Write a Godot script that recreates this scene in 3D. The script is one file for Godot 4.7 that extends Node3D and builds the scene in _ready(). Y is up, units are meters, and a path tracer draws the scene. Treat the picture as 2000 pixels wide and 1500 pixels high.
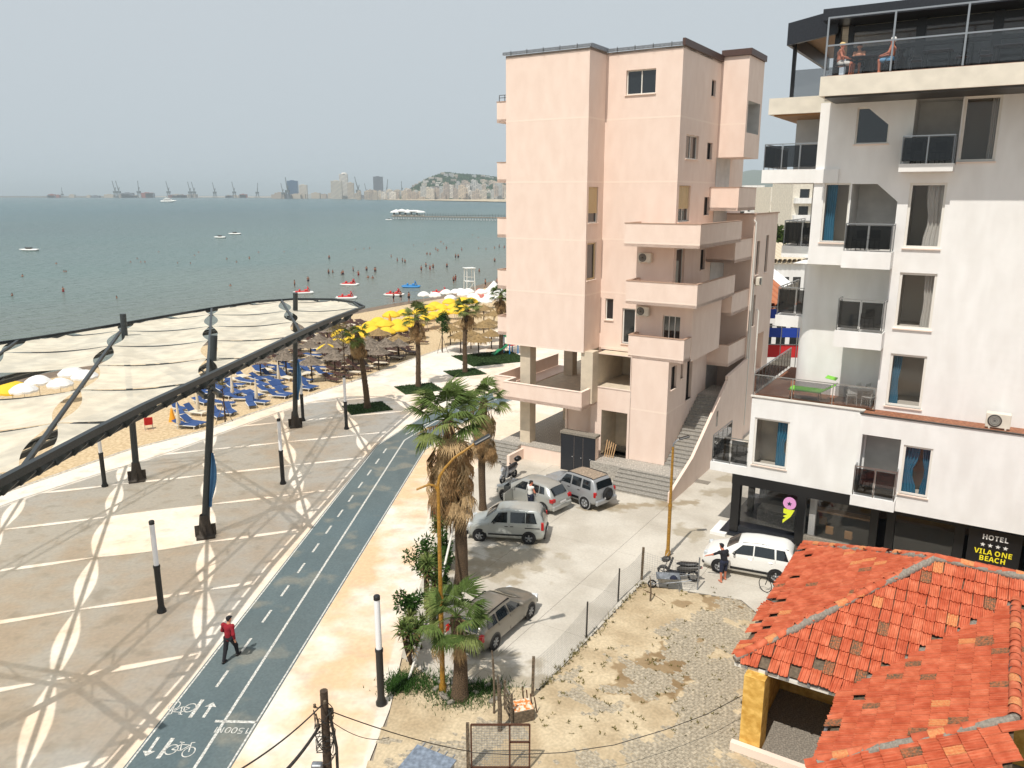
extends Node3D
# A seaside promenade seen from a fifth-floor balcony.
const FPX := 1540.0
const CAM_H := 17.0
const SEA := -1.0
var PITCH := atan(370.0 / 1540.0)
var M := {}
var TX := {}
var names := {}
var rng := RandomNumberGenerator.new()

# ---------- pixel -> place -------------------------------------------------
func ray(px: float, py: float) -> Vector3:
	var u := (px - 1000.0) / FPX
	var v := -(py - 750.0) / FPX
	return Vector3(u, v * cos(PITCH) - sin(PITCH), -(cos(PITCH) + v * sin(PITCH)))
func G(px: float, py: float, h := 0.0) -> Vector3:
	var d := ray(px, py)
	return Vector3(0, CAM_H, 0) + d * ((h - CAM_H) / d.y)
func ATZ(px: float, py: float, z: float) -> Vector3:
	var d := ray(px, py)
	return Vector3(0, CAM_H, 0) + d * (z / d.z)

# ---------- mesh builder ---------------------------------------------------
class MB:
	var v := PackedVector3Array()
	var n := PackedVector3Array()
	var uv := PackedVector2Array()
	var c := PackedColorArray()
	var col := Color(1, 1, 1)
	var use_uv := false
	var use_col := false
	func _p(a: Vector3, nn: Vector3, t := Vector2.ZERO):
		v.append(a); n.append(nn); uv.append(t); c.append(col)
	func tri(a: Vector3, b: Vector3, d: Vector3):
		var nn := (d - a).cross(b - a)
		if nn.length_squared() < 1e-14: return
		nn = nn.normalized()
		_p(a, nn); _p(b, nn); _p(d, nn)
	# a,b,d,e counter-clockwise seen from the outside
	func quad(a: Vector3, b: Vector3, d: Vector3, e: Vector3):
		tri(a, d, b); tri(a, e, d)
	func quad_n(a: Vector3, b: Vector3, d: Vector3, e: Vector3, nn: Vector3):
		if (b - a).cross(e - a).dot(nn) >= 0: quad(a, b, d, e)
		else: quad(a, e, d, b)
	func quv(a: Vector3, b: Vector3, d: Vector3, e: Vector3, ta: Vector2, tb: Vector2, td: Vector2, te: Vector2):
		use_uv = true
		var nn := (b - a).cross(e - a).normalized()
		_p(a, nn, ta); _p(d, nn, td); _p(b, nn, tb)
		_p(a, nn, ta); _p(e, nn, te); _p(d, nn, td)
	func box(ctr: Vector3, s: Vector3, B := Basis.IDENTITY):
		var x := B.x * s.x * 0.5; var y := B.y * s.y * 0.5; var z := B.z * s.z * 0.5
		quad(ctr - x - y + z, ctr + x - y + z, ctr + x + y + z, ctr - x + y + z)
		quad(ctr + x - y - z, ctr - x - y - z, ctr - x + y - z, ctr + x + y - z)
		quad(ctr + x - y + z, ctr + x - y - z, ctr + x + y - z, ctr + x + y + z)
		quad(ctr - x - y - z, ctr - x - y + z, ctr - x + y + z, ctr - x + y - z)
		quad(ctr - x + y + z, ctr + x + y + z, ctr + x + y - z, ctr - x + y - z)
		quad(ctr - x - y - z, ctr + x - y - z, ctr + x - y + z, ctr - x - y + z)
	func ab(a: Vector3, b: Vector3): # box between two corners
		box((a + b) * 0.5, (b - a).abs())
	func bar(a: Vector3, b: Vector3, w: float, h: float, up := Vector3.UP): # box beam between two points
		var z := (b - a)
		var L := z.length()
		if L < 1e-6: return
		z /= L
		if absf(z.dot(up)) > 0.98: up = Vector3.RIGHT
		var x := up.cross(z).normalized()
		var y := z.cross(x)
		box((a + b) * 0.5, Vector3(w, h, L), Basis(x, y, z))
	func bevel(ctr: Vector3, s: Vector3, r: float, B := Basis.IDENTITY): # box with chamfered edges
		var hx := s.x * 0.5; var hy := s.y * 0.5; var hz := s.z * 0.5
		var f := func(i: float, j: float, k: float, a: int) -> Vector3:
			var q := Vector3(i * hx, j * hy, k * hz)
			if a != 0: q.x -= i * r
			if a != 1: q.y -= j * r
			if a != 2: q.z -= k * r
			return ctr + B * q
		for i in [-1.0, 1.0]:
			quad_n(f.call(i, -1, -1, 0), f.call(i, 1, -1, 0), f.call(i, 1, 1, 0), f.call(i, -1, 1, 0), B.x * i)
			quad_n(f.call(-1, i, -1, 1), f.call(1, i, -1, 1), f.call(1, i, 1, 1), f.call(-1, i, 1, 1), B.y * i)
			quad_n(f.call(-1, -1, i, 2), f.call(1, -1, i, 2), f.call(1, 1, i, 2), f.call(-1, 1, i, 2), B.z * i)
			for j in [-1.0, 1.0]:
				quad_n(f.call(i, j, -1, 0), f.call(i, j, 1, 0), f.call(i, j, 1, 1), f.call(i, j, -1, 1), B.x * i + B.y * j)
				quad_n(f.call(i, -1, j, 0), f.call(i, 1, j, 0), f.call(i, 1, j, 2), f.call(i, -1, j, 2), B.x * i + B.z * j)
				quad_n(f.call(-1, i, j, 1), f.call(1, i, j, 1), f.call(1, i, j, 2), f.call(-1, i, j, 2), B.y * i + B.z * j)
				for k in [-1.0, 1.0]:
					var a: Vector3 = f.call(i, j, k, 0); var b: Vector3 = f.call(i, j, k, 1); var d: Vector3 = f.call(i, j, k, 2)
					if (d - a).cross(b - a).dot(B * Vector3(i, j, k)) >= 0: tri(a, b, d)
					else: tri(a, d, b)
	func grid(P: Array, closed_j := false): # P[i][j] smooth surface
		var ni := P.size(); var nj: int = P[0].size()
		var N := []
		for i in ni:
			var row := PackedVector3Array()
			for j in nj:
				var i0 := maxi(i - 1, 0); var i1 := mini(i + 1, ni - 1)
				var j0 := j - 1; var j1 := j + 1
				if closed_j:
					j0 = (j - 1 + nj) % nj; j1 = (j + 1) % nj
				else:
					j0 = maxi(j0, 0); j1 = mini(j1, nj - 1)
				var di: Vector3 = P[i1][j] - P[i0][j]
				var dj: Vector3 = P[i][j1] - P[i][j0]
				var q := dj.cross(di)
				if q.length_squared() < 1e-14: q = Vector3.UP
				row.append(q.normalized())
			N.append(row)
		for i in ni - 1:
			for j in (nj if closed_j else nj - 1):
				var k := (j + 1) % nj
				var a: Vector3 = P[i][j]; var b: Vector3 = P[i + 1][j]; var d: Vector3 = P[i + 1][k]; var e: Vector3 = P[i][k]
				var ta := Vector2(float(i) / (ni - 1), float(j) / (nj - 1)); var td := Vector2(float(i + 1) / (ni - 1), float(j + 1) / (nj - 1))
				if (d - a).cross(b - a).length_squared() > 1e-14:
					_p(a, N[i][j], ta); _p(b, N[i + 1][j], Vector2(td.x, ta.y)); _p(d, N[i + 1][k], td)
				if (e - a).cross(d - a).length_squared() > 1e-14:
					_p(a, N[i][j], ta); _p(d, N[i + 1][k], td); _p(e, N[i][k], Vector2(ta.x, td.y))
	func tube(pts: Array, rad: Array, sides := 8, cap := true):
		var rings := []
		var prev := Vector3.ZERO
		for i in pts.size():
			var d: Vector3 = (pts[mini(i + 1, pts.size() - 1)] - pts[maxi(i - 1, 0)])
			if d.length_squared() < 1e-12: d = Vector3.UP
			d = d.normalized()
			var x := prev
			if i == 0: x = Vector3.RIGHT if absf(d.x) < 0.9 else Vector3.FORWARD
			x = (x - d * x.dot(d)).normalized()
			prev = x
			var y := d.cross(x)
			var row := []
			var r: float = rad[mini(i, rad.size() - 1)]
			for j in sides:
				var t := TAU * j / sides
				row.append(pts[i] + (x * cos(t) + y * sin(t)) * r)
			rings.append(row)
		grid(rings, true)
		if cap:
			for e in [0, rings.size() - 1]:
				var row: Array = rings[e]
				for j in range(1, sides - 1):
					if e == 0: tri(row[0], row[j], row[j + 1])
					else: tri(row[0], row[j + 1], row[j])
	func lathe(prof: Array, ctr := Vector3.ZERO, sides := 16, B := Basis.IDENTITY): # prof: Vector2(r, y) bottom to top
		var rings := []
		for p in prof:
			var row := []
			for j in sides:
				var t := -TAU * j / sides
				row.append(ctr + B * Vector3(cos(t) * p.x, p.y, sin(t) * p.x))
			rings.append(row)
		grid(rings, true)
	func sheet(poly: PackedVector2Array, y: float): # flat polygon in x,z
		var ix := Geometry2D.triangulate_polygon(poly)
		for i in range(0, ix.size(), 3):
			var a := Vector3(poly[ix[i]].x, y, poly[ix[i]].y); var b := Vector3(poly[ix[i + 1]].x, y, poly[ix[i + 1]].y); var d := Vector3(poly[ix[i + 2]].x, y, poly[ix[i + 2]].y)
			if (d - a).cross(b - a).y >= 0: tri(a, b, d)
			else: tri(a, d, b)
	func prism(poly: PackedVector2Array, y0: float, y1: float):
		sheet(poly, y1)
		var s := 0.0
		for i in poly.size():
			var p := poly[i]; var q := poly[(i + 1) % poly.size()]
			s += p.x * q.y - q.x * p.y
		for i in poly.size():
			var p := poly[i]; var q := poly[(i + 1) % poly.size()]
			var nn := Vector3(q.y - p.y, 0, -(q.x - p.x)) * signf(s)
			quad_n(Vector3(p.x, y0, p.y), Vector3(q.x, y0, q.y), Vector3(q.x, y1, q.y), Vector3(p.x, y1, p.y), nn)
	func slab(poly: Array, B: Transform3D, d: float): # polygon of Vector2 in B's xy plane, extruded along z by d
		var pp := PackedVector2Array(poly)
		var ix := Geometry2D.triangulate_polygon(pp)
		for i in range(0, ix.size(), 3):
			for k in 2:
				var z := d * k
				var a := B * Vector3(pp[ix[i]].x, pp[ix[i]].y, z); var b := B * Vector3(pp[ix[i + 1]].x, pp[ix[i + 1]].y, z); var e := B * Vector3(pp[ix[i + 2]].x, pp[ix[i + 2]].y, z)
				var nn := B.basis.z * (1.0 if k == 1 else -1.0) * signf(d)
				if (e - a).cross(b - a).dot(nn) >= 0: tri(a, b, e)
				else: tri(a, e, b)
		var mid := Vector2.ZERO
		for p in pp: mid += p / pp.size()
		for i in pp.size():
			var p := pp[i]; var q := pp[(i + 1) % pp.size()]
			var o := Vector2(q.y - p.y, -(q.x - p.x))
			if o.dot((p + q) * 0.5 - mid) < 0: o = -o
			quad_n(B * Vector3(p.x, p.y, 0), B * Vector3(q.x, q.y, 0), B * Vector3(q.x, q.y, d), B * Vector3(p.x, p.y, d), B.basis * Vector3(o.x, o.y, 0))
	func mesh() -> ArrayMesh:
		var a := []
		a.resize(Mesh.ARRAY_MAX)
		a[Mesh.ARRAY_VERTEX] = v
		a[Mesh.ARRAY_NORMAL] = n
		if use_uv: a[Mesh.ARRAY_TEX_UV] = uv
		if use_col: a[Mesh.ARRAY_COLOR] = c
		var m := ArrayMesh.new()
		if v.size() > 2: m.add_surface_from_arrays(Mesh.PRIMITIVE_TRIANGLES, a)
		return m

# ---------- nodes ----------------------------------------------------------
func numbered(called: String) -> String:
	var k: int = names.get(called, 0)
	names[called] = k + 1
	return called if k == 0 else "%s_%03d" % [called, k]
func part(called: String, mb, m: Material, parent: Node3D, at := Transform3D.IDENTITY) -> MeshInstance3D:
	var o := MeshInstance3D.new()
	o.mesh = mb.mesh() if mb is MB else mb
	o.material_override = m
	o.name = called
	o.transform = at
	parent.add_child(o, true)
	return o
func tag(o: Node, label: String, category: String, group := ""):
	o.set_meta("label", label); o.set_meta("category", category)
	if group != "": o.set_meta("group", group)
func thing(called: String, label: String, category: String, at := Vector3.ZERO, turn := 0.0, group := "") -> Node3D:
	var o := Node3D.new()
	o.name = numbered(called)
	add_child(o)
	o.position = at; o.rotation.y = turn
	tag(o, label, category, group)
	return o
func single(called: String, mb, m: Material, label: String, category: String, at := Transform3D.IDENTITY, group := "") -> MeshInstance3D:
	var o := MeshInstance3D.new()
	o.mesh = mb.mesh() if mb is MB else mb
	o.material_override = m
	o.name = numbered(called)
	o.transform = at
	add_child(o)
	tag(o, label, category, group)
	return o
func struct(called: String, mb, m: Material) -> MeshInstance3D:
	var o := MeshInstance3D.new()
	o.mesh = mb.mesh() if mb is MB else mb
	o.material_override = m
	o.name = numbered(called)
	add_child(o)
	o.set_meta("kind", "structure")
	return o
func copy_of(src: Node3D, called: String, at: Vector3, turn := 0.0, sc := 1.0, label := "") -> Node3D:
	var o: Node3D = src.duplicate()
	o.name = numbered(called)
	add_child(o)
	o.transform = Transform3D(Basis(Vector3.UP, turn).scaled(Vector3.ONE * sc), at)
	if label != "": o.set_meta("label", label)
	return o

# ---------- materials ------------------------------------------------------
func fn(freq: float, seed_ := 1, oct := 4, kind := FastNoiseLite.TYPE_SIMPLEX_SMOOTH) -> FastNoiseLite:
	var f := FastNoiseLite.new()
	f.seed = seed_; f.frequency = freq; f.noise_type = kind
	f.fractal_octaves = oct
	return f
# a seamless greyscale texture between lo and 1
func grey(key: String, size: int, freq: float, lo: float, seed_ := 1, oct := 5, contrast := 1.0) -> ImageTexture:
	if TX.has(key): return TX[key]
	var im := fn(freq, seed_, oct).get_seamless_image(size, size)
	im.convert(Image.FORMAT_L8)
	var b := im.get_data()
	for i in b.size():
		var t := clampf((b[i] / 255.0 - 0.5) * contrast + 0.5, 0, 1)
		b[i] = int(255.0 * (lo + (1.0 - lo) * t))
	im = Image.create_from_data(size, size, false, Image.FORMAT_L8, b)
	im.convert(Image.FORMAT_RGB8)
	TX[key] = ImageTexture.create_from_image(im)
	return TX[key]
# two-colour mottled texture
func mottle(key: String, size: int, freq: float, a: Color, b: Color, seed_ := 1, oct := 5, contrast := 1.6, stretch := Vector2.ONE) -> ImageTexture:
	if TX.has(key): return TX[key]
	var im := fn(freq, seed_, oct).get_seamless_image(int(size / stretch.x), int(size / stretch.y))
	im.convert(Image.FORMAT_L8)
	if stretch != Vector2.ONE: im.resize(size, size, Image.INTERPOLATE_CUBIC)
	var d := im.get_data()
	var out := PackedByteArray()
	out.resize(size * size * 3)
	for i in d.size():
		var t := clampf((d[i] / 255.0 - 0.5) * contrast + 0.5, 0, 1)
		var q := a.lerp(b, t)
		out[i * 3] = int(q.r * 255); out[i * 3 + 1] = int(q.g * 255); out[i * 3 + 2] = int(q.b * 255)
	im = Image.create_from_data(size, size, false, Image.FORMAT_RGB8, out)
	TX[key] = ImageTexture.create_from_image(im)
	return TX[key]
func bump(key: String, size: int, freq: float, strength: float, seed_ := 1, oct := 4) -> ImageTexture:
	if TX.has(key): return TX[key]
	var im := fn(freq, seed_, oct).get_seamless_image(size, size)
	im.convert(Image.FORMAT_L8)
	im.convert(Image.FORMAT_RGBA8)
	im.bump_map_to_normal_map(strength)
	TX[key] = ImageTexture.create_from_image(im)
	return TX[key]
func C8(r: float, g: float, b: float) -> Color:
	return Color(r / 255.0, g / 255.0, b / 255.0)
func mat(key: String, col: Color, rough := 0.8, tex: Texture2D = null, metres := 2.0, nrm: Texture2D = null, nstr := 1.0, metal := 0.0, world := true) -> StandardMaterial3D:
	var m := StandardMaterial3D.new()
	m.albedo_color = col; m.roughness = rough; m.metallic = metal
	m.cull_mode = BaseMaterial3D.CULL_DISABLED
	if tex: m.albedo_texture = tex
	if nrm:
		m.normal_enabled = true; m.normal_texture = nrm; m.normal_scale = nstr
	if tex or nrm:
		m.uv1_triplanar = true
		m.uv1_world_triplanar = world
		m.uv1_scale = Vector3.ONE / metres
	M[key] = m
	return m
func glass(key: String, col: Color, alpha: float, rough := 0.03) -> StandardMaterial3D:
	var m := StandardMaterial3D.new()
	m.transparency = BaseMaterial3D.TRANSPARENCY_ALPHA
	m.albedo_color = Color(col.r, col.g, col.b, alpha)
	m.roughness = rough
	m.cull_mode = BaseMaterial3D.CULL_DISABLED
	M[key] = m
	return m

func materials():
	var g1 := grey("g1", 256, 0.02, 0.72, 3, 5, 1.5)
	var g2 := grey("g2", 256, 0.05, 0.8, 7, 4, 1.6)
	var g3 := grey("g3", 512, 0.008, 0.78, 11, 6, 2.0)
	var g4 := grey("g4", 512, 0.01, 0.93, 12, 6, 1.6)
	var b1 := bump("b1", 256, 0.06, 3.0, 5)
	var b2 := bump("b2", 256, 0.02, 6.0, 9, 5)
	mat("pink", Color(1, 1, 1), 0.9, mottle("pinkt", 512, 0.02, C8(231, 208, 193), C8(239, 218, 204), 21, 6, 1.5, Vector2(1, 3)), 7.0, b1, 0.06)
	mat("band", C8(240, 220, 205), 0.85)
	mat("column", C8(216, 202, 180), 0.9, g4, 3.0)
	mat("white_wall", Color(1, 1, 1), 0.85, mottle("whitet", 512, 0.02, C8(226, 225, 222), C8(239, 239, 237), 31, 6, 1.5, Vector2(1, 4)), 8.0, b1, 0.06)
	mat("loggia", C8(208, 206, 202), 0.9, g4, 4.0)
	mat("cream", C8(226, 219, 204), 0.85, g4, 4.0)
	mat("dark_metal", C8(52, 58, 60), 0.45, g2, 1.0)
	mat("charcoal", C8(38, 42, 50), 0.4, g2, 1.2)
	mat("black", C8(22, 22, 24), 0.35)
	mat("steel", C8(178, 180, 182), 0.3, null, 1.0, null, 1.0, 0.9)
	mat("galv", C8(165, 170, 176), 0.45, g1, 0.8, null, 1.0, 0.5)
	mat("window", C8(26, 32, 36), 0.06)
	M.window.metallic_specular = 0.8
	mat("frame", C8(225, 222, 214), 0.5)
	mat("frame_dark", C8(60, 58, 55), 0.5)
	mat("shutter", C8(206, 182, 138), 0.7)
	glass("clear", C8(30, 36, 38), 0.12)
	glass("smoke", C8(14, 17, 20), 0.72)
	glass("tint", C8(70, 75, 78), 0.42)
	mat("grey_stone", C8(172, 168, 160), 0.75, g1, 0.7)
	mat("tread", C8(196, 190, 180), 0.8, g1, 0.8)
	mat("brown_metal", C8(92, 68, 60), 0.5, g2, 1.0)
	mat("terracotta_ledge", C8(168, 112, 82), 0.8, g1, 1.0)
	mat("yellow_paint", C8(186, 138, 52), 0.45, g1, 0.6)
	mat("lamp_white", C8(232, 234, 238), 0.35)
	mat("lamp_black", C8(30, 32, 33), 0.45)
	mat("sail", C8(255, 249, 232), 0.75, grey("sailt", 512, 0.006, 0.9, 41, 6, 1.8), 4.0)
	M.sail.backlight_enabled = true
	M.sail.backlight = Color(0.86, 0.83, 0.75)
	M.sail.transparency = BaseMaterial3D.TRANSPARENCY_ALPHA
	M.sail.albedo_color.a = 0.84
	mat("wood_grey", C8(128, 112, 92), 0.9, grey("woodt", 128, 0.03, 0.6, 13, 4, 1.5), 0.5)
	mat("rust", C8(98, 62, 42), 0.85, g1, 0.4)
	mat("pole_wood", C8(84, 68, 54), 0.9, g1, 0.4)
	mat("wire", C8(40, 38, 36), 0.6)
	mat("bark", C8(120, 98, 74), 0.95, grey("barkt", 128, 0.08, 0.45, 15, 4, 1.8), 0.5, b2, 0.8)
	mat("bark_dark", C8(96, 72, 54), 0.95, grey("barkt", 128, 0.08, 0.45, 15, 4, 1.8), 0.4, b2, 0.8)
	for q in [["leaf", C8(106, 126, 68)], ["leaf2", C8(88, 108, 56)], ["leaf3", C8(136, 148, 88)], ["leaf_dark", C8(66, 98, 46)], ["leaf_dry", C8(210, 180, 136)], ["leaf_dry2", C8(180, 146, 104)], ["leaf_purple", C8(70, 44, 50)], ["leaf_brown", C8(132, 122, 72)]]:
		var lm := mat(q[0], q[1], 0.85, grey("leaft", 128, 0.04, 0.7, 17, 3, 1.5), 0.6)
		lm.metallic_specular = 0.15
		lm.backlight_enabled = true
		lm.backlight = Color(q[1].r, q[1].g, q[1].b) * 0.35
	mat("grass", C8(66, 96, 42), 0.9, grey("grasst", 256, 0.09, 0.5, 19, 4, 1.8), 1.0)
	mat("thatch", C8(176, 160, 142), 0.95, grey("thatcht", 256, 0.09, 0.45, 20, 4, 1.8), 0.9)
	mat("straw", C8(206, 172, 118), 0.95, grey("thatcht", 256, 0.09, 0.45, 20, 4, 1.8), 0.9)
	mat("yellow_cloth", C8(232, 192, 48), 0.8)
	mat("white_cloth", C8(232, 230, 226), 0.8)
	mat("cream_cloth", C8(216, 204, 182), 0.8)
	mat("orange_cloth", C8(236, 160, 40), 0.8)
	mat("red_cloth", C8(200, 40, 44), 0.8)
	mat("blue_cloth", C8(46, 76, 128), 0.75)
	mat("banner_blue", C8(72, 118, 160), 0.8)
	mat("brown_plastic", C8(74, 46, 36), 0.6)
	mat("white_plastic", C8(226, 226, 222), 0.5)
	mat("red_plastic", C8(206, 44, 38), 0.45)
	mat("blue_plastic", C8(36, 132, 196), 0.45)
	mat("green_plastic", C8(120, 200, 50), 0.5)
	mat("skin", C8(196, 138, 108), 0.6)
	mat("skin_red", C8(196, 120, 92), 0.6)
	mat("skin_tan", C8(150, 100, 78), 0.6)
	mat("hair", C8(40, 30, 24), 0.8)
	mat("cloth_red", C8(138, 20, 36), 0.9)
	mat("cloth_black", C8(28, 28, 34), 0.9)
	mat("cloth_navy", C8(30, 36, 56), 0.9)
	mat("cloth_white", C8(220, 220, 216), 0.9)
	mat("cloth_tan", C8(205, 180, 130), 0.9)
	mat("cloth_blue", C8(110, 160, 200), 0.9)
	mat("tyre", C8(26, 26, 27), 0.85)
	mat("rim", C8(150, 152, 154), 0.35, null, 1.0, null, 1.0, 0.7)
	mat("rim_dark", C8(54, 55, 58), 0.35, null, 1.0, null, 1.0, 0.6)
	mat("lamp_red", C8(176, 16, 22), 0.15)
	mat("lamp_clear", C8(205, 212, 216), 0.1)
	mat("plate", C8(225, 225, 225), 0.5)
	for q in [["car_silver", C8(168, 170, 166)], ["car_silver2", C8(178, 182, 178)], ["car_silver3", C8(160, 162, 164)], ["car_bronze", C8(126, 121, 110)], ["car_white", C8(234, 234, 230)]]:
		var cm := mat(q[0], q[1], 0.38, null, 1.0, null, 1.0, 0.35 if q[0] != "car_white" else 0.0)
		cm.clearcoat_enabled = true; cm.clearcoat = 0.7; cm.clearcoat_roughness = 0.12
	mat("car_dust", C8(176, 158, 138), 0.7, g1, 1.0)
	mat("plaster_yellow", Color(1, 1, 1), 0.9, mottle("plyel", 256, 0.02, C8(196, 148, 62), C8(232, 190, 104), 51, 6, 2.4), 1.6)
	mat("dark_room", C8(196, 190, 180), 0.9)
	mat("shop_shade", C8(104, 82, 64), 0.7, g2, 1.5)  # brown like dark shelving, kept deep to stand in for interior shade
	mat("mortar", C8(158, 150, 138), 0.95, g1, 0.5, b2, 0.8)
	mat("line_paint", C8(226, 226, 220), 0.7, grey("paintt", 256, 0.05, 0.75, 61, 4, 1.8), 1.5)

# ---------- ground, beach, sea --------------------------------------------
func V2(p: Vector3) -> Vector2: return Vector2(p.x, p.z)
# planar-mapped sheet: the texture covers rect (x, z) of the world
func sheet_uv(poly: PackedVector2Array, y: float, rect: Rect2) -> MB:
	var mb := MB.new()
	mb.sheet(poly, y)
	mb.use_uv = true
	for i in mb.v.size():
		mb.uv[i] = Vector2((mb.v[i].x - rect.position.x) / rect.size.x, (mb.v[i].z - rect.position.y) / rect.size.y)
	return mb
func paint(key: String, w: int, h: int, rect: Rect2, f: Callable) -> StandardMaterial3D:
	var out := PackedByteArray()
	out.resize(w * h * 3)
	var k := 0
	for j in h:
		var z := rect.position.y + rect.size.y * (j + 0.5) / h
		for i in w:
			var c: Color = f.call(rect.position.x + rect.size.x * (i + 0.5) / w, z)
			out[k] = int(c.r * 255); out[k + 1] = int(c.g * 255); out[k + 2] = int(c.b * 255)
			k += 3
	var m := StandardMaterial3D.new()
	m.albedo_texture = ImageTexture.create_from_image(Image.create_from_data(w, h, false, Image.FORMAT_RGB8, out))
	m.roughness = 0.9
	m.normal_enabled = true; m.normal_texture = TX["b1"]; m.normal_scale = 0.2
	m.cull_mode = BaseMaterial3D.CULL_DISABLED
	M[key] = m
	return m

var sand_edge := []   # promenade's edge on the beach side
var shore := []       # waterline
func sand_y(p: Vector2) -> float:
	# height of the beach between promenade edge and waterline
	for i in sand_edge.size() - 1:
		pass
	var best := 1e9; var bd := 0.0
	var e := Geometry2D.get_closest_point_to_segment(p, sand_edge[0], sand_edge[1])
	for i in sand_edge.size() - 1:
		var q := Geometry2D.get_closest_point_to_segment(p, sand_edge[i], sand_edge[i + 1])
		if q.distance_to(p) < best:
			best = q.distance_to(p); e = q
	var sb := 1e9
	for i in shore.size() - 1:
		var q := Geometry2D.get_closest_point_to_segment(p, shore[i], shore[i + 1])
		sb = minf(sb, q.distance_to(p))
	return lerpf(-0.15, SEA, best / (best + sb + 0.001))

func ground():
	for q in [[-500, 1150], [0, 965], [252, 878], [402, 840], [490, 808], [700, 741], [800, 703], [890, 672], [975, 640]]:
		sand_edge.append(V2(G(q[0], q[1])))
	var last: Vector2 = sand_edge[-1]
	for k in [[20, -34], [50, -85], [110, -200], [230, -420]]: sand_edge.append(last + Vector2(k[0], k[1]))
	for q in [[700, 605], [870, 578], [970, 548]]: shore.append(V2(G(q[0], q[1], SEA)))
	var s0: Vector2 = shore[0]
	for k in [[-12, 25], [-26, 52], [-42, 82], [-75, 120]]: shore.push_front(s0 + Vector2(k[0], k[1]))
	var s1: Vector2 = shore[-1]
	for k in [[14, -30], [40, -85], [90, -200], [200, -440]]: shore.append(s1 + Vector2(k[0], k[1]))
	# land sheet, reaching the horizon inland
	mat("dust", C8(176, 164, 146), 0.95, TX["g3"], 9.0)
	var land := PackedVector2Array()
	for p in sand_edge: land.append(p + Vector2(0.4, 0.0))
	for p in [Vector2(420, -1500), Vector2(250, -2200), Vector2(0, -2560), Vector2(300, -9000), Vector2(9000, -9000), Vector2(9000, 400), Vector2(-90, 400), Vector2(-90, 30)]: land.append(p)
	var mb := MB.new()
	mb.sheet(land, -0.06)
	struct("ground", mb, M.dust)
	# beach
	mat("sand", Color(1, 1, 1), 0.95, mottle("sandt", 512, 0.02, C8(184, 160, 124), C8(212, 190, 154), 71, 6, 1.8), 4.0, bump("sandn", 256, 0.03, 5.0, 73), 0.6)
	mat("wet_sand", C8(140, 116, 90), 0.5, TX["g1"], 5.0)
	var ns := 56
	var rows := []
	var wet := []
	for i in ns:
		var t := float(i) / (ns - 1)
		var a := along(sand_edge, t); var b := along_match(a)
		var row := []
		for j in 12:
			var u := float(j) / 11.0 * 0.93
			var p := a.lerp(b, u)
			row.append(Vector3(p.x, lerpf(-0.15, SEA, u) + 0.06 * sin(p.x * 1.7) * cos(p.y * 1.3) * (0.2 if j == 0 else 1.0), p.y))
		rows.append(row)
		var wr := []
		for u in [0.925, 1.0, 1.08, 1.3]:
			var p := a.lerp(b, u)
			wr.append(Vector3(p.x, lerpf(-0.15, SEA, u) + 0.015, p.y))
		wet.append(wr)
	mb = MB.new(); mb.grid(rows); struct("beach", mb, M.sand)
	mb = MB.new(); mb.grid(wet); struct("wet_sand", mb, M.wet_sand)
	# sea
	var sm := mat("sea", Color(1, 1, 1), 0.22, null, 1.0)
	sm.vertex_color_use_as_albedo = true
	sm.normal_enabled = true
	sm.normal_texture = bump("wave", 1024, 0.012, 9.0, 77, 6)
	sm.normal_scale = 2.4
	sm.uv1_triplanar = true; sm.uv1_world_triplanar = true
	sm.uv1_scale = Vector3(0.0173, 0.0173, 0.047)
	sm.metallic_specular = 0.3
	mb = MB.new(); mb.use_col = true
	var zs := [60.0]
	var z := 20.0
	while z > -20000:
		zs.append(z)
		z -= maxf(6.0, -z * 0.06)
	zs.append(-22000.0)
	var near_c := Color(0.165, 0.18, 0.15); var mid_c := Color(0.1, 0.158, 0.145); var far_c := Color(0.058, 0.13, 0.14)
	var nz := fn(0.01, 79, 3); var wp := fn(0.02, 80, 4)
	for i in zs.size() - 1:
		var w := 900.0 + absf(zs[i]) * 1.2
		var n := 64
		for j in n:
			var xs := [-w + 2 * w * j / n, -w + 2 * w * (j + 1) / n]
			var pts := []
			for q in [[0, 0], [1, 0], [1, 1], [0, 1]]:
				var ww: float = 900.0 + absf(zs[i + q[1]]) * 1.2
				var p := Vector3(-ww + 2 * ww * (j + q[0]) / n, SEA, zs[i + q[1]])
				var d := shore_dist(Vector2(p.x, p.z)) * (1.0 + 0.5 * nz.get_noise_2d(p.x, p.z))
				var c := near_c.lerp(mid_c, clampf(d / 90.0, 0, 1)).lerp(far_c, clampf((d - 120) / 500.0, 0, 1))
				var k := 120.0 / (120.0 + absf(p.z))   # wind patches, wider farther out
				c *= 1.0 + 0.3 * wp.get_noise_2d(p.x * 0.25 * k, p.z * 1.2 * k)
				pts.append([p, c])
			for k in [[0, 3, 2], [0, 2, 1]]:
				for e in k:
					mb.col = pts[e][1]
					mb._p(pts[e][0], Vector3.UP)
	struct("sea", mb, sm)

func along(L: Array, t: float) -> Vector2:
	var tot := 0.0
	for i in L.size() - 1: tot += L[i].distance_to(L[i + 1])
	var d := t * tot
	for i in L.size() - 1:
		var s: float = L[i].distance_to(L[i + 1])
		if d <= s: return L[i].lerp(L[i + 1], d / s)
		d -= s
	return L[-1]
func along_match(a: Vector2) -> Vector2: # nearest waterline point
	var best := 1e9; var r := Vector2.ZERO
	for i in shore.size() - 1:
		var q := Geometry2D.get_closest_point_to_segment(a, shore[i], shore[i + 1])
		if q.distance_to(a) < best:
			best = q.distance_to(a); r = q
	return r
func shore_dist(p: Vector2) -> float:
	return along_match(p).distance_to(p)

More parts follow.
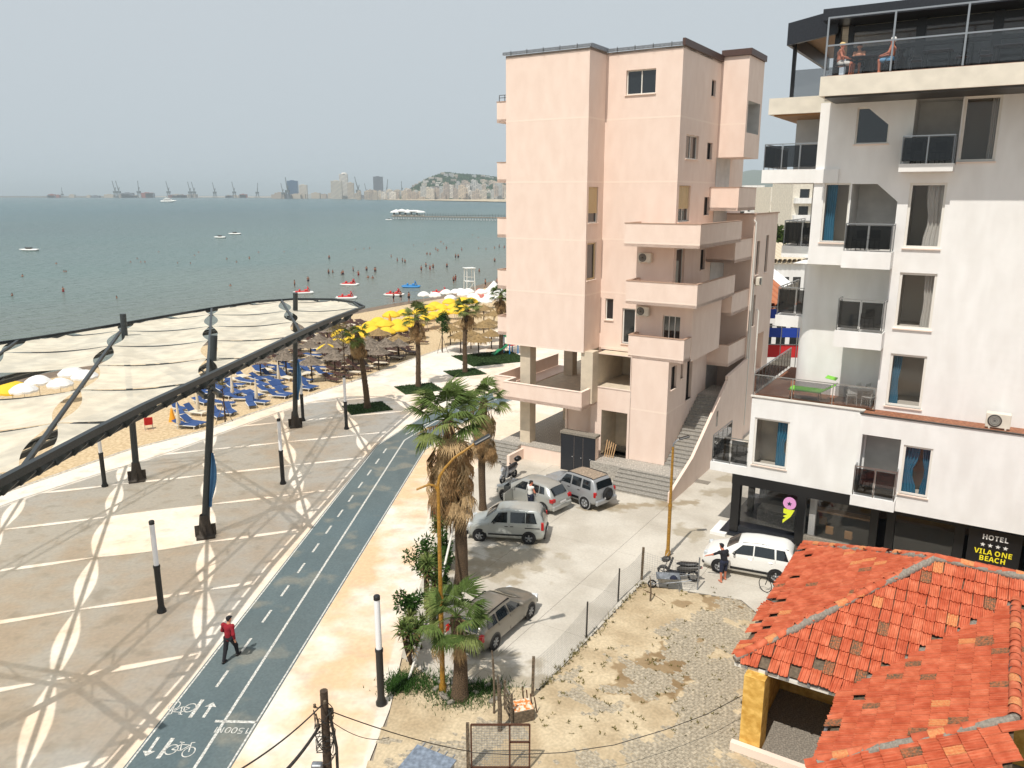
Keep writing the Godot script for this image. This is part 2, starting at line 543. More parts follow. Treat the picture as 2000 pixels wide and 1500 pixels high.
func promenade():
	var rect := Rect2(-44, -100, 60, 100)
	var n1 := fn(0.11, 81, 5); var n2 := fn(0.5, 82, 4); var n3 := fn(0.03, 83, 3); var n4 := fn(1.6, 84, 2)
	var m := paint("promenade", 720, 1200, rect, func(x: float, z: float) -> Color:
		# cream concrete, with rusty-orange dust stains dragged along the walking direction
		var a := n1.get_noise_2d(x * 1.4, z * 1.0) + 0.45 * n2.get_noise_2d(x * 0.9, z * 1.3)
		var o := clampf(a * 1.5 + (0.62 if x > PX(2, z) else 0.3) + n3.get_noise_2d(x, z) * 0.7, 0, 1) * (1.0 if x > PX(2, z) else 0.4)
		if x > -4.6 - (z + 20) * 0.0: o *= 0.4
		var c := C8(236, 228, 216).lerp(C8(230, 194, 156), o)
		# grime and streaks
		var g := n2.get_noise_2d(x * 1.3 + 90, z * 1.6) + 0.6 * n1.get_noise_2d(x * 4.0, z * 5.0)
		c = c.lerp(C8(188, 174, 154), clampf(g * 0.8 - 0.18, 0, 0.4))
		# slab joints every 4 m across, fine dark saw cuts
		return c * (0.97 + 0.05 * n4.get_noise_2d(x * 3, z * 3)))
	var poly := PackedVector2Array()
	for p in sand_edge.slice(0, 10): poly.append(p)
	for p in [Vector2(30, -120), Vector2(22, -84), Vector2(8, -62), Vector2(2.6, -56.8), Vector2(-1.2, -49.6), Vector2(-3.2, -46), Vector2(-3.9, -38), Vector2(-4.2, -30), Vector2(-4.15, -23.5), Vector2(-4.5, -20), Vector2(-4.6, 4), Vector2(-40, 4)]: poly.append(p)
	var st := struct("promenade", sheet_uv(poly, 0.0, rect), m)
	# kerb along the sand
	var kb := MB.new()
	for i in 9:
		var a: Vector2 = sand_edge[i]; var b: Vector2 = sand_edge[i + 1]
		kb.bar(Vector3(a.x, -0.14, a.y), Vector3(b.x, -0.14, b.y), 0.3, 0.31)
	part("kerb", kb, mat("kerb", C8(214, 204, 188), 0.9, TX["g1"], 1.5), st)
	# bike path
	var pr := Rect2(-14, -82, 26, 82)
	var a1 := fn(0.25, 91, 4); var a2 := fn(3.0, 92, 2); var a3 := fn(0.06, 93, 3)
	var bm := paint("bike_path", 420, 1300, pr, func(x: float, z: float) -> Color:
		var t := 0.5 + 0.5 * a1.get_noise_2d(x * 1.4, z * 0.8)
		var c := C8(90, 102, 104).lerp(C8(112, 122, 122), t)
		c = c.lerp(C8(92, 118, 130), clampf(0.3 + a3.get_noise_2d(x, z), 0, 1) * 0.5)
		c = c.lerp(C8(168, 156, 136), clampf(a1.get_noise_2d(x * 1.6 + 40, z * 1.6) * 1.3 - 0.3, 0, 0.45))
		return c * (0.93 + 0.1 * a2.get_noise_2d(x * 4, z * 4)))
	var pl := PackedVector2Array([Vector2(PX(0, -6), -6), Vector2(PX(0, -52.4), -52.4), Vector2(-6.9, -60.3), Vector2(-1.1, -68.7), Vector2(8, -80), Vector2(11, -77.5), Vector2(-0.2, -64.6), Vector2(-4.1, -57.3), Vector2(PX(2, -51.3), -51.3), Vector2(PX(2, -6), -6)])
	var bp := struct("bike_path", sheet_uv(pl, 0.006, pr), bm)
	# painted lines, each a thin sheet of its own
	stripe(bp, "edge_line", [Vector2(PX(0, -6) + 0.08, -6), Vector2(PX(0, -52.4) + 0.08, -52.4), Vector2(-6.85, -60.2), Vector2(-1.05, -68.6), Vector2(8, -79.9)], 0.06)
	stripe(bp, "edge_line", [Vector2(PX(2, -6) - 0.08, -6), Vector2(PX(2, -51.3) - 0.08, -51.3), Vector2(-4.2, -57.4), Vector2(-0.3, -64.7), Vector2(10.9, -77.6)], 0.06)
	stripe(bp, "lane_line", [Vector2(PX(1, -6), -6), Vector2(PX(1, -53.6), -53.6), Vector2(-5.9, -58.4), Vector2(-0.75, -66.0), Vector2(9, -78)], 0.1)
	var zz := -9.5
	while zz > -52:
		if not (zz < -19.6 and zz > -23.6):
			var xm := (PX(0, zz) + PX(1, zz)) * 0.5
			stripe(bp, "lane_dash", [Vector2(xm, zz), Vector2((PX(0, zz - 1) + PX(1, zz - 1)) * 0.5, zz - 1.0)], 0.1)
		zz -= 2.17
	for q in [[-7.75, -55.0, -7.25, -56.1], [-6.9, -57.0, -6.35, -58.0], [-5.6, -59.6, -5.0, -60.4], [-4.4, -61.6, -3.8, -62.4]]:
		stripe(bp, "lane_dash", [Vector2(q[0], q[1]), Vector2(q[2], q[3])], 0.1)
	# the kilometre mark
	stripe(bp, "distance_line", [V2(G(420, 1409)), V2(G(502, 1411))], 0.12)
	var tm := TextMesh.new()
	tm.text = "1500M"; tm.font_size = 48; tm.pixel_size = 0.0082; tm.depth = 0.002
	var f := SystemFont.new(); f.font_names = PackedStringArray(["Droid Sans"]); tm.font = f
	part("distance_number", tm, M.line_paint, bp, Transform3D(Basis(Vector3.UP, PI - 0.06) * Basis(Vector3.RIGHT, -PI / 2), G(454, 1427) + Vector3(0, 0.013, 0)))
	bike_symbol(bp, G(352, 1385), PI * 0.94)
	bike_symbol(bp, G(356, 1462), -PI * 0.06)
	arrow(bp, G(397, 1402), G(417, 1372))
	arrow(bp, G(310, 1440), G(284, 1478))
	stripe(bp, "symbol_bar", [V2(G(371, 1402)), V2(G(396, 1367))], 0.13)
	stripe(bp, "symbol_bar", [V2(G(308, 1482)), V2(G(338, 1442))], 0.13)

func PX(k: int, z: float) -> float: # x of bike path's left edge, lane line, right edge
	var d := -z - 20.64
	return [-11.86 + 0.0755 * d, -9.68 + 0.0616 * d, -8.57 + 0.0858 * d][k]
func stripe(parent: Node3D, called: String, pts: Array, w: float):
	var mb := MB.new()
	for i in pts.size() - 1:
		var a: Vector2 = pts[i]; var b: Vector2 = pts[i + 1]
		var s := (b - a).normalized().orthogonal() * w * 0.5
		mb.sheet(PackedVector2Array([a - s, b - s, b + s, a + s]), 0.011)
	part(called, mb, M.line_paint, parent)
func arrow(parent: Node3D, a: Vector3, b: Vector3):
	var mb := MB.new()
	var p := V2(a); var q := V2(b); var d := (q - p).normalized(); var s := d.orthogonal()
	mb.sheet(PackedVector2Array([p - s * 0.05, q - d * 0.25 - s * 0.05, q - d * 0.25 - s * 0.2, q, q - d * 0.25 + s * 0.2, q - d * 0.25 + s * 0.05, p + s * 0.05]), 0.011)
	part("arrow_mark", mb, M.line_paint, parent)
func bike_symbol(parent: Node3D, at: Vector3, turn: float):
	var mb := MB.new()
	var B := Transform3D(Basis(Vector3.UP, turn).scaled(Vector3.ONE * 0.82), Vector3(at.x, 0.011, at.z))
	var wheel := func(cx: float):
		for k in 20:
			var t := TAU * k / 20; var u := TAU * (k + 1) / 20
			mb.quad_n(B * Vector3(cx + cos(t) * 0.24, 0, 0.14 + sin(t) * 0.30), B * Vector3(cx + cos(u) * 0.24, 0, 0.14 + sin(u) * 0.30), B * Vector3(cx + cos(u) * 0.20, 0, 0.14 + sin(u) * 0.25), B * Vector3(cx + cos(t) * 0.20, 0, 0.14 + sin(t) * 0.25), Vector3.UP)
	wheel.call(-0.36); wheel.call(0.36)
	for l in [[-0.36, 0.14, -0.16, -0.2], [-0.16, -0.2, 0.2, -0.22], [0.2, -0.22, 0.0, 0.14], [0.0, 0.14, -0.36, 0.14], [-0.2, -0.3, 0.0, 0.14], [0.36, 0.14, 0.17, -0.36], [0.17, -0.36, 0.3, -0.4], [-0.3, -0.31, -0.1, -0.31]]:
		var p := Vector2(l[0], l[1]); var q := Vector2(l[2], l[3]); var s := (q - p).normalized().orthogonal() * 0.022
		mb.quad_n(B * Vector3(p.x - s.x, 0, p.y - s.y), B * Vector3(q.x - s.x, 0, q.y - s.y), B * Vector3(q.x + s.x, 0, q.y + s.y), B * Vector3(p.x + s.x, 0, p.y + s.y), Vector3.UP)
	part("bicycle_mark", mb, M.line_paint, parent)

const E1 := Vector2(0.848, 0.53)
const E2 := Vector2(0.53, -0.848)
func yard():
	# concrete yard cast in bays; the bays follow the buildings' grid
	var rect := Rect2(-6, -60, 34, 44)
	var n1 := fn(0.35, 101, 5); var n2 := fn(0.12, 102, 4); var n3 := fn(2.2, 103, 2)
	var stains := [[G(905, 1100), 1.6], [G(1000, 1090), 1.9], [G(960, 1120), 1.3], [G(985, 1330), 1.5], [G(1190, 990), 0.8], [G(1300, 985), 0.7], [G(1400, 960), 0.8], [G(1420, 935), 0.6], [G(1350, 1040), 0.9]]
	var m := paint("yard", 816, 1056, rect, func(x: float, z: float) -> Color:
		var c := C8(204, 198, 186).lerp(C8(188, 181, 168), clampf(0.5 + n1.get_noise_2d(x, z) * 1.3, 0, 1))
		c = c.lerp(C8(212, 206, 194), clampf(n2.get_noise_2d(x, z) * 2.0, 0, 1) * 0.6)
		for s in stains:
			var d = Vector2(x - s[0].x, z - s[0].z).length() / s[1]
			if d < 1.8:
				var k := clampf((1.15 - d + n1.get_noise_2d(x * 2.2 + 7, z * 2.2) * 1.1) * 2.2, 0, 1)
				c = c.lerp(C8(158, 146, 124), k * 0.62)
		# a trickle of dirty water across the yard
		var l := Geometry2D.get_closest_point_to_segment(Vector2(x, z), Vector2(4.2, -41.0), Vector2(10.4, -42.0)).distance_to(Vector2(x, z))
		c = c.lerp(C8(150, 134, 108), clampf((0.42 - l + n1.get_noise_2d(x * 3, z * 3) * 0.5) * 3.0, 0, 0.7))
		return c * (0.97 + 0.04 * n3.get_noise_2d(x * 3, z * 3)))
	var root := Node3D.new(); root.name = "yard"; add_child(root); root.set_meta("kind", "structure")
	var o := Vector2(-4.0, -46.0)
	var outline := PackedVector2Array([Vector2(-4.2, -30), Vector2(-3.9, -38), Vector2(-3.2, -46), Vector2(-1.2, -49.6), Vector2(2.0, -52.0), Vector2(15, -60), Vector2(22, -56), Vector2(24, -40), Vector2(24, -28), Vector2(12.6, -27.4), Vector2(10.3, -29.6), Vector2(9.9, -30.9), Vector2(6.3, -32.2), Vector2(5.9, -32.5), Vector2(1.0, -24.6), Vector2(-2.6, -24.9), Vector2(-4.2, -26.6)])
	var sub := MB.new(); sub.sheet(outline, -0.03); part("subbase", sub, M.mortar, root)
	for i in range(-10, 12):
		for j in range(-8, 10):
			var p := o + E1 * (i * 4.4) + E2 * (j * 3.9)
			var q := PackedVector2Array([p, p + E1 * 4.385, p + E1 * 4.385 + E2 * 3.885, p + E2 * 3.885])
			for r in Geometry2D.intersect_polygons(q, outline):
				if r.size() < 3: continue
				var mb := MB.new()
				mb.prism(r, -0.03, 0.0)
				mb.use_uv = true
				for k in mb.v.size(): mb.uv[k] = Vector2((mb.v[k].x - rect.position.x) / rect.size.x, (mb.v[k].z - rect.position.y) / rect.size.y)
				part("slab", mb, m, root)
	# drain cover
	var dc := MB.new()
	var cpt := G(1370, 941)
	dc.box(Vector3(cpt.x, 0.006, cpt.z), Vector3(1.0, 0.012, 0.6), Basis(Vector3.UP, -0.558))
	single("drain_cover", dc, M.mortar, "rectangular drain cover set in the concrete near the stairs", "drain cover")

func sandy_lot():
	var mb := MB.new()
	var n1 := fn(0.22, 111, 4); var n2 := fn(1.3, 112, 3)
	var rect := Rect2(-5, -33, 19, 24)
	var wet := [[G(1285, 1312), 1.2], [G(1335, 1288), 0.9], [G(1245, 1345), 0.8], [G(1305, 1338), 0.8], [G(1385, 1255), 0.5], [G(1400, 1175), 0.6], [G(1440, 1185), 0.4], [G(1330, 1180), 0.3], [G(1455, 1190), 0.4]]
	paint("lot_sand", 760, 960, rect, func(x: float, z: float) -> Color:
		var c := C8(184, 164, 132).lerp(C8(208, 190, 158), clampf(0.5 + n1.get_noise_2d(x * 2.0, z * 2.0) * 1.4, 0, 1))
		c *= 0.95 + 0.1 * n2.get_noise_2d(x * 5, z * 5)
		for s in wet:
			var d = Vector2((x - s[0].x) * 0.8, z - s[0].z).length() / s[1]
			if d < 2.0: c = c.lerp(C8(128, 104, 72), clampf((1.05 - d + n1.get_noise_2d(x * 6 + 3, z * 6) * 0.9) * 5.0, 0, 1) * 0.62)
		return c)
	mat("paver", C8(190, 178, 156), 0.9, TX["g1"], 0.9)
	mat("paver2", C8(178, 166, 144), 0.9, TX["g1"], 0.8)
	mat("paver3", C8(198, 184, 160), 0.9, TX["g1"], 0.7)
	var outline := PackedVector2Array([Vector2(1.05, -24.5), Vector2(5.95, -32.4), Vector2(6.3, -32.1), Vector2(9.8, -30.8), Vector2(10.2, -29.5), Vector2(12.5, -27.3), Vector2(15, -20), Vector2(14, -8), Vector2(-4.55, -8), Vector2(-4.45, -20), Vector2(-4.1, -23.5), Vector2(-4.1, -26.5), Vector2(-2.6, -24.8)])
	# visible paving: strength grows towards the house
	var hgt := func(x: float, z: float) -> float:
		var q := Vector2(x - 1.0, z + 24.5)
		var d := q.dot(E1)            # distance from the fence
		var pv := clampf((d - 3.6 - 0.25 * (z + 20)) * 0.5, -0.2, 1.0)
		var pw := clampf(1.0 - (Vector2(x + 2.9, z + 20.4).length()) / 1.9, 0, 1)
		return 0.03 + 0.05 * n1.get_noise_2d(x * 1.6, z * 1.6) + 0.014 * n2.get_noise_2d(x, z) - 0.022 * maxf(pv, pw)
	var st := 0.16
	var x0 := -4.6; var z0 := -32.6
	var nx := int((13.0 - x0) / st); var nzz := int((-9.0 - z0) / st)
	for i in nx:
		for j in nzz:
			var x := x0 + i * st; var z := z0 + j * st
			if not Geometry2D.is_point_in_polygon(Vector2(x + st * 0.5, z + st * 0.5), outline): continue
			var a := Vector3(x, hgt.call(x, z), z); var b := Vector3(x, hgt.call(x, z + st), z + st); var d := Vector3(x + st, hgt.call(x + st, z + st), z + st); var e := Vector3(x + st, hgt.call(x + st, z), z)
			mb.quad(a, b, d, e)
	mb.use_uv = true
	for k in mb.v.size(): mb.uv[k] = Vector2((mb.v[k].x - rect.position.x) / rect.size.x, (mb.v[k].z - rect.position.y) / rect.size.y)
	var lot := struct("sandy_lot", mb, M.lot_sand)
	# interlocking pavers showing through the sand
	var pm := []
	for k in 3:
		var pb := MB.new(); pb.bevel(Vector3(0, -0.03, 0), Vector3(0.232, 0.06, 0.152), 0.008); pm.append(pb.mesh())
	var list := []
	var r := RandomNumberGenerator.new(); r.seed = 5
	for i in range(-10, 90):
		for j in range(-70, 60):
			var p := Vector2(4.0, -24.0) + E1.rotated(0.35) * ((i + 0.5 * (j & 1)) * 0.24) + E2.rotated(0.35) * (j * 0.16)
			if not Geometry2D.is_point_in_polygon(p, outline): continue
			if p.y > -17.2: continue
			var h: float = hgt.call(p.x, p.y)
			if h < 0.024: list.append([p, h])
	for i in 22:
		for j in 24:
			var p := Vector2(-4.3, -22.0) + Vector2(0.97, 0.24) * ((i + 0.5 * (j & 1)) * 0.24) + Vector2(-0.24, 0.97) * (j * 0.16)
			if Geometry2D.is_point_in_polygon(p, outline) and hgt.call(p.x, p.y) < 0.019 and p.x < -1.5: list.append([p, 0.0])
	list.sort_custom(func(a, b): return a[0].length() < b[0].length())
	var rest := MB.new()
	for k in list.size():
		var p: Vector2 = list[k][0]
		var tr := Transform3D(Basis(Vector3.UP, -0.558 - 0.35 + r.randfn() * 0.03), Vector3(p.x, 0.02 + r.randf() * 0.008, p.y))
		if p.x < -1.5: tr.basis = Basis(Vector3.UP, -0.24 + r.randfn() * 0.03)
		if k < 300: part("paver", pm[k % 3], [M.paver, M.paver2, M.paver3][r.randi() % 3], lot, tr)
		else: rest.bevel(tr.origin - Vector3(0, 0.03, 0), Vector3(0.232, 0.06, 0.152), 0.008, tr.basis)
	if rest.v.size() > 0:
		var ro := part("paver_field", rest, M.paver, lot); ro.set_meta("kind", "stuff")
	return hgt

func fan_weeds(hgt: Callable):
	var mb := MB.new()
	var r := RandomNumberGenerator.new(); r.seed = 9
	for k in 330:
		var px := r.randf_range(1040, 1470); var py := r.randf_range(1140, 1440)
		var p := G(px, py)
		var d := Vector2(p.x - 1.0, p.z + 24.5).dot(E1)
		if d < 0.25 or p.x > 9.6: continue
		if r.randf() > 0.75 - 0.05 * d and k % 3 != 0: continue
		if k % 2 == 0: d = r.randf() * 0.5; 
		for b in r.randi_range(3, 6):
			var t := r.randf() * TAU; var l := r.randf_range(0.05, 0.14)
			var base: Vector3 = Vector3(p.x, hgt.call(p.x, p.z) - 0.01, p.z)
			var tip := base + Vector3(cos(t) * l, r.randf_range(0.03, 0.11), sin(t) * l)
			var s := Vector3(-sin(t), 0, cos(t)) * 0.016
			mb.tri(base - s, tip, base + s)
			mb.tri(base.lerp(tip, 0.4) - s * 1.4, tip, base.lerp(tip, 0.4) + s * 1.4)
	# weeds along the foot of the fence
	for k in 200:
		var t := r.randf()
		var q := Vector2(1.05, -24.5).lerp(Vector2(5.95, -32.4), t) + E1 * r.randfn() * 0.12
		for b in 4:
			var a := r.randf() * TAU; var l := r.randf_range(0.04, 0.16)
			var base := Vector3(q.x, 0.01, q.y); var tip := base + Vector3(cos(a) * l, r.randf_range(0.04, 0.16), sin(a) * l); var s := Vector3(-sin(a), 0, cos(a)) * 0.014
			mb.tri(base - s, tip, base + s)
	var o := single("weeds", mb, M.leaf_brown, "small dry green weeds scattered over the sandy lot", "weeds")
	o.set_meta("kind", "stuff")

# ---------- shade canopy over the promenade --------------------------------
const CAN_H := 9.05
const CQ := Vector2(-13.5, -34.0)
const CS := Vector2(0.94, -0.34)   # across the ribs
const CR := Vector2(-0.34, -0.94)  # along the ribs
func cw(s: float, r: float, h := CAN_H) -> Vector3:
	var p := CQ + CS * s + CR * r
	return Vector3(p.x, h, p.y)
func nearest_on(poly: PackedVector2Array, p: Vector2) -> Vector2:
	var best := 1e9; var o := p
	for i in poly.size():
		var q := Geometry2D.get_closest_point_to_segment(p, poly[i], poly[(i + 1) % poly.size()])
		if q.distance_squared_to(p) < best:
			best = q.distance_squared_to(p); o = q
	return o
func canopy():
	var root := thing("shade_canopy", "large cream sail canopy on dark steel posts above the promenade", "canopy")
	var edge_r := [Vector2(-16.0, -6), Vector2(-15.0, -14), Vector2(-14.2, -20.6), Vector2(-14.1, -23), Vector2(-14.0, -25.9), Vector2(-13.8, -29.3), Vector2(-13.3, -34), Vector2(-12.8, -38.7), Vector2(-12.3, -44.1), Vector2(-11.7, -49.6), Vector2(-10.6, -55.6)]
	var edge_f := [Vector2(-10.75, -57.2), Vector2(-11.9, -59.6), Vector2(-14, -61.4), Vector2(-17, -61.6), Vector2(-19.5, -60), Vector2(-21.4, -56.8), Vector2(-22.6, -54.2), Vector2(-23.7, -51.8), Vector2(-24.9, -49), Vector2(-26.1, -46.4), Vector2(-27.3, -44.2), Vector2(-28.4, -42.6), Vector2(-31, -38), Vector2(-34, -31), Vector2(-36, -20)]
	for i in edge_r.size(): edge_r[i].x -= 0.4
	var poly := PackedVector2Array(edge_r + edge_f + [Vector2(-36, -6)])
	var inner := PackedVector2Array(Geometry2D.offset_polygon(poly, -0.22)[0])
	# sails, one per bay
	var ds := 5.05; var dr := 5.25
	for si in range(-5, 3):
		for ri in range(-7, 6):
			if si == -2 and ri == 0: continue   # bay left open
			var s0 := si * ds; var s1 := s0 + ds; var r0 := ri * dr - 0.2; var r1 := r0 + dr
			var inside := 0
			for a in 7:
				for b in 7:
					var w := cw(lerpf(s0, s1, a / 6.0), lerpf(r0, r1, b / 6.0))
					if Geometry2D.is_point_in_polygon(Vector2(w.x, w.z), inner): inside += 1
			if inside < 3: continue
			var P := []
			var na := 12; var nb := 12
			for a in na + 1:
				var row := []
				var fa := float(a) / na
				for b in nb + 1:
					var fb := float(b) / nb
					var lens := 0.35 * pow(sin(PI * fb), 1.1)
					var rs := lerpf(s0 + 0.08 + lens, s1 - 0.08 - lens, fa)
					var gap := 0.05 + 0.13 * sin(PI * fa)
					var rr := lerpf(r0 + gap, r1 - gap, fb)
					var sag := 0.2 * sin(PI * fa) * (0.75 + 0.25 * sin(PI * fb)) + 0.05 * sin(PI * fb)
					var w := cw(rs, rr, CAN_H - 0.02 - sag)
					var p := Vector2(w.x, w.z)
					if not Geometry2D.is_point_in_polygon(p, inner):
						var q := nearest_on(inner, p)
						w.x = q.x; w.z = q.y
						w.y = CAN_H - 0.06
					row.append(w)
				P.append(row)
			var mb := MB.new(); mb.grid(P)
			part("sail", mb, M.sail, root)
			# dark edge strip under the cross edges, drawing the shadow line there
			var wb := MB.new()
			var pts := []
			for a in na + 1: pts.append(P[a][nb] + Vector3(0, -0.05, 0))
			for a in na:
				if pts[a].distance_to(pts[a + 1]) > 0.05:
					wb.bar(pts[a], pts[a + 1], 0.05, 0.08 + 0.1 * sin(PI * (a + 0.5) / na))
			if wb.v.size() > 0: part("sail_edge", wb, M.dark_metal, root)
	# ribs
	for si in range(-4, 3):
		var s := si * ds
		var lo := 1e9; var hi := -1e9
		var r := -40.0
		while r < 34:
			var w := cw(s, r)
			if Geometry2D.is_point_in_polygon(Vector2(w.x, w.z), poly):
				lo = minf(lo, r); hi = maxf(hi, r)
			r += 0.2
		if hi > lo:
			var mb := MB.new(); mb.bar(cw(s, lo, CAN_H - 0.02), cw(s, hi, CAN_H - 0.02), 0.13, 0.14)
			part("rib", mb, M.dark_metal, root)
	# edge beam and its second chord
	var eb := MB.new(); var pe: Array = edge_r + edge_f
	for i in pe.size() - 1:
		var th := 0.22 if i < edge_r.size() - 1 else 0.12
		eb.bar(Vector3(pe[i].x, CAN_H, pe[i].y), Vector3(pe[i + 1].x, CAN_H, pe[i + 1].y), th, th + 0.03)
	part("edge_beam", eb, M.dark_metal, root)
	var lw := MB.new()
	for i in edge_r.size() - 1:
		var a: Vector2 = edge_r[i]; var b: Vector2 = edge_r[i + 1]
		lw.bar(Vector3(a.x - 0.5, CAN_H - 0.55, a.y), Vector3(b.x - 0.5, CAN_H - 0.55, b.y), 0.15, 0.18)
	part("lower_chord", lw, M.dark_metal, root)
	for i in edge_r.size() - 1:
		var a: Vector2 = edge_r[i]; var b: Vector2 = edge_r[i + 1]
		for k in 3:
			var p := a.lerp(b, (k + 0.5) / 3.0)
			var st := MB.new(); st.bar(Vector3(p.x, CAN_H - 0.1, p.y), Vector3(p.x - 0.5, CAN_H - 0.55, p.y), 0.1, 0.3)
			part("strut", st, M.dark_metal, root)
	# trusses between the posts, and posts
	var A := Vector2(-15.65, -37.4); var B := Vector2(-16.3, -57.0); var C := Vector2(-22.9, -45.5); var D := Vector2(-17.9, -20.7); var E := Vector2(-27.5, -23.0)
	for q in [[A, C], [A, B], [C, B], [A, D], [D, E], [C, E], [A, Vector2(-13.3, -34)], [D, Vector2(-14.2, -18)], [B, Vector2(-12.4, -59.5)], [C, Vector2(-27.3, -44.2)]]:
		var a: Vector2 = q[0]; var b: Vector2 = q[1]
		var sd := (b - a).normalized().orthogonal() * 0.32
		var L := a.distance_to(b)
		var tb := MB.new()
		for s in [-1.0, 1.0]:
			tb.bar(Vector3(a.x + sd.x * s, CAN_H - 0.78, a.y + sd.y * s), Vector3(b.x + sd.x * s, CAN_H - 0.78, b.y + sd.y * s), 0.16, 0.18)
		var n := int(L / 1.1)
		for k in n:
			var p := a.lerp(b, float(k) / n); var e := a.lerp(b, float(k + 1) / n)
			var s := 1.0 if k % 2 == 0 else -1.0
			tb.bar(Vector3(p.x + sd.x * s, CAN_H - 0.78, p.y + sd.y * s), Vector3(e.x - sd.x * s, CAN_H - 0.78, e.y - sd.y * s), 0.07, 0.07)
		part("truss", tb, M.dark_metal, root)
	for p in [A, B, C, D, E]:
		var mb := MB.new()
		# two of the posts are raked
		var tp := Vector3(p.x, 10.25, p.y)
		if p == A: tp = G(418, 655, 10.25)
		elif p == B: tp = G(577, 572, 10.25)
		elif p == C: tp = G(240, 613, 10.25)
		mb.tube([Vector3(p.x, 0.5, p.y), Vector3(p.x, 0.5, p.y).lerp(tp, 0.08), tp], [0.24, 0.19, 0.17], 14)
		var po := part("post", mb, M.dark_metal, root)
		var ft := MB.new()
		ft.lathe([Vector2(0.52, 0.08), Vector2(0.36, 0.16), Vector2(0.3, 0.7), Vector2(0.24, 1.15), Vector2(0.2, 1.2)], Vector3(p.x, 0, p.y), 8)
		for k in 4:
			ft.box(Vector3(p.x, 0.35, p.y) + Basis(Vector3.UP, k * PI / 2 + 0.4) * Vector3(0.38, 0, 0), Vector3(0.26, 0.6, 0.03), Basis(Vector3.UP, k * PI / 2 + 0.4))
		ft.box(Vector3(p.x, 0.05, p.y), Vector3(0.9, 0.09, 0.9), Basis(Vector3.UP, 0.35))
		part("foot", ft, M.rust_dark, po)
	# blue furled banners tied to two of the posts
	for q in [[A, 1.6, 4.4], [B, 2.2, 5.3]]:
		var p: Vector2 = q[0]
		var tp := G(418, 655, 10.25) if q[0] == A else G(577, 572, 10.25)
		var P := []
		for i in 14:
			var t := i / 13.0
			var row := []
			for j in 9:
				var u := j / 8.0
				var wdt := 0.3 * (0.35 + 0.65 * sin(PI * clampf(t * 1.15, 0, 1)))
				var yy := lerpf(q[2], q[1], t)
				var ax := p.lerp(Vector2(tp.x, tp.z), yy / 10.25)
				row.append(Vector3(ax.x + 0.16 + u * wdt, yy, ax.y + 0.14 + 0.07 * sin(u * 9.0 + t * 2.0)))
			P.append(row)
		var mb := MB.new(); mb.grid(P)
		single("blue_banner", mb, M.banner_blue, "faded blue cloth banner tied to the %s" % ("nearer tall canopy post" if q[0] == A else "farther canopy post by the loungers"), "banner")

# ---------- lamps -----------------------------------------------------------
func light_column(at: Vector3, label: String):
	var o := thing("light_column", label, "lamp post", at, 0.0, "black and white light columns on the promenade")
	var mb := MB.new(); mb.lathe([Vector2(0.19, 0.0), Vector2(0.19, 0.1), Vector2(0.15, 0.16), Vector2(0.125, 0.3), Vector2(0.125, 2.0), Vector2(0.14, 2.02), Vector2(0.14, 2.12), Vector2(0.11, 2.14)], Vector3.ZERO, 16)
	part("shaft", mb, M.lamp_black, o)
	mb = MB.new(); mb.lathe([Vector2(0.105, 2.13), Vector2(0.1, 3.98), Vector2(0.0, 3.99)], Vector3.ZERO, 16)
	part("diffuser", mb, M.lamp_white, o)
	mb = MB.new(); mb.lathe([Vector2(0.112, 3.95), Vector2(0.112, 4.07), Vector2(0.09, 4.1), Vector2(0.0, 4.1)], Vector3.ZERO, 16)
	part("cap", mb, M.lamp_black, o)

func street_lamp(at: Vector3, label: String, h: float, double_arm: bool, turn: float):
	var o := thing("street_lamp", label, "street lamp", at, turn)
	var mb := MB.new()
	mb.lathe([Vector2(0.14, 0.0), Vector2(0.13, 0.25), Vector2(0.09, 0.35), Vector2(0.085, h * 0.45), Vector2(0.1, h * 0.45 + 0.05), Vector2(0.1, h * 0.45 + 0.16), Vector2(0.07, h * 0.45 + 0.24), Vector2(0.06, h - 0.5), Vector2(0.055, h)], Vector3.ZERO, 12)
	part("pole", mb, M.yellow_paint, o)
	if double_arm:
		mb = MB.new(); mb.tube([Vector3(0, h - 0.05, 0), Vector3(0.06, h + 0.25, 0), Vector3(0.22, h + 0.5, 0), Vector3(0.55, h + 0.85, 0), Vector3(1.25, h + 1.28, 0)], [0.055, 0.05, 0.045, 0.042, 0.04], 8)
		part("arm", mb, M.yellow_paint, o)
		mb = MB.new(); mb.tube([Vector3(0, h - 0.3, 0), Vector3(-0.12, h - 0.06, 0), Vector3(-0.3, h + 0.0, 0), Vector3(-0.72, h - 0.14, 0)], [0.045, 0.042, 0.04, 0.036], 8)
		part("broken_arm", mb, M.yellow_paint, o)
		mb = MB.new(); mb.bevel(Vector3(1.5, h + 1.4, 0), Vector3(0.62, 0.09, 0.26), 0.03, Basis(Vector3(0, 0, 1), 0.45))
		part("lamp_head", mb, M.lamp_black, o)
	else:
		mb = MB.new(); mb.tube([Vector3(0, h, 0), Vector3(0.03, h + 0.16, 0), Vector3(0.18, h + 0.3, 0), Vector3(0.3, h + 0.36, 0)], [0.04, 0.035, 0.03, 0.03], 8)
		part("arm", mb, M.galv, o)
		mb = MB.new(); mb.bevel(Vector3(0.5, h + 0.44, 0), Vector3(0.5, 0.08, 0.24), 0.03, Basis(Vector3(0, 0, 1), 0.3))
		part("lamp_head", mb, M.lamp_black, o)

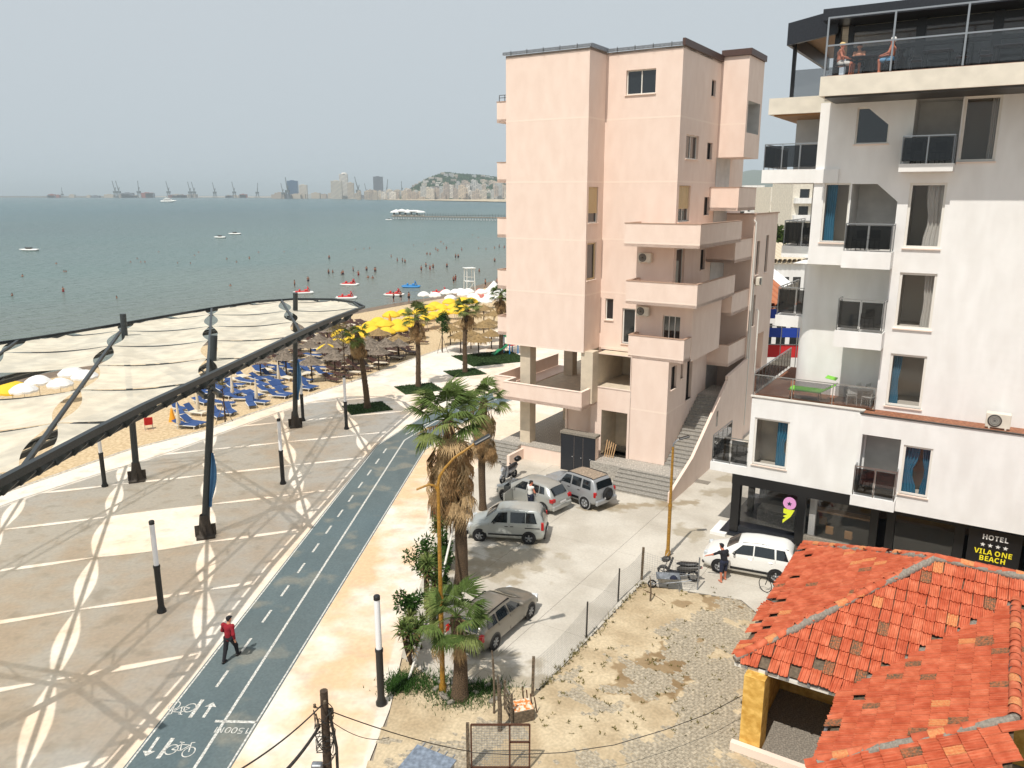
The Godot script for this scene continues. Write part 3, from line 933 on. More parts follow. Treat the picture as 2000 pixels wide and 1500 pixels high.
func lamps():
	for q in [[205, 950, "black and white light column below the canopy's edge beam beside the sand"], [316, 1195, "black and white light column on the stained plaza left of the bike path"], [553, 945, "black and white light column in the shade between two canopy posts"], [677, 838, "black and white light column near the canopy's tip and a palm"], [592, 822, "black and white light column right behind the canopy post near the blue loungers"], [745, 1375, "black and white light column on the orange pavement beside the planting strip"]]:
		light_column(G(q[0], q[1]), q[2])
	street_lamp(G(865, 1350), "tall mustard yellow street lamp with one broken arm among the plants", 7.75, true, 0.25)
	street_lamp(G(1304, 1086), "slim mustard yellow street lamp in the yard beside the outer stairs", 5.55, false, 0.0)

# ---------- building helpers -------------------------------------------------
# local frame of the street grid: x = u (along the fronts), y = height, z = -w (w = depth)
func frame_at(called: String, label: String, cat: String, at: Vector3) -> Node3D:
	return thing(called, label, cat, at, deg_to_rad(-32.0))
func blk(parent: Node3D, called: String, m: Material, u0: float, u1: float, w0: float, w1: float, h0: float, h1: float) -> MeshInstance3D:
	var mb := MB.new(); mb.ab(Vector3(u0, h0, -w0), Vector3(u1, h1, -w1))
	return part(called, mb, m, parent)
# wall sheet with openings; holes: [u0,u1,y0,y1,depth,back]
func wall(mb: MB, mi: MB, o: Vector3, ux: Vector3, n: Vector3, W: float, y0: float, y1: float, holes: Array):
	var us := [0.0, W]; var ys := [y0, y1]
	for h in holes:
		for k in [0, 1]:
			if not us.has(h[k]): us.append(h[k])
		for k in [2, 3]:
			if not ys.has(h[k]): ys.append(h[k])
	us.sort(); ys.sort()
	var P := func(u: float, y: float, d: float) -> Vector3: return Vector3(o.x, y, o.z) + ux * u - n * d
	for i in us.size() - 1:
		for j in ys.size() - 1:
			var cu: float = (us[i] + us[i + 1]) * 0.5; var cy: float = (ys[j] + ys[j + 1]) * 0.5
			var open := false
			for h in holes:
				if cu > h[0] and cu < h[1] and cy > h[2] and cy < h[3]: open = true
			if open: continue
			mb.quad_n(P.call(us[i], ys[j], 0), P.call(us[i + 1], ys[j], 0), P.call(us[i + 1], ys[j + 1], 0), P.call(us[i], ys[j + 1], 0), n)
	for h in holes:
		var t: MB = mi if (h[4] > 0.6 and mi) else mb
		t.quad_n(P.call(h[0], h[2], 0), P.call(h[0], h[3], 0), P.call(h[0], h[3], h[4]), P.call(h[0], h[2], h[4]), ux)
		t.quad_n(P.call(h[1], h[2], 0), P.call(h[1], h[3], 0), P.call(h[1], h[3], h[4]), P.call(h[1], h[2], h[4]), -ux)
		t.quad_n(P.call(h[0], h[2], 0), P.call(h[1], h[2], 0), P.call(h[1], h[2], h[4]), P.call(h[0], h[2], h[4]), Vector3.UP)
		t.quad_n(P.call(h[0], h[3], 0), P.call(h[1], h[3], 0), P.call(h[1], h[3], h[4]), P.call(h[0], h[3], h[4]), Vector3.DOWN)
		if h[5]: t.quad_n(P.call(h[0], h[2], h[4]), P.call(h[1], h[2], h[4]), P.call(h[1], h[3], h[4]), P.call(h[0], h[3], h[4]), n)
# window set into a hole of `wall`: frame (with mullions) > pane
func window_in(parent: Node3D, o: Vector3, ux: Vector3, n: Vector3, h: Array, fm: Material, cols := 1, fw := 0.06, pane: Material = null, shut := 0.0, called := "window"):
	var mb := MB.new()
	var d: float = h[4] - 0.03
	var P := func(u: float, y: float, dd: float) -> Vector3: return Vector3(o.x, y, o.z) + ux * u - n * dd
	var u0: float = h[0] + fw * 0.5; var u1: float = h[1] - fw * 0.5
	mb.bar(P.call(u0, h[2], d), P.call(u0, h[3], d), fw, 0.07, n); mb.bar(P.call(u1, h[2], d), P.call(u1, h[3], d), fw, 0.07, n)
	for y in [h[2] + fw * 0.5, h[3] - fw * 0.5]: mb.bar(P.call(h[0] + fw, y, d), P.call(h[1] - fw, y, d), 0.07, fw, Vector3.UP)
	for k in range(1, cols):
		var u: float = lerpf(h[0], h[1], float(k) / cols)
		mb.bar(P.call(u, h[2] + fw, d), P.call(u, h[3] - fw, d), fw, 0.06, n)
	var f := part(called, mb, fm, parent)
	for k in cols:
		var g := MB.new()
		var ua: float = lerpf(u0, u1, float(k) / cols); var ub: float = lerpf(u0, u1, float(k + 1) / cols)
		g.quad_n(P.call(ua, h[2] + fw, d + 0.012), P.call(ub, h[2] + fw, d + 0.012), P.call(ub, h[3] - fw, d + 0.012), P.call(ua, h[3] - fw, d + 0.012), n)
		part("pane", g, pane if pane else M.window, f)
	# sill
	var s := MB.new()
	s.bar(P.call(h[0] - 0.05, h[2] - 0.025, h[4] * 0.5 - 0.04), P.call(h[1] + 0.05, h[2] - 0.025, h[4] * 0.5 - 0.04), h[4] + 0.08, 0.05, Vector3.UP)
	part("sill", s, M.band, f)
	if shut > 0.0: # roller shutter slats, lowered
		var y: float = h[3] - 0.02
		var sm := MB.new()
		while y > h[3] - shut:
			sm.bar(P.call(h[0] + 0.03, y - 0.03, d - 0.06), P.call(h[1] - 0.03, y - 0.03, d - 0.06), 0.02, 0.052, Vector3.UP)
			y -= 0.06
		part("shutter", sm, M.shutter, f)
# balcony tray: outline (u,w) going round its free sides, floor y0..y0+0.2, parapet up to y1
func tray(parent: Node3D, called: String, floor_poly: Array, free: Array, y0: float, y1: float, m: Material, cap: Material, th := 0.14) -> MeshInstance3D:
	var mb := MB.new()
	var pp := PackedVector2Array()
	for p in floor_poly: pp.append(Vector2(p[0], -p[1]))
	mb.prism(pp, y0, y0 + 0.2)
	mb.sheet(pp, y0)
	var root := part(called, mb, m, parent)
	var wb := MB.new(); var cb := MB.new()
	for i in free.size() - 1:
		var a := Vector3(free[i][0], 0, -free[i][1]); var b := Vector3(free[i + 1][0], 0, -free[i + 1][1])
		var dir := (b - a).normalized()
		var ex := th * 0.5 if i > 0 else 0.0
		var ey := th * 0.5 if i < free.size() - 2 else 0.0
		var yy := (y0 + y1) * 0.5
		wb.bar(a - dir * ex + Vector3(0, yy - 0.001, 0), b + dir * (ey - th) * (1.0 if i < free.size() - 2 else 0.0) + Vector3(0, yy - 0.001, 0), th, y1 - y0 + 0.002)
		cb.bar(a - dir * (ex + 0.02) + Vector3(0, y1 + 0.02, 0), b + dir * (ey - th - 0.04) * (1.0 if i < free.size() - 2 else 0.0) + Vector3(0, y1 + 0.02, 0), th + 0.06, 0.04)
	part("parapet", wb, m, root)
	part("coping", cb, cap, root)
	return root
func ac_unit(at: Vector3, turn: float, label: String, sc := 1.0):
	var o := thing("air_conditioner", label, "air conditioner", at, turn)
	var mb := MB.new(); mb.bevel(Vector3(0, 0.32 * sc, 0), Vector3(0.86, 0.6, 0.32) * sc, 0.03); part("casing", mb, M.cream, o)
	mb = MB.new(); mb.lathe([Vector2(0.25, 0), Vector2(0.25, 0.015), Vector2(0.22, 0.02), Vector2(0.0, 0.005)], Vector3(-0.12, 0.32, 0.165) * sc, 20, Basis(Vector3.RIGHT, PI / 2).scaled(Vector3.ONE * sc)); part("fan_grille", mb, M.frame_dark, o)
	for r in [0.06, 0.12, 0.18]:
		var g := MB.new(); g.lathe([Vector2(r, 0), Vector2(r + 0.012, 0.004), Vector2(r + 0.012, 0)], Vector3(-0.12, 0.32, 0.19) * sc, 20, Basis(Vector3.RIGHT, PI / 2).scaled(Vector3.ONE * sc)); part("grille_ring", g, M.cream, o)
	for x in [-0.28, 0.28]:
		var f := MB.new(); f.box(Vector3(x, 0.01, 0) * sc, Vector3(0.06, 0.06, 0.36) * sc); part("foot", f, M.cream, o)

func pink_building():
	var T := Vector3(9.24, 0, -45.42)
	var b := frame_at("apartment_block", "salmon pink seven-storey apartment block on open ground-floor columns", "building", T)
	var X := Vector3(1, 0, 0); var Zp := Vector3(0, 0, 1); var D := Vector3(0, 0, -1)
	var fl := [7.65, 11.1, 14.35, 17.73, 21.3]
	# front wall and its left flank
	var mb := MB.new()
	wall(mb, null, Vector3(-10.7, 0, 1.0), X, Zp, 5.58, 7.65, 25.0, [])
	mb.quad_n(Vector3(-10.7, 7.65, 1.0), Vector3(-10.7, 7.65, -14), Vector3(-10.7, 25, -14), Vector3(-10.7, 25, 1.0), -X)
	mb.quad_n(Vector3(-10.7, 7.65, 1.0), Vector3(-5.12, 7.65, 1.0), Vector3(-5.12, 7.65, -14), Vector3(-10.7, 7.65, -14), Vector3.DOWN)
	mb.quad_n(Vector3(-10.7, 7.65, -14), Vector3(-0.46, 7.65, -14), Vector3(-0.46, 25, -14), Vector3(-10.7, 25, -14), D)
	part("front_wall", mb, M.pink, b)
	# short return
	mb = MB.new()
	var hr := [[0.22, 1.5, 15.35, 17.44, 0.16, false], [0.2, 1.42, 11.97, 14.19, 0.16, false]]
	wall(mb, null, Vector3(-5.12, 0, 1.0), D, X, 2.2, 7.65, 25.0, hr)
	part("return_wall", mb, M.pink, b)
	window_in(b, Vector3(-5.12, 0, 1.0), D, X, hr[0], M.frame, 1, 0.06, null, 1.5)
	window_in(b, Vector3(-5.12, 0, 1.0), D, X, hr[1], M.shutter, 1, 0.1)
	# set-back front
	mb = MB.new()
	var hf := [[1.27, 3.09, 22.62, 23.96, 0.22, false]]
	wall(mb, null, Vector3(-5.12, 0, -1.2), X, Zp, 4.66, 10.8, 25.0, hf)
	var hl := [[0.34, 0.88, 9.39, 10.73, 0.18, false], [1.51, 2.38, 8.0, 10.2, 0.18, false], [4.15, 5.25, 7.75, 9.95, 0.2, false]]
	wall(mb, null, Vector3(-5.12, 0, -1.2), X, Zp, 6.0, 7.5, 10.8, hl)
	part("set_back_wall", mb, M.pink, b)
	window_in(b, Vector3(-5.12, 0, -1.2), X, Zp, hf[0], M.frame, 2)
	window_in(b, Vector3(-5.12, 0, -1.2), X, Zp, hl[0], M.frame, 1)
	window_in(b, Vector3(-5.12, 0, -1.2), X, Zp, hl[1], M.frame, 1, 0.08)
	window_in(b, Vector3(-5.12, 0, -1.2), X, Zp, hl[2], M.frame, 3, 0.05)
	# side wall
	mb = MB.new()
	var hs := [[1.12, 3.28, 19.04, 20.39, 0.2, false], [4.89, 5.86, 19.13, 20.14, 0.2, false], [5.1, 5.87, 22.86, 23.82, 0.2, false], [0.36, 2.3, 15.44, 17.52, 0.2, false], [4.89, 5.88, 15.72, 16.84, 0.2, false], [0.44, 1.86, 11.5, 13.86, 0.2, false], [4.76, 5.67, 12.32, 13.58, 0.2, false]]
	wall(mb, null, Vector3(-0.46, 0, -1.2), D, X, 12.8, 10.6, 25.0, hs)
	part("side_wall", mb, M.pink, b)
	for k in 7:
		window_in(b, Vector3(-0.46, 0, -1.2), D, X, hs[k], M.frame_dark if k in [1, 2, 4, 6] else M.frame, 2 if k in [0, 3] else 1, 0.06, null, 1.3 if k == 3 else 0.0)
	# lower side box under the second big balcony
	mb = MB.new()
	mb.quad_n(Vector3(0.88, 7.3, -1.2), Vector3(0.88, 7.3, -6.6), Vector3(0.88, 10.8, -6.6), Vector3(0.88, 10.8, -1.2), X)
	mb.quad_n(Vector3(-5.12, 7.3, -1.2), Vector3(0.88, 7.3, -1.2), Vector3(0.88, 7.3, -6.6), Vector3(-5.12, 7.3, -6.6), Vector3.DOWN)
	mb.quad_n(Vector3(-0.46, 7.3, -6.6), Vector3(0.88, 7.3, -6.6), Vector3(0.88, 10.8, -6.6), Vector3(-0.46, 10.8, -6.6), D)
	wall(mb, null, Vector3(-0.46, 0, -4.0), D, X, 7.0, 4.3, 10.8, [])
	part("side_box", mb, M.pink, b)
	# painted storey bands
	for y in fl:
		var s := MB.new(); s.ab(Vector3(-10.7, y - 0.05, 1.004), Vector3(-5.12, y + 0.05, 1.0)); s.ab(Vector3(-5.12, y - 0.05, 1.004), Vector3(-5.116, y + 0.05, -1.2)); s.ab(Vector3(-5.112, y - 0.05, -1.196), Vector3(-0.46, y + 0.05, -1.2))
		if y > 12: s.ab(Vector3(-0.46, y - 0.05, -1.196), Vector3(-0.456, y + 0.05, -8.0))
		part("storey_band", s, M.band, b)
	# upper back block with its open loggia
	mb = MB.new(); var mi := MB.new()
	wall(mb, mi, Vector3(-0.46, 0, -8.0), X, Zp, 1.72, 19.3, 25.4, [])
	wall(mb, mi, Vector3(1.26, 0, -8.0), D, X, 3.4, 19.3, 25.4, [[0.3, 3.0, 20.8, 22.7, 1.5, true]])
	mb.quad_n(Vector3(-0.46, 19.3, -8), Vector3(1.26, 19.3, -8), Vector3(1.26, 19.3, -11.4), Vector3(-0.46, 19.3, -11.4), Vector3.DOWN)
	part("upper_block", mb, M.pink, b); part("loggia_recess", mi, M.loggia, b)
	var s3 := MB.new(); s3.ab(Vector3(-0.46, 21.25, -7.996), Vector3(1.264, 21.35, -8.0)); part("storey_band", s3, M.band, b)
	# roof slab, brown fascia, gutter
	blk(b, "roof", M.mortar, -10.7, -0.46, 1.2, 14, 24.9, 25.02); blk(b, "roof", M.mortar, -10.7, -5.12, -1.0, 1.2, 24.9, 25.02); blk(b, "roof", M.mortar, -0.46, 1.26, 8.0, 11.4, 25.3, 25.42)
	for q in [[-10.85, -5.0, 1.0], [-5.0, -0.46, -1.2]]:
		var g := MB.new(); g.bar(Vector3(q[0], 25.13, q[2] + 0.07), Vector3(q[1], 25.13, q[2] + 0.07), 0.14, 0.15)
		var go := part("gutter", g, M.galv, b)
		var x: float = q[0] + 0.6
		while x < q[1]:
			var k := MB.new(); k.box(Vector3(x, 25.13, q[2] + 0.16), Vector3(0.03, 0.26, 0.02)); part("gutter_bracket", k, M.frame_dark, go)
			x += 1.1
	var gr := MB.new(); gr.bar(Vector3(-5.05, 25.13, 1.0), Vector3(-5.05, 25.13, -1.13), 0.16, 0.22); part("gutter", gr, M.galv, b)
	for q in [[Vector3(-0.40, 25.2, -1.05), Vector3(-0.40, 25.2, -8.0)], [Vector3(-0.46, 25.5, -7.94), Vector3(1.38, 25.5, -7.94)], [Vector3(1.32, 25.5, -7.88), Vector3(1.32, 25.5, -11.4)]]:
		var f := MB.new(); f.bar(q[0], q[1], 0.16, 0.36); part("roof_edge", f, M.brown_metal, b)
	# big front balconies, wrapping round the corner
	tray(b, "balcony", [[-2.75, -0.8], [1.75, -0.8], [1.75, 7.0], [-0.46, 7.0], [-0.46, 1.2], [-2.75, 1.2]], [[-2.68, 1.2], [-2.68, -0.73], [1.68, -0.73], [1.68, 7.0]], 14.1, 15.4, M.pink, M.coping)
	tray(b, "balcony", [[-2.67, -0.5], [1.65, -0.5], [1.65, 6.6], [-0.46, 6.6], [-0.46, 1.2], [-2.67, 1.2]], [[-2.6, 1.2], [-2.6, -0.43], [1.58, -0.43], [1.58, 6.6]], 10.75, 12.08, M.pink, M.coping)
	tray(b, "balcony", [[-2.65, 0.05], [0.85, 0.05], [0.85, 1.2], [-2.65, 1.2]], [[-2.58, 1.2], [-2.58, 0.12], [0.78, 0.12], [0.78, 1.2]], 7.4, 8.78, M.pink, M.coping)
	for y in [14.3, 10.95, 7.6]:
		var sb := MB.new(); var w0 := 0.804 if y > 13 else (0.504 if y > 10 else -0.046); var u1 := 1.754 if y > 13 else (1.654 if y > 10 else 0.854)
		sb.ab(Vector3(-2.75 + (0.08 if y < 13 else 0.0), y - 0.04, w0), Vector3(u1, y + 0.04, w0 - 0.004)); part("storey_band", sb, M.band, b)
	# balconies on the beach side
	for y in [21.3, 17.73, 14.35, 11.1, 8.1]:
		tray(b, "balcony", [[-11.62, -0.6], [-10.7, -0.6], [-10.7, 6], [-11.62, 6]], [[-10.7, -0.53], [-11.55, -0.53], [-11.55, 6]], y, y + 1.2, M.pink, M.coping)
	var rl := MB.new()
	for y in [22.75, 22.9]: rl.bar(Vector3(-11.5, y, 0.5), Vector3(-10.75, y, 0.5), 0.03, 0.03)
	for x in [-11.5, -11.1, -10.75]: rl.bar(Vector3(x, 22.5, 0.5), Vector3(x, 22.9, 0.5), 0.03, 0.03)
	part("rail", rl, M.frame_dark, b)
	# stacked loggias at the back right
	for y in [16.0, 12.75, 9.35, 6.0]:
		tray(b, "loggia_balcony", [[-0.46, 7.0], [1.42, 7.0], [1.42, 10.9], [-0.46, 10.9]], [[-0.46, 7.07], [1.35, 7.07], [1.35, 10.9]], y, y + 1.42, M.pink, M.coping)
	var lg := MB.new(); lg.quad_n(Vector3(-0.44, 1, -8.0), Vector3(-0.44, 1, -10.9), Vector3(-0.44, 19.3, -10.9), Vector3(-0.44, 19.3, -8.0), X)
	part("loggia_wall", lg, M.loggia, b)
	# back wing
	mb = MB.new(); mi = MB.new()
	wall(mb, mi, Vector3(-0.46, 0, -10.9), X, Zp, 1.96, 0, 15.7, [])
	var hw := [[0.9, 1.6, 11.6, 13.9, 0.2, false], [3.2, 3.9, 11.6, 14.2, 0.2, false], [0.7, 1.5, 8.0, 10.2, 0.2, false], [2.2, 4.4, 4.4, 7.2, 0.5, true]]
	wall(mb, mi, Vector3(1.5, 0, -10.9), D, X, 6.0, 0, 15.7, hw)
	mb.quad_n(Vector3(-0.46, 15.7, -10.9), Vector3(1.5, 15.7, -10.9), Vector3(1.5, 15.7, -16.9), Vector3(-0.46, 15.7, -16.9), Vector3.UP)
	part("wing", mb, M.pink, b)
	for k in 3: window_in(b, Vector3(1.5, 0, -10.9), D, X, hw[k], M.frame_dark, 1)
	var cp := MB.new(); cp.bar(Vector3(-0.5, 15.74, -10.87), Vector3(1.6, 15.74, -10.87), 0.14, 0.08); cp.bar(Vector3(1.53, 15.74, -10.95), Vector3(1.53, 15.74, -16.9), 0.14, 0.08); part("coping", cp, M.coping, b)
	for q in [[1.62, -10.75, 4.0, 15.2], [1.72, -12.6, 4.6, 9.0], [1.62, -11.2, 1.0, 11.0]]:
		var pp := MB.new(); pp.tube([Vector3(q[0], q[2], q[1]), Vector3(q[0], q[3], q[1]), Vector3(q[0] - 0.16, q[3] + 0.15, q[1])], [0.055], 8); part("drain_pipe", pp, M.frame, b)
	# shade over the back wing's lower floor, loggia openings below
	# stair tower
	mb = MB.new()
	wall(mb, null, Vector3(-2.35, 0, 0.0), X, Zp, 2.35, 1.0, 7.4, [])
	var ht := [[0.5, 1.4, 5.6, 7.0, 0.2, false], [2.1, 2.5, 6.0, 6.9, 0.2, false], [3.2, 4.2, 4.35, 7.1, 0.25, false]]
	wall(mb, null, Vector3(0.0, 0, 0.0), D, X, 7.0, 1.0, 7.4, ht)
	mb.quad_n(Vector3(-2.35, 1, 0), Vector3(-2.35, 1, -5), Vector3(-2.35, 7.4, -5), Vector3(-2.35, 7.4, 0), -X)
	part("stair_tower", mb, M.pink, b)
	for k in 3: window_in(b, Vector3(0, 0, 0), D, X, ht[k], M.frame_dark, 1, 0.05, null, 0.0, "door" if k == 2 else "window")
	var tb := MB.new(); tb.ab(Vector3(-2.35, 4.2, 0.004), Vector3(0.004, 4.3, 0.0)); tb.ab(Vector3(0.0, 4.2, 0.0), Vector3(0.004, 4.3, -3.0)); part("storey_band", tb, M.band, b)
	# entrance front between tower and open floor
	mb = MB.new(); mi = MB.new()
	wall(mb, mi, Vector3(-5.0, 0, 0.05), X, Zp, 2.65, 1.0, 7.5, [[0.75, 2.5, 1.0, 3.9, 2.2, true], [0.3, 2.6, 5.35, 7.45, 4.0, true]])
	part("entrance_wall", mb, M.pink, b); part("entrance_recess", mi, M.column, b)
	# open first floor: slab, parapets, columns, inner walls
	blk(b, "floor_slab", M.column, -11.3, -5.0, -1.7, 13.9, 4.15, 4.4)
	tray(b, "parapet_balcony", [[-10.35, -1.95], [-4.7, -1.95], [-4.7, -0.07], [-10.35, -0.07]], [[-10.28, -0.6], [-10.28, -1.88], [-4.77, -1.88], [-4.77, -0.07]], 4.2, 5.33, M.pink, M.band)
	tray(b, "parapet_balcony", [[-11.9, -0.6], [-10.36, -0.6], [-10.36, 8], [-11.9, 8]], [[-10.36, -0.53], [-11.83, -0.53], [-11.83, 8]], 4.25, 5.3, M.pink, M.band)
	var cbk := MB.new(); cbk.ab(Vector3(-5.02, 5.33, 0.09), Vector3(-2.35, 5.39, 0.02)); part("coping", cbk, M.band, b)
	for q in [[-9.95, -0.5, 0.75, 1.0, 7.65], [-5.35, -0.85, 0.8, 4.4, 7.65], [-7.2, 4.0, 0.7, 4.4, 7.65], [-9.95, 5.5, 0.7, 1.0, 7.65], [-9.95, 11.0, 0.7, 1.0, 7.65]]:
		blk(b, "column", M.column, q[0], q[0] + q[2], q[1], q[1] + q[2], q[3], q[4])
	var iw := MB.new()
	iw.quad_n(Vector3(-8.2, 4.4, -8.5), Vector3(-2.3, 4.4, -8.5), Vector3(-2.3, 7.65, -8.5), Vector3(-8.2, 7.65, -8.5), Zp)
	iw.quad_n(Vector3(-5.0, 4.4, -0.9), Vector3(-5.0, 4.4, -8.5), Vector3(-5.0, 7.65, -8.5), Vector3(-5.0, 7.65, -0.9), -X)
	iw.quad_n(Vector3(-7.0, 1.0, -0.6), Vector3(-5.0, 1.0, -0.6), Vector3(-5.0, 4.2, -0.6), Vector3(-7.0, 4.2, -0.6), Zp)
	iw.quad_n(Vector3(-7.0, 1.0, -0.6), Vector3(-7.0, 1.0, -8.5), Vector3(-7.0, 4.2, -8.5), Vector3(-7.0, 4.2, -0.6), -X)
	part("inner_wall", iw, M.pink, b)
	var wj := MB.new(); wj.ab(Vector3(-7.12, 1.0, -0.5), Vector3(-6.98, 4.15, -0.62)); part("wall_edge", wj, M.band, b)
	# plinth, steps, ramp wall
	blk(b, "plinth", M.pink, -11.2, -2.2, -0.95, 14, 0, 0.94); blk(b, "platform", M.tread, -11.2, -2.2, -0.98, 14, 0.94, 1.0)
	blk(b, "platform", M.tread, -4.2, 1.5, -1.6, -0.99, 0.0, 0.985); blk(b, "platform", M.tread, -2.2, 1.5, -0.99, 0.0, 0.0, 0.99)
	for k in 6:
		blk(b, "step", M.tread, -2.2, 1.5, -3.1 + k * 0.28, -1.6, 0.16 * k, 0.16 * k + 0.12)
		blk(b, "step_nosing", M.grey_stone, -2.2, 1.5, -3.13 + k * 0.28, -1.6, 0.16 * k + 0.12, 0.16 * k + 0.16)
		blk(b, "step", M.tread, -13.2, -9.6, -2.7 + k * 0.28, -0.95, 0.16 * k, 0.16 * k + 0.12)
		blk(b, "step_nosing", M.grey_stone, -13.2, -9.6, -2.73 + k * 0.28, -0.95, 0.16 * k + 0.12, 0.16 * k + 0.16)
	blk(b, "step_cheek", M.pink, -9.6, -9.4, -2.7, -0.95, 0.0, 0.7)
	var n := 20
	for k in n:
		var w := 0.02 + k * 0.29; var y := 1.0 + k * 0.165
		blk(b, "step", M.tread, 0.02, 1.5, w, w + 0.29, y - 0.3, y + 0.125)
		blk(b, "step_nosing", M.grey_stone, 0.02, 1.5, w - 0.03, w + 0.29, y + 0.125, y + 0.165)
	blk(b, "landing", M.tread, 0.02, 1.5, 5.82, 8.5, 3.9, 4.3)
	var rw := MB.new()
	rw.slab([Vector2(-3.2, 0.0), Vector2(10.9, 0.0), Vector2(10.9, 5.9), Vector2(6.4, 5.5), Vector2(6.4, 5.2), Vector2(0.3, 1.7), Vector2(-3.2, 0.6)], Transform3D(Basis(D, Vector3.UP, X), Vector3(1.5, 0, 0)), 0.18)
	part("stair_wall", rw, M.pink, b)
	var sl := MB.new(); sl.ab(Vector3(1.685, 2.6, -4.4), Vector3(1.682, 3.6, -4.75)); part("slot_shade", sl, M.window, b)  # dark sheet on the wall face, standing in for a shaded slot
	# loose things at the building
	var cab := frame_at("meter_cabinet", "dark grey metal cabinet with two doors against the pink wall", "cabinet", T + Vector3(E1.x * -6.35 + E2.x * -1.45, 0, E1.y * -6.35 + E2.y * -1.45))
	blk(cab, "housing", M.pink, 0.02, 2.38, 0.03, 0.52, 0, 2.42)
	blk(cab, "lid", M.mortar, -0.05, 2.45, -0.06, 0.6, 2.42, 2.56)
	for q in [[0.0, 0.92], [0.94, 1.54], [1.56, 2.4]]:
		var dd := blk(cab, "door", M.charcoal, q[0], q[1], 0.0, 0.03, 0.03, 2.41)
		var hb := MB.new(); hb.lathe([Vector2(0.035, 0), Vector2(0.03, 0.03), Vector2(0, 0.032)], Vector3(q[1] - 0.1 if q[0] < 0.5 else q[0] + 0.5, 1.0, 0.0), 10, Basis(Vector3.RIGHT, PI / 2)); part("handle", hb, M.steel, dd)
	var pal := thing("wooden_pallet", "wooden slats leaning in the doorway of the pink block", "pallet", T + Vector3(E1.x * -3.9 + E2.x * -0.15, 1.0, E1.y * -3.9 + E2.y * -0.15), deg_to_rad(-32))
	for k in 5:
		var sp := MB.new(); sp.bar(Vector3(0.1 + k * 0.14, 0, 0.25), Vector3(0.16 + k * 0.15, 1.05 - 0.05 * k, 0.0), 0.06, 0.02); part("slat", sp, M.wood_pale, pal)
	var lf := func(u: float, h: float, w: float) -> Vector3: return T + Vector3(E1.x * u + E2.x * w, h, E1.y * u + E2.y * w)
	ac_unit(lf.call(-2.15, 13.05, 0.98), deg_to_rad(-32), "white air conditioner on the wall below the top corner balcony", 0.95)
	ac_unit(lf.call(-2.15, 9.85, 0.98), deg_to_rad(-32), "white air conditioner on the wall below the middle corner balcony", 0.95)
	ac_unit(lf.call(1.75, 10.9, 11.9), deg_to_rad(58), "white air conditioner on brackets on the pink block's back wing", 0.9)

# ---------- white hotel ------------------------------------------------------
func rail_glass(parent: Node3D, pts: Array, y0: float, y1: float, gm: Material, called := "railing", step := 1.0):
	var mb := MB.new()
	for i in pts.size() - 1:
		var a := Vector3(pts[i][0], 0, -pts[i][1]); var b := Vector3(pts[i + 1][0], 0, -pts[i + 1][1])
		mb.bar(a + Vector3(0, y1, 0), b + Vector3(0, y1, 0), 0.045, 0.045)
		var n := maxi(1, int(round(a.distance_to(b) / step)))
		for k in n + 1:
			var p := a.lerp(b, float(k) / n)
			mb.bar(p + Vector3(0, y0, 0), p + Vector3(0, y1, 0), 0.04, 0.04)
	var r := part(called, mb, M.steel, parent)
	for i in pts.size() - 1:
		var a := Vector3(pts[i][0], 0, -pts[i][1]); var b := Vector3(pts[i + 1][0], 0, -pts[i + 1][1])
		var n := maxi(1, int(round(a.distance_to(b) / step)))
		for k in n:
			var p := a.lerp(b, (k + 0.05) / n); var q := a.lerp(b, (k + 0.95) / n)
			var g := MB.new(); g.bar(p + Vector3(0, (y0 + y1) * 0.5 + 0.02, 0), q + Vector3(0, (y0 + y1) * 0.5 + 0.02, 0), 0.012, (y1 - y0) * 0.84)
			part("glass_panel", g, gm, r)
func chair(at: Vector3, turn: float, m: Material, label: String, group: String):
	var o := thing("chair", label, "chair", at, turn, group)
	var mb := MB.new(); mb.bevel(Vector3(0, 0.45, 0), Vector3(0.46, 0.04, 0.46), 0.015); part("seat", mb, m, o)
	mb = MB.new(); mb.bevel(Vector3(0, 0.7, 0.22), Vector3(0.44, 0.36, 0.035), 0.012, Basis(Vector3.RIGHT, -0.12)); part("backrest", mb, m, o)
	for x in [-0.2, 0.2]:
		for z in [-0.2, 0.2]:
			var l := MB.new(); l.tube([Vector3(x * 1.1, 0, z * 1.1), Vector3(x, 0.44, z)], [0.018], 6); part("leg", l, m, o)
		var a := MB.new(); a.tube([Vector3(x * 1.1, 0.44, -0.18), Vector3(x * 1.1, 0.64, -0.16), Vector3(x * 1.1, 0.66, 0.2)], [0.015], 6); part("armrest", a, m, o)
func table(at: Vector3, turn: float, m: Material, lm: Material, label: String, round_top := false, group := "", w := 0.8):
	var o := thing("table", label, "table", at, turn, group)
	var mb := MB.new()
	if round_top: mb.lathe([Vector2(0, 0.71), Vector2(w * 0.5, 0.71), Vector2(w * 0.5, 0.74), Vector2(0, 0.742)], Vector3.ZERO, 20)
	else: mb.bevel(Vector3(0, 0.73, 0), Vector3(w * 1.3, 0.035, w), 0.01)
	part("table_top", mb, m, o)
	if round_top:
		var l := MB.new(); l.lathe([Vector2(0.25, 0), Vector2(0.22, 0.03), Vector2(0.03, 0.05), Vector2(0.03, 0.71)], Vector3.ZERO, 12); part("leg", l, lm, o)
	else:
		for x in [-w * 0.55, w * 0.55]:
			for z in [-w * 0.4, w * 0.4]:
				var l := MB.new(); l.tube([Vector3(x, 0, z), Vector3(x * 0.9, 0.72, z * 0.9)], [0.02], 6); part("leg", l, lm, o)
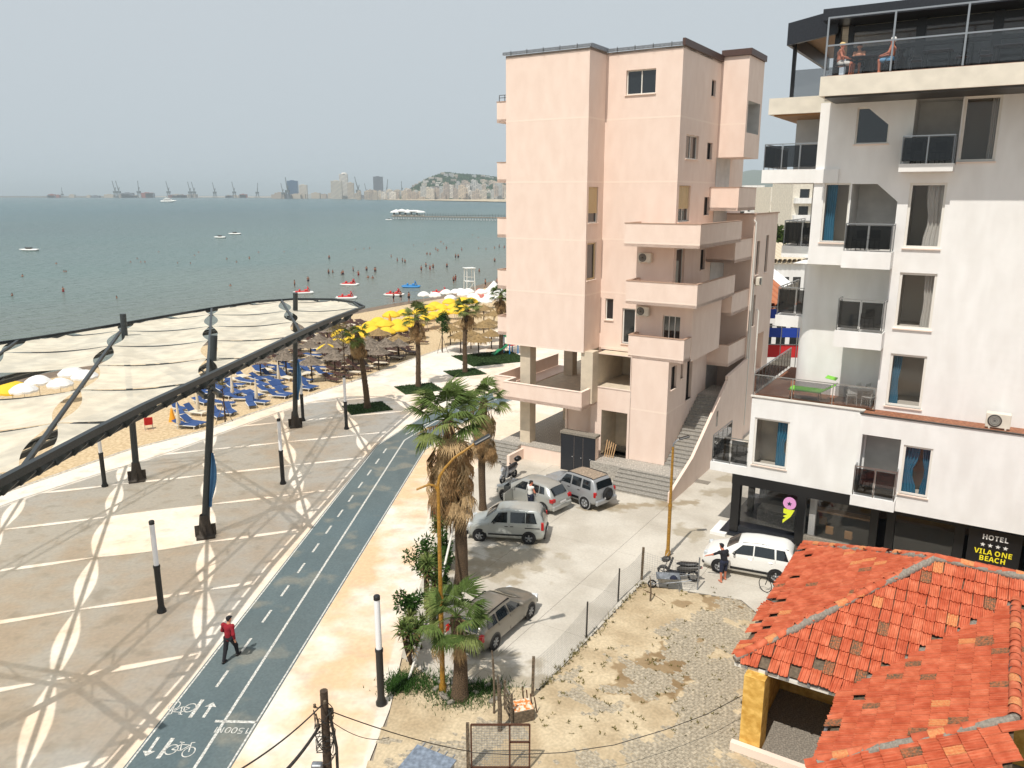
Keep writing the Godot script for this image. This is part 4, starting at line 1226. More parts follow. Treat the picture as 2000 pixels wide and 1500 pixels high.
func curtain(parent: Node3D, o: Vector3, ux: Vector3, n: Vector3, u0: float, u1: float, y0: float, y1: float, d: float, m: Material):
	var P := []
	var kp := 0.42 if y0 < 4.5 else fmod(u0 * 3.7 + y0 * 1.3, 1.0) * 0.25
	for i in 25:
		var t := i / 24.0; var row := []
		for j in 7:
			var s := j / 6.0
			var pinch := 1.0 - kp * exp(-pow((s - 0.42) * 5.0, 2.0))
			var u := lerpf(u0, u0 + (u1 - u0) * pinch, t)
			row.append(Vector3(o.x, lerpf(y0, y1, s), o.z) + ux * u - n * (d + 0.05 * sin(t * 26.0)))
		P.append(row)
	var mb := MB.new(); mb.grid(P); part("curtain", mb, m, parent)

func room(parent: Node3D, o: Vector3, h: Array, depth := 2.4):
	var mb := MB.new()
	var a := Vector3(o.x + h[0] - 0.02, h[2] - 0.02, o.z - h[4]); var e := Vector3(o.x + h[1] + 0.02, h[3] + 0.02, o.z - h[4] - depth)
	mb.quad_n(Vector3(a.x, a.y, e.z), Vector3(e.x, a.y, e.z), Vector3(e.x, e.y, e.z), Vector3(a.x, e.y, e.z), Vector3(0, 0, 1))
	mb.quad_n(Vector3(a.x, a.y, a.z), Vector3(a.x, a.y, e.z), Vector3(a.x, e.y, e.z), Vector3(a.x, e.y, a.z), Vector3(1, 0, 0))
	mb.quad_n(Vector3(e.x, a.y, a.z), Vector3(e.x, a.y, e.z), Vector3(e.x, e.y, e.z), Vector3(e.x, e.y, a.z), Vector3(-1, 0, 0))
	mb.quad_n(Vector3(a.x, a.y, a.z), Vector3(e.x, a.y, a.z), Vector3(e.x, a.y, e.z), Vector3(a.x, a.y, e.z), Vector3.UP)
	mb.quad_n(Vector3(a.x, e.y, a.z), Vector3(e.x, e.y, a.z), Vector3(e.x, e.y, e.z), Vector3(a.x, e.y, e.z), Vector3.DOWN)
	part("room", mb, M.dark_room, parent)

func hotel():
	var T := Vector3(11.4, 0, -37.6)
	var b := frame_at("hotel", "white plastered hotel with smoked-glass balconies and dark roof terrace", "building", T)
	var X := Vector3(1, 0, 0); var Zp := Vector3(0, 0, 1); var D := Vector3(0, 0, -1)
	mat("curtain_blue", C8(52, 120, 150), 0.9)
	mat("ceiling_wood", C8(150, 110, 66), 0.6)
	# ground floor: black frame, cafe behind, its shade put into dark floor and walls
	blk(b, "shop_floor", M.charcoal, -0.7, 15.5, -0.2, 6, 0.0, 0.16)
	var bw := MB.new(); bw.quad_n(Vector3(-0.2, 0.16, -5.9), Vector3(15.5, 0.16, -5.9), Vector3(15.5, 3.3, -5.9), Vector3(-0.2, 3.3, -5.9), Zp); part("shop_back_wall", bw, M.shop_shade, b)
	var sw := MB.new(); sw.quad_n(Vector3(15.5, 0, 0.5), Vector3(15.5, 0, -5.9), Vector3(15.5, 3.3, -5.9), Vector3(15.5, 3.3, 0.5), -X); part("shop_side_wall", sw, M.shop_shade, b)
	for q in [[-0.26, 0.16, 0.0, 0.4], [2.95, 3.35, 0.0, 0.4], [6.25, 6.6, 0.0, 0.35], [6.95, 7.3, 0.0, 0.35], [9.7, 10.1, 0.0, 0.4], [-0.2, 0.1, 3.0, 3.3], [-0.2, 0.1, 5.5, 5.8]]:
		blk(b, "shop_column", M.black, q[0], q[1], q[2], q[3], 0.16, 3.2)
	blk(b, "shop_fascia", M.black, -0.28, 15.5, -0.02, 0.3, 2.75, 3.28)
	blk(b, "shop_fascia", M.black, -0.28, 0.0, 0.31, 6.0, 2.75, 3.28)
	blk(b, "shop_sill", M.charcoal, 0.17, 2.94, 0.05, 0.3, 0.16, 0.5); blk(b, "shop_sill", M.mortar, 3.36, 6.24, 0.05, 0.3, 0.16, 0.75)
	blk(b, "door_step", M.white_wall, -1.1, -0.3, -0.5, 1.2, 0.0, 0.14)
	for q in [[0.17, 2.94], [3.36, 6.24], [7.32, 9.68]]:
		var g := MB.new(); g.ab(Vector3(q[0], 0.75, -0.18), Vector3(q[1], 2.75, -0.19)); part("shop_pane", g, M.clear, b)
	blk(b, "counter_ledge", M.ceiling_wood, 3.4, 6.2, 1.0, 1.5, 1.75, 1.85)
	blk(b, "beam", M.white_wall, 3.45, 3.75, 0.6, 0.9, 0.16, 3.2)
	# display case with curved glass
	var dc := MB.new(); dc.slab([Vector2(0, 0), Vector2(0.9, 0), Vector2(0.9, 0.9), Vector2(0, 0.9)], Transform3D(Basis(D, Vector3.UP, X), Vector3(0.7, 0.16, -1.6)), 1.9); part("display_counter", dc, M.grey_stone, b)
	var dg := []
	for i in 9:
		var t := i / 8.0 * PI * 0.5
		dg.append([Vector3(0.7, 1.06 + sin(t) * 0.55, -1.6 - 0.75 + cos(t) * 0.75), Vector3(2.6, 1.06 + sin(t) * 0.55, -1.6 - 0.75 + cos(t) * 0.75)])
	var dgm := MB.new(); dgm.grid(dg); part("display_glass", dgm, M.clear, b)
	for q in [[4.4, 0.9], [5.3, 0.75], [3.9, 2.0]]:
		var st := MB.new(); st.bevel(Vector3(q[0], 0.95, -q[1]), Vector3(0.36, 0.42, 0.05), 0.02); st.bevel(Vector3(q[0], 0.75, -q[1] - 0.18), Vector3(0.36, 0.05, 0.36), 0.02); part("stool", st, M.ceiling_wood, b)
	# ice-cream sign
	var cs := MB.new()
	var pts := []
	for k in 28: pts.append(Vector2(2.62 + cos(TAU * k / 28) * 0.31, 2.3 + sin(TAU * k / 28) * 0.31))
	cs.slab(pts, Transform3D(Basis.IDENTITY, Vector3(0, 0, 0.03)), 0.05)
	var sg := part("ice_cream_sign", cs, mat("sign_pink", C8(222, 156, 208), 0.5), b)
	var yc := MB.new(); yc.slab([Vector2(2.36, 1.98), Vector2(2.88, 1.98), Vector2(2.72, 1.62), Vector2(2.36, 1.22), Vector2(2.36, 1.4), Vector2(2.5, 1.52), Vector2(2.36, 1.58), Vector2(2.56, 1.72), Vector2(2.36, 1.76)], Transform3D(Basis.IDENTITY, Vector3(0, 0, 0.03)), 0.05); part("sign_wafer", yc, mat("sign_yellow", C8(226, 236, 60), 0.5), sg)
	var fl := []
	for k in 10: fl.append(Vector2(2.62, 2.28) + Vector2(cos(TAU * k / 10 + 0.3), sin(TAU * k / 10 + 0.3)) * (0.13 if k % 2 == 0 else 0.06))
	var fm := MB.new(); fm.slab(fl, Transform3D(Basis.IDENTITY, Vector3(0, 0, 0.085)), 0.004); part("sign_star", fm, M.cloth_navy, sg)
	# first floor, left block with corner balcony
	var mb := MB.new(); var mi := MB.new()
	var h1 := [[0.22, 1.88, 3.97, 6.37, 0.12, false]]
	wall(mb, mi, Vector3(0.42, 0, 0.0), X, Zp, 5.3, 3.28, 7.38, h1)
	mb.quad_n(Vector3(0.42, 3.28, 0), Vector3(0.42, 3.28, -8), Vector3(0.42, 7.38, -8), Vector3(0.42, 7.38, 0), -X)
	mb.quad_n(Vector3(-0.3, 3.28, 0), Vector3(15.5, 3.28, 0), Vector3(15.5, 3.28, -8), Vector3(-0.3, 3.28, -8), Vector3.DOWN)
	part("first_floor_wall", mb, M.white_wall, b)
	window_in(b, Vector3(0.42, 0, 0.0), X, Zp, h1[0], M.frame, 1, 0.09, M.clear)
	var rm := MB.new()
	wall(rm, null, Vector3(0.45, 0, -0.15), X, Zp, 2.0, 3.6, 6.6, [[0.1, 1.95, 3.7, 6.5, 1.6, true]]); part("room", rm, M.dark_room, b)
	curtain(b, Vector3(0.42, 0, 0), X, Zp, 1.25, 1.85, 3.9, 6.4, 0.4, M.curtain_blue)
	blk(b, "balcony_slab", M.white_wall, -1.45, 0.42, -0.02, 3.2, 3.28, 3.72)
	rail_glass(b, [[0.42, 0.05], [-1.38, 0.05], [-1.38, 3.2]], 3.72, 5.1, M.smoke, "railing", 0.9)
	var pv := MB.new(); pv.ab(Vector3(0.0, 3.72, -2.4), Vector3(0.42, 6.3, -2.42)); part("balcony_screen", pv, M.tint, b)
	# first floor, right block
	mb = MB.new(); mi = MB.new()
	var h2 := [[0.14, 1.72, 3.75, 6.53, 1.7, true], [1.85, 3.0, 4.06, 6.32, 0.12, false]]
	wall(mb, mi, Vector3(5.5, 0, 0.8), X, Zp, 10.0, 3.2, 7.45, h2)
	mb.quad_n(Vector3(5.5, 3.2, 0.8), Vector3(5.5, 3.2, 0), Vector3(5.5, 7.45, 0), Vector3(5.5, 7.45, 0.8), -X)
	mb.quad_n(Vector3(5.5, 3.2, 0.8), Vector3(15.5, 3.2, 0.8), Vector3(15.5, 3.2, 0), Vector3(5.5, 3.2, 0), Vector3.DOWN)
	part("first_floor_wall", mb, M.white_wall, b); part("loggia_recess", mi, M.loggia, b)
	window_in(b, Vector3(5.5, 0, 0.8), X, Zp, h2[1], M.frame, 1, 0.09, M.clear)
	rm = MB.new(); wall(rm, null, Vector3(7.2, 0, 0.65), X, Zp, 1.5, 3.8, 6.6, [[0.08, 1.42, 3.9, 6.5, 1.4, true]]); part("room", rm, M.dark_room, b)
	curtain(b, Vector3(5.5, 0, 0.8), X, Zp, 1.92, 2.5, 4.0, 6.35, 0.4, M.curtain_blue); curtain(b, Vector3(5.5, 0, 0.8), X, Zp, 2.95, 2.6, 4.0, 6.35, 0.4, M.curtain_blue)
	blk(b, "balcony_slab", M.white_wall, 5.48, 7.3, -1.4, -0.81, 3.33, 3.82)
	rail_glass(b, [[5.55, -0.82], [5.55, -1.35], [7.24, -1.35], [7.24, -0.82]], 3.82, 5.18, M.smoke, "railing", 0.85)
	blk(b, "ledge", M.terracotta_ledge, 5.56, 15.5, -0.74, 0.29, 7.4, 7.47); blk(b, "ledge_edge", M.frame_dark, 5.45, 15.5, -0.85, -0.72, 7.45, 7.5)
	# terrace on the left block
	blk(b, "terrace_floor", M.terracotta_ledge, 0.42, 5.7, 0.0, 8.0, 7.3, 7.4)
	blk(b, "terrace_edge", M.frame, 0.36, 5.95, -0.06, 0.1, 7.4, 7.47)
	rail_glass(b, [[5.9, 0.02], [0.45, 0.02]], 7.47, 8.5, M.tint, "railing", 1.8)
	rail_glass(b, [[0.45, 0.1], [0.45, 7.5]], 7.47, 8.6, M.smoke, "railing", 0.7)
	# main wall
	mb = MB.new(); mi = MB.new()
	var hm := [[0.4, 1.85, 7.73, 10.12, 0.14, false], [0.4, 1.85, 11.27, 13.71, 0.14, false], [0.4, 1.8, 14.76, 17.48, 0.14, false], [2.05, 3.37, 18.3, 20.85, 0.14, false], [0.27, 1.99, 18.2, 20.85, 1.6, true]]
	wall(mb, mi, Vector3(5.9, 0, -0.3), X, Zp, 10.0, 7.4, 20.9, hm)
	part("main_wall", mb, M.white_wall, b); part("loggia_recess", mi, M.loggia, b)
	mat("curtain_grey", C8(196, 194, 188), 0.9)
	for k in 4:
		window_in(b, Vector3(5.9, 0, -0.3), X, Zp, hm[k], M.frame, 1, 0.1, M.clear)
		room(b, Vector3(5.9, 0, -0.3), hm[k])
		if k == 0: curtain(b, Vector3(5.9, 0, -0.3), X, Zp, 0.5, 0.85, hm[k][2], hm[k][3], 0.45, M.curtain_blue)
		else: curtain(b, Vector3(5.9, 0, -0.3), X, Zp, hm[k][1] - 0.02, hm[k][1] - [0.0, 0.5, 0.75, 0.35][k], hm[k][2], hm[k][3], 0.5, M.curtain_grey)
	# column of loggias left of it
	mb = MB.new(); mi = MB.new()
	var hc := [[1.6, 3.48, 14.6, 17.45, 2.0, true], [0.45, 1.55, 14.9, 17.49, 0.14, false]]
	wall(mb, mi, Vector3(2.4, 0, -0.3), X, Zp, 3.5, 13.9, 18.0, hc)
	wall(mb, mi, Vector3(2.4, 0, -0.3), X, Zp, 3.5, 18.0, 20.9, [[1.52, 2.85, 19.12, 20.64, 0.14, false]])
	mb.quad_n(Vector3(2.4, 13.9, -0.3), Vector3(2.4, 13.9, -8), Vector3(2.4, 20.9, -8), Vector3(2.4, 20.9, -0.3), -X)
	mb.quad_n(Vector3(1.75, 13.9, -0.3), Vector3(5.9, 13.9, -0.3), Vector3(5.9, 13.9, -2.6), Vector3(1.75, 13.9, -2.6), Vector3.DOWN)
	# lower floors stand back; the wall turns its corner in a curve
	var cv := []
	for k in 9:
		var t := k / 8.0 * PI * 0.5
		cv.append([Vector3(2.55 - 0.8 * sin(t), 7.4, -3.1 + 0.8 * cos(t)), Vector3(2.55 - 0.8 * sin(t), 13.9, -3.1 + 0.8 * cos(t))])
	mb.grid(cv)
	mb.quad_n(Vector3(2.55, 7.4, -2.3), Vector3(5.9, 7.4, -2.3), Vector3(5.9, 13.9, -2.3), Vector3(2.55, 13.9, -2.3), Zp)
	mb.quad_n(Vector3(1.75, 7.4, -3.1), Vector3(1.75, 7.4, -8), Vector3(1.75, 13.9, -8), Vector3(1.75, 13.9, -3.1), -X)
	mb.quad_n(Vector3(5.9, 7.4, -0.3), Vector3(5.9, 7.4, -2.3), Vector3(5.9, 13.9, -2.3), Vector3(5.9, 13.9, -0.3), -X)
	blk(b, "loggia_slab", M.white_wall, 4.0, 5.89, 0.3, 2.29, 10.35, 11.08)
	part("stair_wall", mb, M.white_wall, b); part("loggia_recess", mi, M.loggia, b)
	window_in(b, Vector3(2.4, 0, -0.3), X, Zp, hc[1], M.frame, 1, 0.07, M.clear)
	room(b, Vector3(2.4, 0, -0.3), [0.5, 1.5, 14.9, 17.49, 0.14, false], 1.2)
	curtain(b, Vector3(2.4, 0, -0.3), X, Zp, 0.52, 0.95, 14.9, 17.49, 0.4, M.curtain_blue)
	# plaster wedge closing the corner of the top loggia opening
	var wg := MB.new(); wg.slab([Vector2(5.0, 17.46), Vector2(5.89, 17.46), Vector2(5.89, 16.7)], Transform3D(Basis.IDENTITY, Vector3(0, 0, -0.45)), 0.149); part("corner_wedge", wg, M.white_wall, b)
	# five-sided window
	var pw := MB.new(); pw.slab([Vector2(4.3, 20.64), Vector2(5.25, 20.64), Vector2(5.25, 19.85)], Transform3D(Basis.IDENTITY, Vector3(0, 0, -0.45)), 0.149); part("window_wedge", pw, M.white_wall, b)
	window_in(b, Vector3(2.4, 0, -0.3), X, Zp, [1.52, 2.85, 19.12, 20.64, 0.14, false], M.frame, 1, 0.06)
	# loggia balconies
	for q in [[13.87, 14.6, 15.77, -0.6, 4.0, 5.97, 0.3], [10.35, 11.08, 12.5, -0.6, 4.0, 5.97, 0.3], [17.92, 18.24, 19.34, -0.5, 5.87, 7.87, 0.3]]:
		blk(b, "balcony_slab", M.white_wall, q[4], q[5], q[3], q[6] - 0.01, q[0], q[1])
		rail_glass(b, [[q[4] + 0.06, q[6]], [q[4] + 0.06, q[3] + 0.06], [q[5] - 0.06, q[3] + 0.06], [q[5] - 0.06, q[6]]], q[1], q[2], M.smoke, "railing", 0.9)
	# balconies on the beach side
	for q in [[17.52, 18.12, 19.25, -0.05, 0.6, 5.0], [14.0, 14.55, 15.75, 0.65, 2.6, 7.0], [10.55, 11.1, 12.5, 0.6, 2.6, 7.0]]:
		blk(b, "balcony_slab", M.white_wall, q[3], 2.39 if q[0] < 17 else 3.3, q[4] if q[0] < 17 else q[4], q[5], q[0], q[1])
		rail_glass(b, [[2.38, q[4] + 0.06], [q[3] + 0.06, q[4] + 0.06], [q[3] + 0.06, q[5]]], q[1], q[2], M.smoke, "railing", 0.9)
	blk(b, "balcony_front", M.white_wall, 2.4, 3.4, 0.2, 0.58, 17.5, 18.1)
	blk(b, "upper_recess_wall", M.loggia, 0.75, 2.39, 3.2, 8.0, 18.1, 20.5); blk(b, "upper_recess_wall", M.loggia, 1.75, 2.39, 3.2, 8.0, 13.9, 17.5)
	var dr := MB.new(); dr.ab(Vector3(1.95, 18.15, -3.16), Vector3(2.35, 20.3, -3.19)); part("glass_door", dr, M.window, b)
	# roof terrace slab
	blk(b, "terrace_slab", M.cream, 2.8, 15.9, -2.2, 8.0, 20.92, 21.68); blk(b, "terrace_soffit", M.frame_dark, 3.0, 15.9, -2.05, 0.28, 20.84, 20.92)
	blk(b, "terrace_slab", M.cream, 0.08, 2.79, 0.5, 8.0, 20.55, 21.25); blk(b, "terrace_soffit", M.ceiling_wood, 0.3, 2.79, 0.7, 8.0, 20.48, 20.55)
	blk(b, "terrace_floor", M.terracotta_ledge, 3.0, 15.9, -2.0, 7.9, 21.68, 21.72)
	# terrace railing: tall steel posts, two rails, glass
	var pr := MB.new()
	for y in [22.85, 23.9]: pr.bar(Vector3(2.9, y, 2.12), Vector3(15.9, y, 2.12), 0.06, 0.06)
	for x in [2.93, 5.38, 7.86, 10.35, 12.8]: pr.bar(Vector3(x, 21.72, 2.12), Vector3(x, 23.9, 2.12), 0.09, 0.07)
	var pro := part("terrace_railing", pr, M.steel, b)
	for k in 4:
		var g := MB.new(); g.ab(Vector3(3.0 + k * 2.48, 21.78, 2.125), Vector3(5.3 + k * 2.48, 22.8, 2.115)); part("glass_panel", g, M.clear, pro)
	# terrace enclosure and roof
	blk(b, "terrace_roof", M.charcoal, 2.5, 15.9, -1.3, 8.0, 23.98, 24.42)
	var ar := MB.new(); ar.slab([Vector2(0.9, 23.3), Vector2(2.95, 23.6), Vector2(2.95, 24.55), Vector2(0.9, 24.2)], Transform3D(Basis.IDENTITY, Vector3(0, 0, 0.4)), -0.2); ar.ab(Vector3(0.9, 23.3, 0.2), Vector3(1.05, 24.2, -8.0)); ar.ab(Vector3(1.05, 23.95, 0.19), Vector3(2.49, 24.15, -8)); part("terrace_roof", ar, M.charcoal, b)
	blk(b, "terrace_ceiling", M.ceiling_wood, 1.06, 2.49, -0.1, 8.0, 23.88, 23.94)
	blk(b, "terrace_ceiling", M.cream, 2.5, 15.9, 0.4, 8.0, 23.9, 23.97)
	for q in [[0.95, 1.1, 0.55, 0.7], [2.78, 3.0, 0.1, 0.4], [3.3, 3.5, 0.1, 0.4], [5.9, 6.25, 0.1, 0.4], [8.6, 8.95, 0.1, 0.4], [11.2, 11.5, 0.1, 0.4]]:
		blk(b, "terrace_column", M.black, q[0], q[1], q[2], q[3], 21.25 if q[0] < 2 else 21.72, 23.95)
	for q in [[3.5, 5.9], [6.25, 8.6], [8.95, 11.2]]:
		blk(b, "enclosure_beam", M.black, q[0], q[1], 0.12, 0.38, 23.65, 23.9); blk(b, "enclosure_beam", M.black, q[0], q[1], 0.12, 0.38, 22.9, 23.05)
		var g := MB.new(); g.ab(Vector3(q[0], 21.72, -0.2), Vector3(q[1], 22.9, -0.22)); part("enclosure_pane", g, M.smoke, b)
		g = MB.new(); g.ab(Vector3(q[0], 23.05, -0.2), Vector3(q[1], 23.65, -0.22)); part("enclosure_pane", g, M.tint, b)
	blk(b, "enclosure_back", M.loggia, 3.0, 15.9, 6.0, 6.2, 21.72, 23.9)
	var lr := MB.new(); lr.ab(Vector3(1.1, 21.25, -0.6), Vector3(2.75, 22.4, -0.62)); part("glass_panel", lr, M.tint, b)
	# hotel sign
	var lf := func(u: float, h: float, w: float) -> Vector3: return T + Vector3(E1.x * u + E2.x * w, h, E1.y * u + E2.y * w)
	var sgn := frame_at("hotel_sign", "black hotel sign with white stars and yellow lettering under the overhang", "sign", T + Vector3(0, 0, 0))
	sgn.position = lf.call(10.25, 0.9, -0.45)
	var sp := MB.new(); sp.bevel(Vector3(0.98, 1.0, -0.04), Vector3(1.96, 2.2, 0.08), 0.01); part("panel", sp, M.black, sgn)
	var sf := SystemFont.new(); sf.font_names = PackedStringArray(["Droid Sans"]); sf.font_weight = 700
	for q in [["HOTEL", 1.76, 40, "w"], ["VILA ONE", 1.1, 40, "y"], ["BEACH", 0.8, 40, "y"]]:
		var tm := TextMesh.new(); tm.text = q[0]; tm.font = sf; tm.font_size = q[2]; tm.pixel_size = 0.0078; tm.depth = 0.012
		part("lettering", tm, M.white_plastic if q[3] == "w" else mat("letter_yellow", C8(236, 220, 40), 0.5), sgn, Transform3D(Basis.IDENTITY, Vector3(0.98, q[1] + (0.02 if q[3] == "w" else 0.0), 0.008)))
	for k in 4:
		var s := []
		for j in 10: s.append(Vector2(sin(TAU * j / 10), cos(TAU * j / 10)) * (0.1 if j % 2 == 0 else 0.042))
		var sm := MB.new(); sm.slab(s, Transform3D(Basis.IDENTITY, Vector3(0.56 + k * 0.28, 1.42, 0.002)), 0.012); part("star", sm, M.white_plastic, sgn)
	# things on the hotel
	var r32 := deg_to_rad(-32)
	ac_unit(lf.call(10.7, 7.5, -0.3), r32, "white air conditioner standing on the hotel's brown ledge", 1.05)
	for q in [[4.75, 1.0, 0.3], [5.5, 1.0, 2.8], [4.7, 1.85, 1.2], [5.5, 1.85, -2.0]]:
		chair(lf.call(q[0], 7.4, q[1]), r32 + q[2], M.white_plastic, "white chair around the small table on the hotel's lower terrace", "white chairs on the lower terrace")
	table(lf.call(5.05, 7.4, 1.35), r32, M.white_plastic, M.white_plastic, "white square table on the hotel's lower terrace")
	var gt := thing("sun_lounger", "bright green sun lounger with raised headrest on the lower terrace", "sun lounger", lf.call(2.75, 7.4, 0.75), r32)
	var mbx := MB.new(); mbx.bevel(Vector3(0, 0.5, 0), Vector3(1.5, 0.05, 0.9), 0.02); part("bed", mbx, M.green_plastic, gt)
	mbx = MB.new(); mbx.bevel(Vector3(1.05, 0.72, 0), Vector3(0.72, 0.05, 0.62), 0.02, Basis(Vector3(0, 0, 1), 0.6)); part("backrest", mbx, M.green_plastic, gt)
	mbx = MB.new(); mbx.bevel(Vector3(1.1, 1.2, 0), Vector3(0.5, 0.04, 0.6), 0.02, Basis(Vector3(0, 0, 1), -0.15)); part("sunshade", mbx, M.green_plastic, gt)
	for x in [-0.6, 0.6]:
		for z in [-0.26, 0.26]:
			var l := MB.new(); l.tube([Vector3(x, 0.48, z), Vector3(x * 1.15, 0, z)], [0.018], 6); part("leg", l, M.frame_dark, gt)
	table(lf.call(-0.55, 3.72, 1.5), r32, M.white_plastic, M.frame_dark, "round pale table on the hotel's corner balcony", true)
	chair(lf.call(-0.1, 3.72, 2.2), r32 + 2.5, M.cream, "cream chair behind the round table on the corner balcony", "chairs on the corner balcony")
	chair(lf.call(-0.75, 3.72, 0.65), r32 + 0.2, M.cream, "cream chair in front of the round table on the corner balcony", "chairs on the corner balcony")
	for q in [[5.0, 14.6, 0.7], [4.5, 14.6, 0.3], [1.5, 14.55, 3.4], [5.1, 11.08, 0.9], [6.3, 18.24, 0.3], [7.2, 18.24, 0.3], [6.0, 3.82, -0.3]]:
		chair(lf.call(q[0], q[1], q[2]), r32 + 0.6, M.charcoal, "dark chair behind a smoked-glass balcony railing of the hotel", "dark chairs on the hotel balconies")
	for q in [[4.2, -1.1], [6.9, -1.1], [9.3, -1.0], [10.9, -1.0]]:
		table(lf.call(q[0], 21.72, q[1]), r32, M.charcoal, M.black, "dark table behind the roof terrace's glass railing", false, "dark tables on the roof terrace")
	for q in [[6.15, -1.0, -1.5], [7.75, -1.1, 1.5], [8.55, -1.0, -1.5], [10.1, -1.0, 1.5], [3.35, -1.25, -1.6], [5.25, -1.25, 1.6], [3.9, -0.45, 0.0]]:
		chair(lf.call(q[0], 21.72, q[1]), r32 + q[2], M.charcoal, "dark chair at a table behind the roof terrace's glass railing", "dark chairs on the roof terrace")
	return lf

# ---------- tiled house ------------------------------------------------------
func tile_mesh(seed_: int) -> ArrayMesh:
	var mb := MB.new()
	var pr := [Vector2(-0.1440, 0.0), Vector2(-0.1274, 0.042), Vector2(-0.0920, 0.042), Vector2(-0.0755, 0.004), Vector2(-0.0260, 0.002), Vector2(-0.0118, 0.035), Vector2(0.0212, 0.035), Vector2(0.0354, 0.002), Vector2(0.0920, 0.004), Vector2(0.1086, 0.038), Vector2(0.1392, 0.042), Vector2(0.1463, 0.004)]
	for i in pr.size() - 1:
		var a: Vector2 = pr[i]; var b: Vector2 = pr[i + 1]
		mb.quad_n(Vector3(a.x, a.y + 0.052, 0.27), Vector3(b.x, b.y + 0.052, 0.27), Vector3(b.x, b.y, -0.27), Vector3(a.x, a.y, -0.27), Vector3(-(b.y - a.y), b.x - a.x, 0))
		mb.quad_n(Vector3(a.x, a.y + 0.052, 0.27), Vector3(b.x, b.y + 0.052, 0.27), Vector3(b.x, b.y + 0.012, 0.265), Vector3(a.x, a.y + 0.012, 0.265), Vector3(0, 0, 1))
	return mb.mesh()
